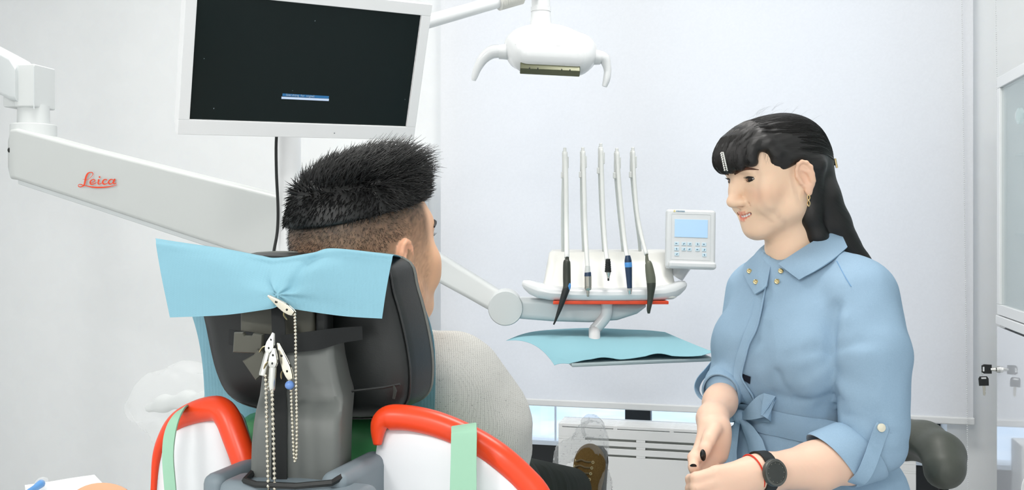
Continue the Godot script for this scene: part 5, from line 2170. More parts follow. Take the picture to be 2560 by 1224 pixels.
# strand along points of a soft path, thin three-sided tube
func strand(m: MB, pts: Array, r: float) -> void:
	var k := pts.size()
	var rad := []
	for i in k:
		rad.append(r * (1.0 if i < k - 2 else (0.7 if i == k - 2 else 0.15)))
	tube(m, pts, rad, 3, false)


func make_woman() -> void:
	var hip := P(2015, 560, 1.82)
	hip.y = 0.0
	var t := thing("person", "woman in a pale blue belted shirt dress, seated and smiling", "person", hip)
	var hd := Transform3D(Basis(Vector3.UP, -1.25) * Basis(Vector3.RIGHT, 0.25), P(1937, 426, 1.80))
	var L := Vector3(0.643, 0, 0.766)
	var Fw := Vector3(-0.766, 0, 0.643)
	var tb := Basis(L, Vector3.UP, Fw)

	# --- skin: one body
	var body := MB.new()
	var f := head_field(true)
	# neck in head axes
	var nk := hd.affine_inverse()
	f.bone(Vector3(0, -0.055, -0.020), nk * P(1985, 655, 1.815), 0.050, 0.051, 0.024)
	f.bone(nk * P(1985, 655, 1.815), nk * P(1996, 715, 1.82), 0.051, 0.064, 0.02)
	var fine_face := AABB(Vector3(-0.05, -0.106, 0.036), Vector3(0.10, 0.138, 0.09))
	var fine_ear := AABB(Vector3(0.060, -0.060, -0.038), Vector3(0.032, 0.080, 0.050))
	nets(body, f, 0.0032, hd, woman_skin, Vector3.INF, Vector3.INF, 1.5, [fine_face, fine_ear])
	var fine_mouth := AABB(Vector3(-0.040, -0.084, 0.050), Vector3(0.080, 0.036, 0.050))
	nets(body, f, 0.0016, hd, woman_skin, fine_face.position - Vector3.ONE * 0.0035, fine_face.end + Vector3.ONE * 0.0035, 1.25, [fine_mouth])
	nets(body, f, 0.0009, hd, woman_skin, fine_mouth.position - Vector3.ONE * 0.0016, fine_mouth.end + Vector3.ONE * 0.0016)
	nets(body, f, 0.0015, hd, woman_skin, fine_ear.position - Vector3.ONE * 0.0035, fine_ear.end + Vector3.ONE * 0.0035)
	# trunk under the dress, arms, legs
	var g := Field.new()
	g.bone(P(1992, 700, 1.82), P(2000, 760, 1.82), 0.055, 0.09, 0.03)
	g.egg(P(2005, 830, 1.82), Vector3(0.125, 0.14, 0.09), 0.04, 0, tb)
	g.egg(P(2003, 1010, 1.82), Vector3(0.105, 0.12, 0.08), 0.05, 0, tb)
	g.egg(Vector3(hip.x, 0.70, hip.z), Vector3(0.15, 0.11, 0.12), 0.05, 0, tb)
	g.bone(P(1900, 735, 1.90), P(1842, 925, 1.89), 0.042, 0.034, 0.03)
	g.bone(P(2140, 745, 1.72), P(2185, 1100, 1.66), 0.045, 0.04, 0.03)
	for s in [-1.0, 1.0]:
		var hj: Vector3 = Vector3(hip.x, 0.655, hip.z) + L * s * 0.085
		var kn: Vector3 = hj + Fw * 0.42 + L * s * 0.02 + Vector3(0, -0.09, 0)
		var an := kn + Vector3(0, -0.46, 0) - Fw * 0.06
		g.bone(hj, kn, 0.078, 0.052, 0.03)
		g.bone(kn, an, 0.05, 0.034, 0.02)
		g.bone(an + Vector3(0, -0.055, 0), an + Fw * 0.15 + Vector3(0, -0.07, 0), 0.032, 0.026, 0.02)
	nets(body, g, 0.015, Transform3D(), func(p): return Color(0.90, 0.635, 0.455))
	# forearms and hands
	var h := Field.new()
	var wl := P(1912, 1180, 1.565)
	h.chain([P(2190, 1110, 1.66), P(2130, 1140, 1.64), P(2040, 1165, 1.61), wl, P(1875, 1183, 1.556)], [0.038, 0.043, 0.038, 0.028, 0.027], 0.02)
	# left hand: palm, four fingers folded round the other hand, thumb behind
	var kb := [P(1790, 1180, 1.535), P(1795, 1204, 1.530), P(1800, 1226, 1.530), P(1808, 1246, 1.533)]
	var wr := [P(1885, 1172, 1.558), P(1885, 1180, 1.553), P(1886, 1190, 1.553), P(1888, 1198, 1.557)]
	for i in 4:
		h.bone(wr[i], kb[i], 0.0145, 0.0112, 0.012)
	h.egg(P(1840, 1195, 1.552), Vector3(0.036, 0.022, 0.015), 0.014, 0, Basis(Vector3.BACK, 0.1))
	var fl := [0.0, 0.003, 0.0, -0.005]
	for i in 4:
		var a: Vector3 = kb[i]
		var b2: Vector3 = a + Vector3(-0.033 - fl[i], -0.008, 0.004 - i * 0.001)
		var c2: Vector3 = b2 + Vector3(-0.004, -0.008, -0.022)
		var d2: Vector3 = c2 + Vector3(0.014, -0.005, -0.014)
		h.chain([a, b2, c2, d2], [0.0102, 0.0093, 0.0086, 0.0072], 0.004)
	h.chain([P(1872, 1180, 1.575), P(1835, 1172, 1.600), P(1805, 1176, 1.612), P(1785, 1184, 1.615)], [0.014, 0.0105, 0.0095, 0.0075], 0.008)
	# right forearm and hand hanging into the left one
	var wR := P(1781, 1046, 1.68)
	h.chain([P(1842, 930, 1.89), P(1816, 965, 1.83), P(1800, 1005, 1.75), wR, P(1782, 1064, 1.655)], [0.034, 0.0295, 0.0275, 0.0240, 0.0235], 0.02)
	var pr := [P(1752, 1118, 1.618), P(1764, 1128, 1.632), P(1782, 1135, 1.640), P(1800, 1138, 1.643)]
	var wq := [P(1772, 1066, 1.645), P(1780, 1068, 1.652), P(1788, 1068, 1.655), P(1796, 1068, 1.655)]
	for i in 4:
		h.bone(wq[i], pr[i], 0.0165, 0.0122, 0.014)
	h.egg(P(1793, 1100, 1.645), Vector3(0.022, 0.036, 0.016), 0.014, 0, Basis(Vector3.BACK, -0.12))
	for i in 4:
		var a: Vector3 = pr[i]
		var tip: Vector3 = P(1734 + i * 5, 1168 + i * 10, 1.575 + i * 0.006)
		var m1 := a.lerp(tip, 0.55) + Vector3(-0.006, 0.002, 0.002)
		h.chain([a, m1, tip, tip + Vector3(0.010, -0.018, -0.006)], [0.0108, 0.0096, 0.0088, 0.0072], 0.004)
	# its thumb, towards the viewer
	h.chain([P(1784, 1072, 1.628), P(1772, 1098, 1.605), P(1762, 1122, 1.592), P(1757, 1141, 1.585)], [0.0145, 0.0112, 0.0095, 0.0072], 0.006)
	nets(body, h, 0.0035, Transform3D(), func(p): return Color(0.86, 0.585, 0.445))
	var bo := part("body", body, mats.skin, t, 180.0)
	tag(bo, "smiling face, neck, forearms and clasped hands", "")

	# nails
	for e in [[P(1757.5, 1137, 1.5775), Basis(Vector3.BACK, 0.08), Vector3(0.0050, 0.0098, 0.0022)], [P(1733, 1164.5, 1.569), Basis(Vector3.BACK, -0.25) * Basis(Vector3.RIGHT, 0.9), Vector3(0.0056, 0.0078, 0.0022)]]:
		var m0 := MB.new()
		ball(m0, e[0], e[2], e[1], 8, 12)
		part("black_nail", m0, mats.nail_black, bo)

	# eyes
	for s in [-1.0, 1.0]:
		var m0 := MB.new()
		var ec := Vector3(s * 0.0315, 0.0, 0.0662)
		ball(m0, hd * ec, Vector3.ONE * 0.0126, hd.basis, 14, 18)
		var ey := part("eyeball", m0, mats.eye_white, bo, 180.0)
		var gaze := (Vector3(0.10, -0.10, 1.0)).normalized()
		var gb := Basis(Quaternion(Vector3.UP, gaze))
		m0 = MB.new()
		lathe(m0, hd * Transform3D(gb, ec), [Vector2(0.0072, 0.01045), Vector2(0.0062, 0.0114), Vector2(0.003, 0.01270), Vector2(0, 0.0130)], 18)
		part("iris", m0, mats.iris, ey, 180.0)
		# lashes: dark rim of the upper lid, and lower liner
		m0 = MB.new()
		var up := []
		var lo := []
		for k in 9:
			var u := k / 8.0
			var a := lerpf(-0.0125, 0.0145, u)
			var arc := sin(PI * clampf(u, 0.0, 1.0))
			var q := ec + Vector3(s * (a + 0.0012), 0.0005 + arc * 0.0036 + u * 0.0014, 0)
			q.z = ec.z + sqrt(maxf(0.0143 * 0.0143 - pow(q.x - ec.x, 2) * 0.86 - pow(q.y, 2), 1e-6)) + 0.0004
			up.append(hd * q)
			var w := ec + Vector3(s * (a + 0.0012), 0.0002 - arc * 0.0040 + u * 0.0012, 0)
			w.z = ec.z + sqrt(maxf(0.0143 * 0.0143 - pow(w.x - ec.x, 2) * 0.86 - pow(w.y, 2), 1e-6)) + 0.0001
			lo.append(hd * w)
		tube(m0, up, [0.0005, 0.0012, 0.0016, 0.0018, 0.0019, 0.0019, 0.0018, 0.0015, 0.0005], 6)
		tube(m0, lo, [0.0002, 0.0004, 0.0005, 0.0006, 0.0007, 0.0007, 0.0007, 0.0006, 0.0003], 5)
		for k in 16:
			var u := 0.12 + 0.055 * k
			var i := mini(int(u * 8.0), 7)
			var q: Vector3 = up[i].lerp(up[i + 1], u * 8.0 - i)
			var dirl := hd.basis * Vector3(s * (u - 0.35) * 0.7, 0.30, 0.85).normalized()
			tube(m0, [q, q + dirl * 0.003, q + dirl * 0.0052 + hd.basis.y * 0.0014], [0.0003, 0.00022, 0.00006], 3, false)
		part("eyelashes", m0, mats.lash_dark, ey, 180.0)
		# brow
		m0 = MB.new()
		var br := []
		for q in [[0.010, 0.0145, 0.0865], [0.017, 0.0180, 0.0855], [0.026, 0.0208, 0.0820], [0.035, 0.0215, 0.0765], [0.043, 0.0185, 0.0690], [0.049, 0.0145, 0.0615]]:
			br.append(Vector3(s * q[0], q[1], q[2]))
		# set the brow on the skin
		f.all()
		for i in br.size():
			var q: Vector3 = br[i]
			for it in 6:
				q -= Vector3(q.x, 0, q.z).normalized() * f.at(q) * 0.8
			br[i] = hd * (q + Vector3(q.x, 0, q.z).normalized() * 0.0004)
		tube(m0, smooth_path(br, 4), smooth_nums([0.0020, 0.0034, 0.0036, 0.0030, 0.0020, 0.0006], 4), 8, true, 0.45, hd.basis.y.cross(hd.basis.x).normalized() * -1.0)
		part("eyebrow", m0, mats.brow, bo, 180.0)
	# teeth
	var mt := MB.new()
	for k in 12:
		var u := (k - 5.5) / 5.5
		var x := u * 0.0300
		var l := lip_lines(absf(x))
		var hgt := maxf(l.x - l.y, 0.003)
		rbox(mt, hd * Transform3D(Basis(Vector3.UP, u * 0.8), Vector3(x, (l.x + l.y) * 0.5 + 0.0004, l.z - 0.0028)), Vector3(0.0048, hgt, 0.004), 0.0011)
	part("teeth", mt, mats.teeth, bo)
	mt = MB.new()
	ball(mt, hd * Vector3(0, -0.066, 0.062), Vector3(0.024, 0.009, 0.013), hd.basis)
	part("mouth_inside", mt, mats.mouth_dark, bo)
	# earring
	mt = MB.new()
	var lob := hd * Vector3(0.0825, -0.047, -0.003)
	for k in 2:
		var pts := []
		for i in 15:
			var u := i / 14.0
			var a := u * TAU * 0.95 + k * PI
			pts.append(lob + Vector3(sin(a) * 0.0022, -0.003 - u * 0.021, 0.0020 * cos(a) + 0.003))
		tube(mt, pts, 0.0010, 6)
	part("earring", mt, mats.gold, bo)

	make_woman_hair(t, hd)
	make_dress(t, hd, tb, hip)


func make_woman_hair(t: Node3D, hd: Transform3D) -> void:
	# cap of hair drawn back to a clip, fringe, and the loose length behind
	var clip := Vector3(0.0, -0.008, -0.108)
	var hf := Field.new()
	hf.egg(Vector3(0, 0.0235, -0.0155), Vector3(0.0805, 0.0800, 0.0985), 0.01)
	hf.egg(Vector3(0, 0.044, 0.034), Vector3(0.066, 0.050, 0.060), 0.03)
	# keep the face, temples and ears free
	hf.egg(Vector3(0, -0.055, 0.072), Vector3(0.105, 0.100, 0.082), 0.006, 1)
	hf.egg(Vector3(0, 0.024, 0.098), Vector3(0.066, 0.030, 0.052), 0.012, 1)
	for s in [-1.0, 1.0]:
		hf.egg(Vector3(s * 0.092, -0.020, 0.004), Vector3(0.03, 0.044, 0.036), 0.008, 1)
	for s in [-1.0, 1.0]:
		hf.egg(Vector3(s * 0.064, 0.036, 0.062), Vector3(0.020, 0.021, 0.016), 0.006, 1)
	hf.egg(Vector3(0, -0.105, -0.03), Vector3(0.12, 0.055, 0.085), 0.02, 1)
	# fringe
	for k in 7:
		var u := (k - 3) / 3.0
		var x := u * 0.050
		var zt := 0.088 - 0.026 * u * u
		hf.chain(smooth_path([Vector3(x * 0.75, 0.086 - 0.012 * u * u, 0.036), Vector3(x * 0.95, 0.072 - 0.006 * u * u, zt - 0.010), Vector3(x, 0.052, zt + 0.010), Vector3(x * 1.02, 0.035, zt + 0.0150), Vector3(x * 1.02, 0.021 + 0.010 * u * u, zt + 0.0125)], 2), smooth_nums([0.012, 0.012, 0.0100, 0.0078, 0.0035], 2), 0.012)
	# side lock in front of the ear, swept back
	for s in [-1.0, 1.0]:
		hf.chain([Vector3(s * 0.046, 0.074, 0.045), Vector3(s * 0.0605, 0.055, 0.043), Vector3(s * 0.0680, 0.036, 0.033), Vector3(s * 0.0715, 0.019, 0.016), Vector3(s * 0.0720, 0.019, -0.006), Vector3(s * 0.074, -0.004, -0.042)], [0.010, 0.009, 0.0075, 0.006, 0.0058, 0.012], 0.014)
	# mass behind the ear down the neck
	var nk := hd.affine_inverse()
	hf.chain([clip + Vector3(0, 0.01, 0.022), nk * P(2052, 500, 1.80), nk * P(2078, 560, 1.81), nk * P(2108, 615, 1.815), nk * P(2150, 655, 1.81), nk * P(2195, 690, 1.80)], [0.036, 0.034, 0.033, 0.028, 0.017, 0.004], 0.02)
	hf.chain([Vector3(0.058, -0.006, -0.044), nk * P(2024, 540, 1.765), nk * P(2042, 590, 1.77), nk * P(2080, 630, 1.78)], [0.018, 0.016, 0.014, 0.008], 0.02)
	hf.chain([Vector3(-0.05, -0.006, -0.05), Vector3(-0.042, -0.06, -0.062), Vector3(-0.03, -0.12, -0.075)], [0.018, 0.02, 0.016], 0.02)
	var nz := FastNoiseLite.new()
	nz.frequency = 1.0
	nz.seed = 8
	hf.warp = func(p: Vector3, d: float) -> float:
		# grooves along the flow to the clip
		var q := p - clip
		var a := atan2(q.x, q.y + 0.02)
		return d + 0.0004 * sin(a * 60.0 + 3.0 * nz.get_noise_3d(p.x * 18.0, p.y * 18.0, p.z * 18.0)) * smoothstep(-0.02, 0.02, q.y)
	var m := MB.new()
	nets(m, hf, 0.0033, hd)
	hair_uv(m, hd, clip)
	var hr := part("hair", m, mats.hair_dark, t, 180.0)
	tag(hr, "long straight dark hair with a fringe, gathered by a clip", "")
	# strands over the cap
	hf.warp = null
	hf.all()
	rng.seed = 77
	var every := hf.act.duplicate()
	var none := PackedInt32Array()
	var cap := Field.new()
	cap.egg(Vector3(0, 0.0235, -0.0155), Vector3(0.0805, 0.0800, 0.0985), 0.01)
	cap.egg(Vector3(0, 0.044, 0.034), Vector3(0.066, 0.050, 0.060), 0.03)
	cap.all()
	m = MB.new()
	for n in 1300:
		var az := rng.randf_range(-2.05, 2.05)
		var el := rng.randf_range(-0.15, 1.3)
		var dir := Vector3(sin(az) * cos(el), sin(el), cos(az) * cos(el))
		var start := Vector3(0, 0.03, -0.012) + dir * 0.10
		if start.z > 0.055 or (start.z > 0.0 and start.y < 0.075) or start.y < 0.03 + start.z * 0.3:
			continue
		var pts := []
		var steps := 9
		var reach := rng.randf_range(0.65, 1.0)
		var ent := rng.randf_range(-0.006, 0.012)
		for i in steps + 1:
			var u := float(i) / steps * reach
			var q := start.lerp(clip + Vector3(0, ent, 0), u)
			q += (q - Vector3(0, 0.02, -0.012)).normalized() * 0.05 * sin(PI * u)
			hf.focus(q, 0.02, every, none)
			if hf.act.is_empty():
				hf.all()
			for it in 4:
				var dd := hf.at(q)
				q -= (q - Vector3(0, 0.02, -0.012)).normalized() * dd * 0.8
			pts.append(hd * (q + (q - Vector3(0, 0.02, -0.012)).normalized() * 0.0003))
		strand(m, pts, rng.randf_range(0.0002, 0.0004))
	# fringe strands
	for n in 600:
		var u := rng.randf_range(-1.05, 1.05)
		var x := u * 0.050
		var zt := 0.088 - 0.026 * u * u
		var j := rng.randf_range(-0.003, 0.003)
		var lenr := rng.randf_range(-0.008, 0.003)
		strand(m, _seat(hf, hd, [Vector3(x * 0.7, 0.099 - 0.012 * u * u, 0.034), Vector3(x * 0.92 + j, 0.082 - 0.006 * u * u, zt - 0.002), Vector3(x + j, 0.057, zt + 0.018), Vector3(x * 1.02 + j * 1.5, 0.035, zt + 0.0225), Vector3(x * 1.02 + j * 2.0, 0.017 + 0.010 * u * u - lenr * 0.5, zt + 0.0145)], every, none), rng.randf_range(0.0002, 0.0004))
	# loose length
	for n in 700:
		var a := rng.randf_range(0, TAU)
		var o := Vector3(cos(a), sin(a) * 0.6, sin(a)) * rng.randf_range(0.6, 1.0)
		var ctr := [hd * (clip + Vector3(0, 0.01, 0.022)), P(2052, 500, 1.80), P(2078, 560, 1.81), P(2108, 615, 1.815), P(2150, 655, 1.81), P(2200, 697, 1.80)]
		var rad := [0.033, 0.034, 0.033, 0.028, 0.017, 0.003]
		var pts := []
		for i in ctr.size():
			pts.append(ctr[i] + Vector3(o.x, 0, o.z) * rad[i] + Vector3(0, o.y, 0) * rad[i] * 0.4)
		strand(m, smooth_path(pts, 3), rng.randf_range(0.0002, 0.00045))
	# flyaway wisps over the crown and temple
	for n in 36:
		var az := rng.randf_range(-0.6, 2.2)
		var el := rng.randf_range(0.5, 1.4)
		var dir := Vector3(sin(az) * cos(el), sin(el), cos(az) * cos(el))
		var q := Vector3(0, 0.022, -0.012) + dir * 0.09
		pts_wisp(m, hd, q, dir)
	for n in 26:
		var a := Vector3(0.060 + rng.randf_range(-0.004, 0.004), 0.047 + rng.randf_range(-0.012, 0.012), 0.046 + rng.randf_range(-0.008, 0.008))
		strand(m, [hd * a, hd * (a + Vector3(0.002, -0.008, 0.004)), hd * (a + Vector3(0.003, -0.016, 0.006 + rng.randf_range(-0.004, 0.004)))], 0.0002)
	var st := part("hair_strands", m, mats.hair_strand, hr, 180.0)
	st.set_meta("kind", "stuff")
	# hair clip
	m = MB.new()
	rbox(m, hd * Transform3D(Basis(Vector3.RIGHT, 0.25), clip + Vector3(0, -0.004, -0.008)), Vector3(0.05, 0.014, 0.008), 0.003)
	part("hair_clip", m, mats.black_rubber, hr)
	m = MB.new()
	tube(m, [hd * (clip + Vector3(0.024, 0.002, -0.010)), hd * (clip + Vector3(0.024, -0.016, -0.010))], 0.0022, 8)
	part("clip_bar", m, mats.gold, hr)
	# leaf-shaped silver ornament in the fringe
	m = MB.new()
	hf.all()
	for k in 9:
		for s in [-1.0, 1.0]:
			# rest each leaf on the fringe
			var px: float = lerpf(1806, 1815, k / 8.0) + s * 2.6
			var py := lerpf(383, 424, k / 8.0)
			var d := 1.6
			while d < 1.95 and hf.at(nk * P(px, py, d)) > 0.0006:
				d += maxf(hf.at(nk * P(px, py, d)) * 0.7, 0.0005)
			ball(m, P(px, py, d - 0.001), Vector3(0.0020, 0.0030, 0.0011), Basis(Vector3.BACK, s * 0.6), 5, 8)
	part("hair_ornament", m, mats.chrome, hr)


func _seat(hf: Field, hd: Transform3D, pts: Array, every: PackedInt32Array, none: PackedInt32Array) -> Array:
	var out := []
	for p in smooth_path(pts, 3):
		var q: Vector3 = p
		var c := Vector3(q.x * 0.6, 0.03, 0.0)
		hf.focus(q, 0.012, every, none)
		if hf.act.is_empty():
			hf.all()
		for it in 3:
			q -= (q - c).normalized() * hf.at(q) * 0.8
		out.append(hd * (q + (q - c).normalized() * 0.0003))
	return out


func pts_wisp(m: MB, hd: Transform3D, q: Vector3, dir: Vector3) -> void:
	var side := Vector3(rng.randf_range(-0.4, 0.4), 0.2, -1.0).normalized()
	strand(m, [hd * q, hd * (q + dir * 0.004 + side * 0.008), hd * (q + dir * (0.004 + rng.randf() * 0.004) + side * 0.018), hd * (q + dir * 0.003 + side * 0.03)], 0.0001)


# texture places along the flow of the hair: round the clip on the head, across the fall below it
func hair_uv(m: MB, hd: Transform3D, clip: Vector3) -> void:
	var inv := hd.affine_inverse()
	var pole := (clip - Vector3(0, 0.02, -0.012)).normalized()
	var e1 := Vector3.RIGHT
	var e2 := pole.cross(e1).normalized()
	for p in m.v:
		var q := inv * p
		if q.y < -0.030 or q.z < -0.10:
			var d := p - P(2052, 500, 1.80)
			m.uv.append(Vector2((d.x * 0.83 + d.y * 0.72 + d.z * 0.5) * 9.0, d.y * 3.0))
		else:
			var r := q - Vector3(0, 0.02, -0.012)
			m.uv.append(Vector2(atan2(r.dot(e2), r.dot(e1)) / TAU * 4.0, r.dot(pole) * 3.0))


# ---------------------------------------------------------------- the dress
var dress_field: Field


func lay(px: float, py: float, off := 0.002) -> Vector3:
	# the point of the dress seen at that pixel, lifted by off
	var o := Vector3(0, EYE_H, 0)
	var dir := (P(px, py, 1.0) - o).normalized()
	var s := 1.35
	var near := 9.0
	var near_s := s
	for i in 90:
		var d := dress_field.at(o + dir * s)
		if d < near:
			near = d
			near_s = s
		if d < 0.0004 or s > 2.4:
			break
		s += d * 0.75
	s = near_s
	var p := o + dir * s
	var e := 0.004
	var n := Vector3(dress_field.at(p + Vector3(e, 0, 0)) - dress_field.at(p - Vector3(e, 0, 0)), dress_field.at(p + Vector3(0, e, 0)) - dress_field.at(p - Vector3(0, e, 0)), dress_field.at(p + Vector3(0, 0, e)) - dress_field.at(p - Vector3(0, 0, e))).normalized()
	return p + n * (off - maxf(near, 0.0))


func laid(pts: Array, off := 0.002) -> Array:
	var out := []
	for q in pts:
		out.append(lay(q[0], q[1], off + (q[2] if q.size() > 2 else 0.0)))
	return out


func cloth(m: MB, cg: Array, nu: int, nv: int, off := 0.003, thick := 0.0012) -> void:
	# a piece of cloth laid on the dress, control net in pixels with a lift
	sheet(m, nu, nv, func(u, v):
		var y: float = v * (cg.size() - 1)
		var j := mini(int(y), cg.size() - 2)
		var rows := []
		for r in [j, j + 1]:
			var g: Array = cg[r]
			var x: float = u * (g.size() - 1)
			var i := mini(int(x), g.size() - 2)
			var a := Vector3(g[i][0], g[i][1], g[i][2])
			var b := Vector3(g[i + 1][0], g[i + 1][1], g[i + 1][2])
			var a0 := Vector3(g[maxi(i - 1, 0)][0], g[maxi(i - 1, 0)][1], g[maxi(i - 1, 0)][2])
			var b1 := Vector3(g[mini(i + 2, g.size() - 1)][0], g[mini(i + 2, g.size() - 1)][1], g[mini(i + 2, g.size() - 1)][2])
			rows.append(a.cubic_interpolate(b, a0, b1, x - i))
		var q: Vector3 = rows[0].lerp(rows[1], y - j)
		return lay(q.x, q.y, off + q.z), thick)


func make_dress(t: Node3D, hd: Transform3D, tb: Basis, hip: Vector3) -> void:
	var L := tb.x
	var Fw := tb.z
	var f := Field.new()
	var C := P(2005, 830, 1.82)
	f.egg(C, Vector3(0.138, 0.165, 0.112), 0.04, 0, tb)
	f.bone(P(1905, 716, 1.905), P(2125, 722, 1.72), 0.056, 0.062, 0.05)
	f.bone(P(1985, 650, 1.82), P(1998, 715, 1.82), 0.056, 0.080, 0.05)
	for s in [-1.0, 1.0]:
		f.egg(C + Fw * 0.078 + L * s * 0.066 + Vector3(0, -0.025, 0), Vector3(0.072, 0.078, 0.066), 0.05, 0, tb)
	f.egg(P(2003, 1000, 1.82), Vector3(0.128, 0.13, 0.104), 0.06, 0, tb)
	f.egg(Vector3(hip.x + 0.005, 0.70, hip.z), Vector3(0.176, 0.145, 0.15), 0.06, 0, tb)
	# skirt over the thighs
	for s in [-1.0, 1.0]:
		var hj: Vector3 = Vector3(hip.x, 0.655, hip.z) + L * s * 0.085
		var kn: Vector3 = hj + Fw * 0.42 + L * s * 0.02 + Vector3(0, -0.09, 0)
		f.bone(hj, kn, 0.095, 0.075, 0.07)
	# sleeves
	f.bone(P(2146, 740, 1.70), P(2178, 880, 1.655), 0.067, 0.066, 0.007)
	f.bone(P(2178, 880, 1.655), P(2186, 1060, 1.645), 0.066, 0.058, 0.007)
	f.bone(P(2186, 1060, 1.645), P(2192, 1105, 1.65), 0.058, 0.052, 0.007)
	f.bone(P(2192, 1108, 1.655), P(2130, 1140, 1.642), 0.050, 0.048, 0.007)
	f.bone(P(1885, 735, 1.92), P(1856, 850, 1.905), 0.054, 0.046, 0.02)
	f.bone(P(1856, 850, 1.905), P(1838, 930, 1.885), 0.046, 0.040, 0.02)
	f.bone(P(1838, 930, 1.885), P(1812, 962, 1.80), 0.042, 0.038, 0.02)
	# neck opening
	f.egg(P(1990, 606, 1.805), Vector3(0.060, 0.052, 0.060), 0.012, 1)
	f.bone(P(1938, 640, 1.755), P(1921, 705, 1.72), 0.020, 0.005, 0.008, 1)
	# creases: start, end, width, depth (groove positive, ridge negative); read on the cloth
	var cr := []
	dress_field = f
	f.all()
	for e in [[2088, 770, 2076, 880, 0.010, 0.010], [2076, 880, 2040, 872, 0.008, 0.005], [2040, 872, 1965, 895, 0.010, 0.0035], [2076, 900, 2010, 935, 0.009, 0.004], [2010, 935, 1960, 985, 0.010, 0.003],
		[2092, 985, 2050, 1018, 0.007, 0.007], [1944, 928, 1966, 975, 0.006, 0.006], [1990, 1000, 2080, 985, 0.009, 0.003], [1930, 985, 2010, 1005, 0.010, 0.003],
		[2095, 870, 2150, 855, 0.008, 0.004], [2150, 855, 2215, 862, 0.012, 0.003], [2092, 930, 2170, 970, 0.012, 0.003], [2100, 1000, 2200, 1035, 0.009, 0.005], [2105, 1030, 2190, 1060, 0.008, 0.006], [2110, 1062, 2170, 1085, 0.007, 0.004],
		[2230, 1085, 2262, 1092, 0.008, 0.004], [1905, 760, 1850, 800, 0.016, 0.003], [1890, 850, 1830, 880, 0.012, 0.003], [1935, 790, 2040, 760, 0.02, -0.003], [1900, 930, 1990, 900, 0.016, -0.003], [1970, 960, 2070, 925, 0.014, -0.0035], [2110, 800, 2090, 900, 0.014, -0.004],
		[1940, 1095, 2010, 1115, 0.010, 0.004], [1960, 1080, 1955, 1150, 0.007, 0.004], [2000, 1085, 1998, 1140, 0.006, 0.003]]:
		cr.append([lay(e[0], e[1], 0.0), lay(e[2], e[3], 0.0), e[4], e[5]])
	for e in cr:
		f.crease(e[0], e[1], e[2], e[3] * 1.35)
	f.all()
	var nz := FastNoiseLite.new()
	nz.frequency = 9.0
	nz.seed = 31
	nz.fractal_octaves = 2
	f.warp = func(p: Vector3, d: float) -> float:
		return d + 0.0035 * nz.get_noise_3d(p.x * 1.4, p.y * 0.8, p.z * 1.4) if absf(d) < 0.03 else d
	var m := MB.new()
	nets(m, f, 0.0069)
	var dr := part("dress", m, mats.dress_blue, t, 180.0)
	tag(dr, "pale blue cotton shirt dress", "")
	f.all()

	# collar leaves: fold at the neck, free edge on the shoulder
	for cg in [
		[[[2092, 566, 1.800], [2055, 590, 1.768], [2010, 618, 1.750], [1968, 645, 1.745], [1946, 660, 1.750]], [[2106, 592, 1.780], [2070, 618, 1.738], [2026, 646, 1.720], [1986, 668, 1.722], [1968, 677, 1.726]], [[2118, 618, 1.750], [2084, 647, 1.704], [2042, 675, 1.701], [2012, 691, 1.707], [1998, 699, 1.711]]],
		[[[1924, 610, 1.835], [1930, 640, 1.800], [1926, 668, 1.775], [1917, 714, 1.750]], [[1893, 632, 1.825], [1898, 660, 1.793], [1897, 690, 1.773], [1905, 725, 1.753]], [[1862, 660, 1.866], [1858, 676, 1.848], [1868, 702, 1.804], [1888, 735, 1.764]]]]:
		m = MB.new()
		sheet(m, 20, 12, func(u, v): return net_point(cg, u, v), 0.0026)
		part("collar", m, mats.dress_blue, dr, 180.0)
	# front edge of the placket, standing a little proud and gaping
	m = MB.new()
	var edge := [[1917, 715, 0.003], [1910, 750, 0.003], [1904, 790, 0.004], [1893, 825, 0.004], [1876, 860, 0.007], [1868, 890, 0.006], [1860, 920, 0.006], [1856, 940, 0.008], [1866, 962, 0.006], [1884, 985, 0.004], [1892, 1010, 0.003]]
	tube(m, smooth_path(laid(edge, 0.001), 4), 0.0021, 7)
	var pl := part("placket_edge", m, mats.dress_blue, dr, 180.0)
	m = MB.new()
	cloth(m, [[[1916, 716, 0.001], [1903, 790, 0.002], [1875, 862, 0.005], [1855, 940, 0.006], [1866, 964, 0.004], [1890, 1008, 0.001]], [[1893, 712, 0.0], [1880, 785, 0.0], [1852, 858, 0.001], [1834, 936, 0.001], [1845, 968, 0.0], [1870, 1012, 0.0]]], 24, 4, 0.0012, 0.0012)
	part("placket", m, mats.dress_blue, dr, 180.0)
	# what shows through the gaps
	m = MB.new()
	cloth(m, [[[1858, 933, 0], [1878, 940, 0]], [[1854, 946, 0], [1876, 958, 0]]], 4, 4, 0.0025, 0.0008)
	part("undershirt", m, mats.navy_cloth, dr, 180.0)
	# seams: shoulder yoke, sleeve tab etc.
	for e in [[[2092, 652], [2112, 690], [2128, 716]], [[1893, 712], [1880, 785], [1852, 858], [1836, 930]], [[1935, 1072], [2000, 1092], [2060, 1088], [2090, 1084]]]:
		m = MB.new()
		tube(m, smooth_path(laid(e, 0.0004), 5), 0.0007, 5)
		part("seam", m, mats.dress_seam, dr)
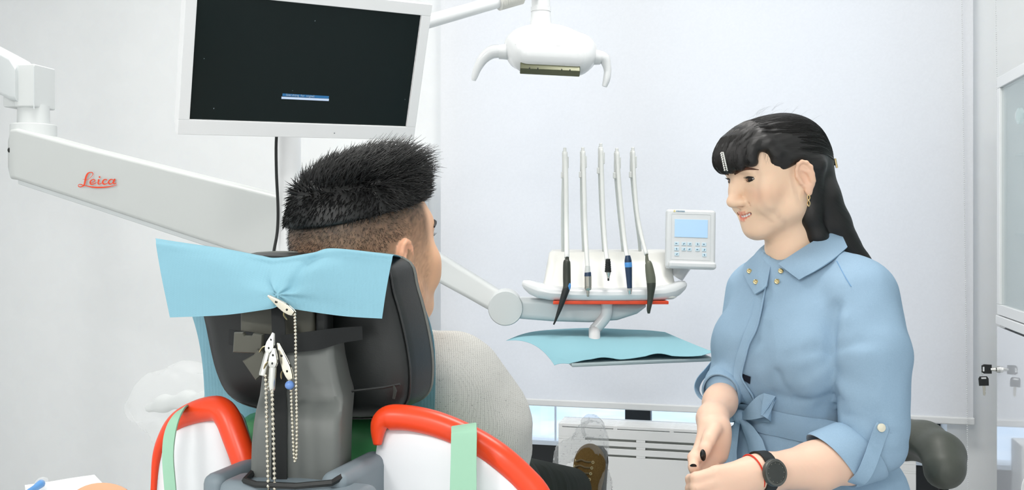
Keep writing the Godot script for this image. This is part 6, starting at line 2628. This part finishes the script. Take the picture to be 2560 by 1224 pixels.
	# snaps
	for e in [[1873, 677, 1.806], [1889, 704, 1.770], [1954, 678, 0.003], [1944, 704, 0.003]]:
		m = MB.new()
		var p := P(e[0], e[1], e[2]) if e[2] > 1.0 else lay(e[0], e[1], e[2])
		var nn := (Vector3(0, EYE_H, 0) - p).normalized()
		nn = (nn + Fw * 0.5).normalized()
		lathe(m, Transform3D(Basis(Quaternion(Vector3.UP, nn)), p), [Vector2(0.0048, -0.001), Vector2(0.0048, 0.0008), Vector2(0.0038, 0.0014), Vector2(0.0024, 0.0010), Vector2(0.0022, 0.0016), Vector2(0.0, 0.0017)], 14)
		part("snap_button", m, mats.brass_steel, dr)
	# belt
	m = MB.new()
	var rows := []
	var wc := P(2003, 1040, 1.82)
	for k in 5:
		var row := []
		for i in 48:
			var a := TAU * i / 48
			var dir := L * cos(a) + Fw * sin(a)
			var c0 := wc + Vector3(0, lerpf(0.020, -0.026, k / 4.0) - 0.010 * dir.dot(Vector3(1, 0, 0)), 0)
			var s := 0.25
			for it in 40:
				var d := f.at(c0 + dir * s)
				if absf(d) < 0.0005:
					break
				s -= d * 0.7
				if s < 0.07:
					break
			# the near sleeve hangs over the belt: stay with the waist
			s = minf(s, 0.152)
			row.append(c0 + dir * (s + (0.0045 if k > 0 and k < 4 else 0.0025)))
		rows.append(PackedVector3Array(row))
	loft(m, rows, false)
	part("belt", m, mats.dress_blue, dr, 70.0)
	# bow
	var kn := lay(1868, 1036, 0.016)
	var bow := MB.new()
	ball(bow, kn, Vector3(0.014, 0.013, 0.009), Basis(Vector3.BACK, -0.5), 8, 12)
	part("bow_knot", bow, mats.dress_blue, dr, 180.0)
	var loops := [
		[[[1872, 1034, 0.016], [1896, 1018, 0.022], [1928, 1003, 0.020], [1930, 1020, 0.012], [1900, 1032, 0.008], [1872, 1038, 0.010]], [0.006, 0.014, 0.021, 0.021, 0.013, 0.006]],
		[[[1866, 1034, 0.016], [1850, 1020, 0.034], [1830, 1018, 0.046], [1824, 1036, 0.042], [1842, 1042, 0.014], [1866, 1038, 0.012]], [0.006, 0.011, 0.013, 0.012, 0.009, 0.006]]]
	for lp in loops:
		m = MB.new()
		var pts := []
		var nn := []
		for q in lp[0]:
			pts.append(lay(q[0], q[1], q[2]))
			nn.append(Vector3(-0.25, 0.25, 1).normalized())
		bowband(m, smooth_path(pts, 4), smooth_nums(lp[1], 4))
		part("bow_loop", m, mats.dress_blue, dr, 55.0)
	var tails := [[[1866, 1042, 0.014], [1852, 1070, 0.012], [1842, 1105, 0.010], [1838, 1140, 0.012], [1836, 1190, 0.014]], [[1872, 1042, 0.015], [1886, 1068, 0.014], [1898, 1100, 0.012], [1912, 1145, 0.014], [1925, 1200, 0.016]]]
	for n in 2:
		m = MB.new()
		var cg := []
		for q in tails[n]:
			var w: float = [4.0, 13.0, 17.0, 19.0, 21.0][cg.size()] * (1.0 if n == 1 else 0.85)
			cg.append([[q[0] - w, q[1] + 2, q[2] - 0.003], [q[0], q[1], q[2] + 0.004], [q[0] + w, q[1] - 2, q[2] - 0.003]])
		cloth(m, cg, 8, 20, 0.004, 0.0012)
		part("bow_tail", m, mats.dress_blue, dr, 180.0)

	# rolled cuffs
	m = MB.new()
	cuff(m, P(2186, 1112, 1.655), P(2078, 1152, 1.628), 0.056, 0.0545, 0.45, 0.062)
	var cf := part("cuff", m, mats.dress_blue, dr, 60.0)
	m = MB.new()
	cuff(m, P(1836, 932, 1.86), P(1801, 982, 1.775), 0.0415, 0.0385, 0.0, 0.042)
	part("cuff", m, mats.dress_blue, dr, 60.0)
	# roll tab with its button
	m = MB.new()
	var tp := [lay(2206, 1058, 0.004), lay(2203, 1072, 0.006), P(2190, 1110, 1.588), P(2176, 1150, 1.578), P(2160, 1185, 1.580), P(2142, 1204, 1.592), P(2128, 1206, 1.61)]
	var tw := [0.009, 0.0125, 0.0125, 0.0125, 0.0125, 0.0125, 0.012]
	var tn := []
	for q in tp:
		tn.append(Vector3(0.1, 0.05, 1).normalized())
	tn[-1] = Vector3(-0.2, -0.9, 0.5)
	ribbon(m, smooth_path(tp, 4), smooth_nums(tw, 4), 0.0025, smooth_path(tn, 4))
	part("roll_tab", m, mats.dress_blue, dr, 60.0)
	m = MB.new()
	var bp := lay(2205, 1067, 0.010)
	lathe(m, Transform3D(Basis(Quaternion(Vector3.UP, Vector3(0.15, 0.1, 1).normalized())), bp), [Vector2(0.0068, -0.002), Vector2(0.0070, 0.0008), Vector2(0.0055, 0.002), Vector2(0, 0.0024)], 18)
	part("tab_button", m, mats.pearl, dr)
	# loose tab loop on the far sleeve
	m = MB.new()
	var lp2 := [P(1792, 892, 1.87), P(1768, 925, 1.87), P(1748, 950, 1.87), P(1742, 972, 1.865), P(1752, 992, 1.855), P(1770, 1000, 1.845)]
	var ln := []
	for q in lp2:
		ln.append(Vector3(0.75, 0.15, 0.6).normalized())
	ribbon(m, smooth_path(lp2, 5), smooth_nums([0.006, 0.0085, 0.0095, 0.0095, 0.0095, 0.009], 5), 0.0016, smooth_path(ln, 5))
	part("tab_loop", m, mats.dress_blue, dr, 60.0)

	# watch and red thread, held on the wrist
	var wx := (P(1862, 1184, 1.553) - P(1975, 1176, 1.585)).normalized()
	var wp := P(1904, 1180, 1.563)
	var nrm := (Vector3(-0.10, 0.22, 1.0))
	nrm = (nrm - wx * nrm.dot(wx)).normalized()
	var wy := nrm.cross(wx).normalized()
	var face := Transform3D(Basis(wx, nrm, wx.cross(nrm)), wp + nrm * 0.0345)
	var w := thing("wrist_watch", "round dark smartwatch with a black strap on the woman's wrist", "watch", wp)
	m = MB.new()
	lathe(m, face, [Vector2(0, -0.006), Vector2(0.0185, -0.005), Vector2(0.0218, -0.002), Vector2(0.0218, 0.003), Vector2(0.0205, 0.0052), Vector2(0.0172, 0.0052), Vector2(0.0168, 0.0042)], 36)
	part("case", m, mats.watch_steel, w)
	m = MB.new()
	lathe(m, face, [Vector2(0.0170, 0.0043), Vector2(0.0163, 0.0046), Vector2(0, 0.0046)], 32)
	part("dial", m, mats.watch_dial, w)
	m = MB.new()
	for k in 12:
		var a := TAU * k / 12
		ball(m, face * Vector3(cos(a) * 0.0150, 0.0047, sin(a) * 0.0150), Vector3(0.0005, 0.0003, 0.0005), Basis(), 3, 6)
	var mk := part("hour_mark", m, mats.pearl, w)
	mk.set_meta("kind", "stuff")
	m = MB.new()
	var sp := []
	var sn := []
	for i in 25:
		var a := PI / 2 + TAU * i / 24
		sp.append(wp + nrm * sin(a) * 0.0330 + wy * cos(a) * 0.0330)
		sn.append(nrm * sin(a) + wy * cos(a))
	var sw := []
	for i in 25:
		sw.append(0.0105)
	ribbon(m, sp, sw, 0.0028, sn)
	part("strap", m, mats.black_rubber, w, 60.0)
	w = thing("thread_bracelet", "thin red thread bracelet beside the dark watch", "bracelet", wp + wx * 0.016)
	m = MB.new()
	var tp2 := []
	for i in 33:
		var a := TAU * i / 32
		tp2.append(wp + wx * (0.017 - 0.006 * cos(a)) + nrm * sin(a) * 0.0293 + wy * cos(a) * 0.0293)
	tube(m, tp2, 0.0014, 6, false)
	part("thread", m, mats.red_thread, w)


func bowband(m: MB, pts: Array, wide: Array) -> void:
	# ribbon standing across the view: its width runs up and down
	var rings := []
	var k := pts.size()
	for i in k:
		var d: Vector3 = (pts[mini(i + 1, k - 1)] - pts[maxi(i - 1, 0)]).normalized()
		var w := Vector3(0.12, 1, 0.15)
		w = (w - d * w.dot(d)).normalized()
		var n := d.cross(w).normalized()
		rings.append(PackedVector3Array([pts[i] + w * wide[i] + n * 0.0006, pts[i] - w * wide[i] + n * 0.0006, pts[i] - w * wide[i] - n * 0.0006, pts[i] + w * wide[i] - n * 0.0006]))
	loft(m, rings)


func cuff(m: MB, a: Vector3, b: Vector3, ra: float, rb: float, shear: float, back: float) -> void:
	# turned-up sleeve end: an open ring that leans along the arm by shear
	var d := (b - a).normalized()
	var up := (Vector3.UP - d * d.y).normalized()
	var s := d.cross(up).normalized()
	var a0 := b - d * back
	var prof := [[0.0, ra], [0.1, ra + 0.002], [0.9, rb + 0.001], [1.0, rb - 0.001], [0.98, rb - 0.0035], [0.2, ra - 0.0055]]
	var rings := []
	for e in prof:
		var ring := PackedVector3Array()
		for i in 32:
			var t := TAU * i / 32
			var r: float = e[1] * (1.0 + 0.012 * sin(t * 5.0 + e[0] * 2.0))
			ring.append(a0.lerp(b, e[0]) + up * sin(t) * r + s * cos(t) * r * 0.92 + d * shear * sin(t) * r)
		rings.append(ring)
	loft(m, rings, false)


# ---------------------------------------------------------------- the patient, seen from behind
func make_patient() -> void:
	var cr := Vector3(cos(CHAIR_TURN), 0, sin(CHAIR_TURN))
	var cf := Vector3(sin(CHAIR_TURN), 0, -cos(CHAIR_TURN))
	var seat := P(930, 900, 1.55)
	seat.y = 0.56
	var t := thing("person", "young man with a dark faded haircut lying in the dental chair", "person", seat)
	# forward to the right and away; tipped back a little
	var u := 0.74
	var hb := Basis(Vector3.UP, PI - u) * Basis(Vector3.RIGHT, -0.16)
	var hd := Transform3D(hb.scaled(Vector3.ONE * 1.05), P(925, 620, 1.35))
	var nk := hd.affine_inverse()
	var f := head_field(false)
	f.egg(Vector3(0, 0.020, -0.045), Vector3(0.070, 0.070, 0.062), 0.02)
	f.bone(Vector3(0, -0.05, -0.030), nk * P(905, 790, 1.37), 0.056, 0.058, 0.03)
	f.bone(nk * P(905, 790, 1.37), nk * P(905, 860, 1.40), 0.058, 0.075, 0.03)
	var nz := FastNoiseLite.new()
	nz.frequency = 420.0
	nz.seed = 4
	var skin := func(p: Vector3) -> Color:
		var c := Color(0.80, 0.47, 0.29)
		if absf(p.x) > 0.0755 and pow((p.y + 0.017) / 0.036, 2.0) + pow((p.z + 0.010) / 0.024, 2.0) < 1.0:
			return Color(0.84, 0.44, 0.28)
		# clipped sides: hair stubble thins out towards the nape
		var line := 0.060 + 0.07 * p.z
		var low := -0.060
		var share := smoothstep(low, line, p.y)
		var front := smoothstep(0.060, 0.040, p.z + 0.15 * maxf(0.0, -p.y))
		share = (0.34 + 0.60 * share * share) * front * smoothstep(-0.085, -0.055, p.y)
		var g := nz.get_noise_3d(p.x, p.y, p.z)
		share = clampf(share + g * 0.22 * front, 0.0, 0.96)
		return c.lerp(Color(0.030, 0.024, 0.018), share)
	var body := MB.new()
	nets(body, f, 0.0036, hd, skin)
	# trunk, arms and legs under the clothes
	var g := Field.new()
	var sh := P(905, 1010, 1.45)
	g.egg(sh + Vector3(0, -0.16, 0) + cf * 0.05, Vector3(0.15, 0.24, 0.10), 0.05, 0, Basis(cr, Vector3.UP, -cf))
	g.bone(seat + Vector3(0, 0.06, 0), sh + Vector3(0, -0.2, 0) + cf * 0.08, 0.12, 0.12, 0.05)
	var ank := P(1440, 1225, 2.43)
	for s in [-1.0, 1.0]:
		var hj: Vector3 = seat + cr * s * 0.09 + Vector3(0, 0.06, 0)
		var kn: Vector3 = P(1258, 1212, 2.0) if s > 0 else P(1258, 1212, 2.0) - cr * 0.17
		var an: Vector3 = ank if s > 0 else ank - cr * 0.26 + Vector3(0, -0.08, 0)
		g.bone(hj, kn, 0.065, 0.045, 0.03)
		g.bone(kn, an, 0.045, 0.034, 0.03)
	nets(body, g, 0.018, Transform3D(), func(p): return Color(0.80, 0.47, 0.29))
	# hands resting in the lap
	var hands := Field.new()
	for s in [-1.0, 1.0]:
		var wr: Vector3 = P(1150, 1250, 1.78) if s > 0 else P(960, 1250, 1.80)
		var kn: Vector3 = wr + Vector3(-0.05 * s, -0.01, -0.06)
		hands.bone(wr, kn, 0.026, 0.03, 0.015)
		for i in 4:
			var a: Vector3 = kn + cr * (0.02 * (i - 1.5)) * 0.9 + cf * 0.02
			hands.chain([a, a + cf * 0.035 + Vector3(0, 0.004, 0), a + cf * 0.06 + Vector3(0, -0.012, 0)], [0.0105, 0.0095, 0.0075], 0.006)
		hands.chain([wr + cf * 0.02 - cr * s * 0.02, kn - cr * s * 0.04, kn - cr * s * 0.045 + cf * 0.03], [0.013, 0.011, 0.008], 0.008)
	nets(body, hands, 0.004, Transform3D(), func(p): return Color(0.80, 0.47, 0.29))
	var bo := part("body", body, mats.skin, t, 180.0)
	tag(bo, "back of the head with clipped sides and one ear", "")

	# brow and lashes just past the temple
	var m := MB.new()
	f.all()
	var br := []
	for q in [[0.012, 0.016, 0.088], [0.024, 0.021, 0.083], [0.036, 0.022, 0.075], [0.046, 0.017, 0.064]]:
		var p := Vector3(-q[0], q[1], q[2])
		for it in 6:
			p -= Vector3(p.x, 0, p.z).normalized() * f.at(p) * 0.8
		br.append(hd * (p + Vector3(p.x, 0, p.z).normalized() * 0.001))
	tube(m, smooth_path(br, 4), smooth_nums([0.0018, 0.003, 0.003, 0.0012], 4), 7)
	part("eyebrow", m, mats.hair_black, bo, 180.0)
	m = MB.new()
	rng.seed = 15
	for k in 14:
		var q := Vector3(-0.022 - k * 0.0016, 0.003, 0.080 - k * 0.0007)
		strand(m, [hd * q, hd * (q + Vector3(-0.001, 0.001, 0.007)), hd * (q + Vector3(-0.002, 0.004, 0.012))], 0.0004)
	part("eyelashes", m, mats.hair_black, bo)

	# hair: a dense cap with thousands of short tufts swept up and forward
	var hf := Field.new()
	hf.egg(Vector3(0, 0.050, -0.014), Vector3(0.0750, 0.066, 0.096), 0.01)
	hf.egg(Vector3(0, 0.064, 0.030), Vector3(0.064, 0.056, 0.070), 0.02)
	hf.egg(Vector3(0, 0.020, -0.052), Vector3(0.067, 0.066, 0.063), 0.02)
	# the clipped sides stay free
	hf.egg(Vector3(0, -0.050, 0.000), Vector3(0.30, 0.104, 0.40), 0.006, 1, Basis(Vector3.RIGHT, -0.07))
	hf.egg(Vector3(0, 0.0, 0.115), Vector3(0.12, 0.062, 0.062), 0.012, 1)
	m = MB.new()
	nets(m, hf, 0.0032, hd)
	var hr := part("hair", m, mats.hair_black, t, 180.0)
	tag(hr, "thick black hair on top, brushed up and forward", "")
	hf.all()
	m = MB.new()
	var c := Vector3(0, 0.03, -0.01)
	var n := 0
	while n < 6500:
		var d := Vector3(rng.randfn(), rng.randfn() + 0.35, rng.randfn()).normalized()
		var p := c + d * 0.09
		for it in 4:
			p -= d * hf.at(p) * 0.9
		if absf(hf.at(p)) > 0.003 or p.y < 0.054 + p.z * 0.07:
			continue
		n += 1
		# brushed up and forward on top, lying down at the back and sides
		var nrm := (p - Vector3(0, 0.02, -0.01)).normalized()
		var top := smoothstep(0.070, 0.108, p.y)
		var frt := smoothstep(-0.02, 0.07, p.z)
		var ln := lerpf(0.010, lerpf(0.030, 0.042, frt), top) * rng.randf_range(0.6, 1.1)
		var jit := Vector3(rng.randfn(), rng.randfn(), rng.randfn())
		var flat_way := Vector3(0, -0.8, 0.35 * signf(p.z + 0.03))
		flat_way = flat_way - nrm * flat_way.dot(nrm) + nrm * 0.22
		var up_way := nrm * 0.55 + Vector3(0, 0.30, 0.80)
		var way := (flat_way.normalized().lerp(up_way.normalized(), maxf(top, frt * 0.8)) + jit * 0.13).normalized()
		var b := p + way * ln * 0.55
		var e := p + way * ln + Vector3(0, -0.10, 0.20) * ln * top + jit * ln * 0.06
		tube(m, [hd * (p - nrm * 0.002), hd * b, hd * e], [0.0009, 0.0006, 0.0001], 3, false)
	var st := part("hair_tufts", m, mats.hair_black, hr, 180.0)
	st.set_meta("kind", "stuff")
	# stubble of the clipped sides
	m = MB.new()
	n = 0
	var scalp := Field.new()
	scalp.egg(Vector3(0, 0.022, -0.010), Vector3(0.0735, 0.079, 0.093), 0.02)
	scalp.egg(Vector3(0, -0.034, 0.026), Vector3(0.0585, 0.066, 0.054), 0.03)
	scalp.egg(Vector3(0, 0.020, -0.045), Vector3(0.070, 0.070, 0.062), 0.02)
	scalp.bone(Vector3(0, -0.05, -0.030), nk * P(905, 790, 1.37), 0.056, 0.058, 0.03)
	scalp.all()
	while n < 6500:
		var d := Vector3(rng.randfn(), rng.randf_range(-1.0, 0.6), rng.randfn()).normalized()
		if d.z > 0.62:
			continue
		var p := Vector3(0, 0.0, -0.01) + d * 0.10
		for it in 4:
			p -= d * scalp.at(p) * 0.9
		if p.y < -0.075 or p.y > 0.070 or (absf(p.x) > 0.068 and p.z > -0.032 and p.z < 0.016 and p.y < 0.014):
			continue
		if p.z > 0.048 or rng.randf() > 0.35 + 0.65 * smoothstep(-0.07, 0.03, p.y):
			continue
		n += 1
		var ln := lerpf(0.0016, 0.005, smoothstep(-0.03, 0.055, p.y))
		var way := (d * 0.8 + Vector3(0, -0.7, 0) + Vector3(rng.randfn(), rng.randfn(), rng.randfn()) * 0.25).normalized()
		tube(m, [hd * (p - d * 0.0004), hd * (p + way * ln)], [0.00026, 0.00006], 3, false)
	st = part("hair_stubble", m, mats.hair_black, hr, 180.0)
	st.set_meta("kind", "stuff")

	# sweater
	var sw := Field.new()
	var tb := Basis(cr, Vector3.UP, -cf)
	sw.egg(sh + Vector3(0, -0.14, 0) + cf * 0.04, Vector3(0.20, 0.26, 0.135), 0.05, 0, tb)
	sw.bone(P(650, 985, 1.50), P(1120, 970, 1.42), 0.075, 0.078, 0.06)
	sw.bone(seat + Vector3(0, 0.1, 0), sh + Vector3(0, -0.2, 0) + cf * 0.08, 0.15, 0.15, 0.05)
	sw.chain([P(1120, 965, 1.425), P(1190, 1060, 1.45), P(1205, 1130, 1.48), P(1220, 1210, 1.53)], [0.076, 0.076, 0.070, 0.066], 0.03)
	sw.chain([P(1220, 1210, 1.53), P(1150, 1240, 1.74)], [0.060, 0.042], 0.03)
	sw.chain([P(650, 985, 1.50), P(600, 1100, 1.53), P(600, 1230, 1.57)], [0.076, 0.068, 0.06], 0.03)
	sw.chain([P(600, 1230, 1.57), P(900, 1250, 1.78)], [0.060, 0.042], 0.03)
	sw.egg(nk.affine_inverse() * Vector3(0, -0.155, -0.035), Vector3(0.066, 0.05, 0.066), 0.01, 1, tb)
	sw.all()
	sw.crease(P(1170, 1000, 1.37), P(1205, 900, 1.40), 0.006, 0.0015)
	sw.crease(P(1200, 1120, 1.40), P(1300, 1100, 1.45), 0.014, 0.005)
	sw.crease(P(1190, 1160, 1.42), P(1310, 1150, 1.47), 0.014, 0.006)
	var n2 := FastNoiseLite.new()
	n2.frequency = 8.0
	n2.seed = 9
	sw.warp = func(p: Vector3, d: float) -> float: return d + 0.006 * n2.get_noise_3d(p.x, p.y, p.z)
	m = MB.new()
	nets(m, sw, 0.0085)
	var swp := part("sweater", m, mats.knit_grey, t, 180.0)
	tag(swp, "light grey flecked knit sweater", "")
	# trousers
	var tr := Field.new()
	tr.egg(seat + Vector3(0, 0.06, 0), Vector3(0.19, 0.12, 0.17), 0.05, 0, tb)
	for s in [-1.0, 1.0]:
		var hj: Vector3 = seat + cr * s * 0.10 + Vector3(0, 0.06, 0)
		var kn: Vector3 = P(1258, 1212, 2.0) if s > 0 else P(1258, 1212, 2.0) - cr * 0.17
		var an: Vector3 = P(1425, 1222, 2.40) if s > 0 else P(1425, 1222, 2.40) - cr * 0.26 + Vector3(0, -0.08, 0)
		tr.bone(hj, kn, 0.092, 0.068, 0.04)
		tr.bone(kn, an, 0.066, 0.054, 0.03)
	for k in 7:
		var a := P(1335 + k * 17, 1135 + k * 3, 2.10 + k * 0.045)
		tr.crease(a + Vector3(0, 0.03, 0.05), a + Vector3(0.03 + 0.004 * k, -0.10, 0.05), 0.0075, 0.009 if k % 2 == 0 else -0.006)
	m = MB.new()
	var seen_leg := AABB(P(1310, 1290, 2.25), Vector3(0.22, 0.17, 0.0)).expand(P(1490, 1290, 2.52)).expand(P(1490, 1100, 2.02))
	nets(m, tr, 0.012, Transform3D(), null, Vector3.INF, Vector3.INF, 1.25, [seen_leg])
	nets(m, tr, 0.0045, Transform3D(), null, seen_leg.position - Vector3.ONE * 0.012, seen_leg.end + Vector3.ONE * 0.012)
	part("trousers", m, mats.dark_denim, t, 180.0)
	# shoes
	for s in [1.0, -1.0]:
		make_shoe(t, Vector3.ZERO if s > 0 else -cr * 0.27 + Vector3(0, -0.08, 0), s > 0)


func make_shoe(t: Node3D, off: Vector3, covered: bool) -> void:
	# foot points up, sole away from the viewer; leans a little to the right
	var heel := P(1458, 1272, 2.44) + off
	var toe := P(1466, 1122, 2.47) + off
	var up := (toe - heel).normalized()
	var away := Vector3(0.55, 0, -0.83).normalized()
	away = (away - up * away.dot(up)).normalized()
	var side := up.cross(away).normalized()
	var bs := Basis(side, up, away)
	var l := heel.distance_to(toe)
	var f := Field.new()
	f.egg(heel + up * 0.0 + away * 0.015, Vector3(0.036, 0.045, 0.048), 0.03, 0, bs)
	f.egg(heel + up * 0.075 + away * 0.018, Vector3(0.037, 0.06, 0.040), 0.03, 0, bs)
	f.egg(toe - up * 0.03 + away * 0.022, Vector3(0.040, 0.045, 0.028), 0.03, 0, bs)
	f.bone(heel + up * 0.03 - away * 0.05, heel + up * 0.01 - away * 0.01, 0.042, 0.04, 0.03)
	f.bone(heel + up * 0.02 - away * 0.12, heel + up * 0.03 - away * 0.05, 0.030, 0.03, 0.02, 1)
	var m := MB.new()
	nets(m, f, 0.0045)
	var sh := part("shoe", m, mats.tan_suede, t, 180.0)
	tag(sh, "tan suede lace-up shoe", "")
	m = MB.new()
	var rings := []
	for e in [[-0.04, 0.014], [-0.02, 0.028], [0.02, 0.030], [0.07, 0.030], [0.12, 0.032], [0.145, 0.028], [0.158, 0.014]]:
		rings.append(ring_rr(heel + up * e[0] + away * 0.058, side, away, e[1], 0.010, 0.006, 3))
	loft(m, rings)
	part("sole", m, mats.sole_dark, sh)
	if not covered:
		return
	# collar, tongue, laces and eyelets
	m = MB.new()
	var pts := []
	for i in 19:
		var a := TAU * i / 18
		pts.append(heel + up * (0.028 + 0.012 * sin(a)) - away * 0.068 + side * cos(a) * 0.042 + up * sin(a) * 0.030)
	tube(m, pts, 0.010, 8, false)
	part("padded_collar", m, mats.shoe_collar, sh, 180.0)
	for k in 5:
		var u := k / 4.0
		var c := heel + up * lerpf(0.062, 0.118, u) - away * lerpf(0.030, 0.012, u)
		m = MB.new()
		tube(m, smooth_path([c - side * 0.024 + away * 0.008, c - side * 0.012 - away * 0.008, c - away * 0.011 + up * 0.004, c + side * 0.013 - away * 0.008, c + side * 0.024 + away * 0.006], 3), 0.0024, 6)
		part("lace", m, mats.lace, sh, 180.0)
		for s in [-1.0, 1.0]:
			m = MB.new()
			lathe(m, Transform3D(Basis(Quaternion(Vector3.UP, (side * s - away * 0.8).normalized())), c + side * s * 0.025 + away * 0.004), [Vector2(0.0018, 0.001), Vector2(0.0038, 0.0015), Vector2(0.0042, 0.0), Vector2(0.0018, 0.0)], 10)
			part("eyelet", m, mats.brass_steel, sh)
	var kn := heel + up * 0.058 - away * 0.052
	for e in [[-0.03, 0.024, 0.0], [0.006, 0.022, 0.01], [-0.045, -0.004, 0.0], [0.012, -0.016, 0.004]]:
		m = MB.new()
		var q: Vector3 = kn + side * e[0] + up * e[1]
		tube(m, smooth_path([kn, kn.lerp(q, 0.5) - away * 0.014 + side * 0.004, q - away * 0.006, kn.lerp(q, 0.45) - away * 0.002 - side * 0.006, kn], 4) if e[1] > 0.0 else smooth_path([kn, kn.lerp(q, 0.6) - away * 0.008, q], 5), 0.0021, 6)
		part("lace", m, mats.lace, sh, 180.0)
	# loose plastic overshoe
	var g := Field.new()
	g.egg(toe + up * 0.012 + side * 0.006 + away * 0.03, Vector3(0.050, 0.062, 0.040), 0.03, 0, bs)
	g.egg(heel + up * 0.04 + away * 0.035, Vector3(0.060, 0.090, 0.042), 0.03, 0, bs)
	g.chain([P(1490, 1070, 2.46), P(1478, 1062, 2.44), P(1470, 1078, 2.43)], [0.022, 0.02, 0.012], 0.03)
	g.chain([P(1400, 1160, 2.46), P(1415, 1130, 2.47), P(1450, 1110, 2.47)], [0.018, 0.022, 0.02], 0.03)
	# open towards the ankle
	g.egg(heel + up * 0.070 - away * 0.056, Vector3(0.050, 0.112, 0.090), 0.01, 1, bs)
	var nz := FastNoiseLite.new()
	nz.frequency = 42.0
	nz.seed = 40
	g.warp = func(p: Vector3, d: float) -> float: return d + 0.013 * (absf(nz.get_noise_3d(p.x * 1.6, p.y * 0.7, p.z * 1.6)) - 0.2)
	m = MB.new()
	nets(m, g, 0.0038)
	var ov := part("plastic_overshoe", m, mats.film_grey, t, 180.0)
	tag(ov, "crinkled translucent plastic overshoe", "")


func make_stool() -> void:
	var hip := P(2030, 560, 1.84)
	var t := thing("dental_stool", "dark grey dental stool with a curved arm pad under the woman", "stool", Vector3(hip.x, 0, hip.z))
	var c := Vector3(hip.x, 0, hip.z)
	var m := MB.new()
	lathe(m, Transform3D(Basis(), c), [Vector2(0, 0.47), Vector2(0.16, 0.47), Vector2(0.19, 0.485), Vector2(0.195, 0.515), Vector2(0.18, 0.54), Vector2(0.1, 0.548), Vector2(0, 0.548)], 36)
	part("seat", m, mats.stool_vinyl, t)
	m = MB.new()
	lathe(m, Transform3D(Basis(), c), [Vector2(0.028, 0.09), Vector2(0.028, 0.3), Vector2(0.02, 0.3), Vector2(0.02, 0.47)], 18)
	part("gas_column", m, mats.chrome, t)
	for k in 5:
		var a := TAU * k / 5 + 0.3
		var d := Vector3(cos(a), 0, sin(a))
		m = MB.new()
		tube(m, [c + Vector3(0, 0.10, 0), c + d * 0.15 + Vector3(0, 0.085, 0), c + d * 0.27 + Vector3(0, 0.065, 0)], [0.022, 0.018, 0.014], 10)
		var lg := part("base_leg", m, mats.chrome, t)
		m = MB.new()
		var s := d.cross(Vector3.UP)
		tube(m, [c + d * 0.27 + Vector3(0, 0.028, 0) - s * 0.012, c + d * 0.27 + Vector3(0, 0.028, 0) + s * 0.012], 0.027, 14)
		part("caster", m, mats.black_rubber, lg)
	# curved arm pad
	var f := Field.new()
	f.chain([P(2100, 1110, 2.03), P(2180, 1098, 2.03), P(2250, 1098, 2.0), P(2310, 1110, 1.95), P(2352, 1138, 1.89), P(2358, 1172, 1.85)], [0.040, 0.042, 0.042, 0.044, 0.043, 0.037], 0.02)
	f.egg(P(2362, 1168, 1.855), Vector3(0.037, 0.036, 0.036), 0.012)
	f.egg(P(2268, 1158, 1.93), Vector3(0.055, 0.022, 0.06), 0.02, 1, Basis(Vector3.BACK, -0.5))
	m = MB.new()
	nets(m, f, 0.006)
	var ap := part("arm_pad", m, mats.stool_vinyl, t, 180.0)
	tag(ap, "dark grey-green curved torso support", "")
	m = MB.new()
	tube(m, smooth_path([P(2356, 1205, 1.86), P(2366, 1300, 1.86), P(2330, 1400, 1.86), c + Vector3(0.05, 0.455, 0.0)], 5), 0.009, 10)
	part("arm_rod", m, mats.black_rubber, t)


func _ready() -> void:
	make_materials()
	make_materials_2()
	make_camera_and_light()
	ceiling_panel(-1.6, -1.9, 1.85, "square ceiling panel nearest the left end of the back wall")
	ceiling_panel(0.0, -1.9, 1.85, "square ceiling panel above the stool and the dental lamp")
	ceiling_panel(-1.6, 1.4, 4.1, "square ceiling panel at the left wall behind the photographer")
	ceiling_panel(0.0, 1.4, 4.1, "square ceiling panel at the right wall behind the photographer")
	make_room()
	make_radiator()
	make_cabinets()
	make_microscope_arm()
	make_monitor()
	make_lamp()
	make_unit()
	make_chair()
	make_small_things()
	make_stool()
	make_woman()
	make_patient()
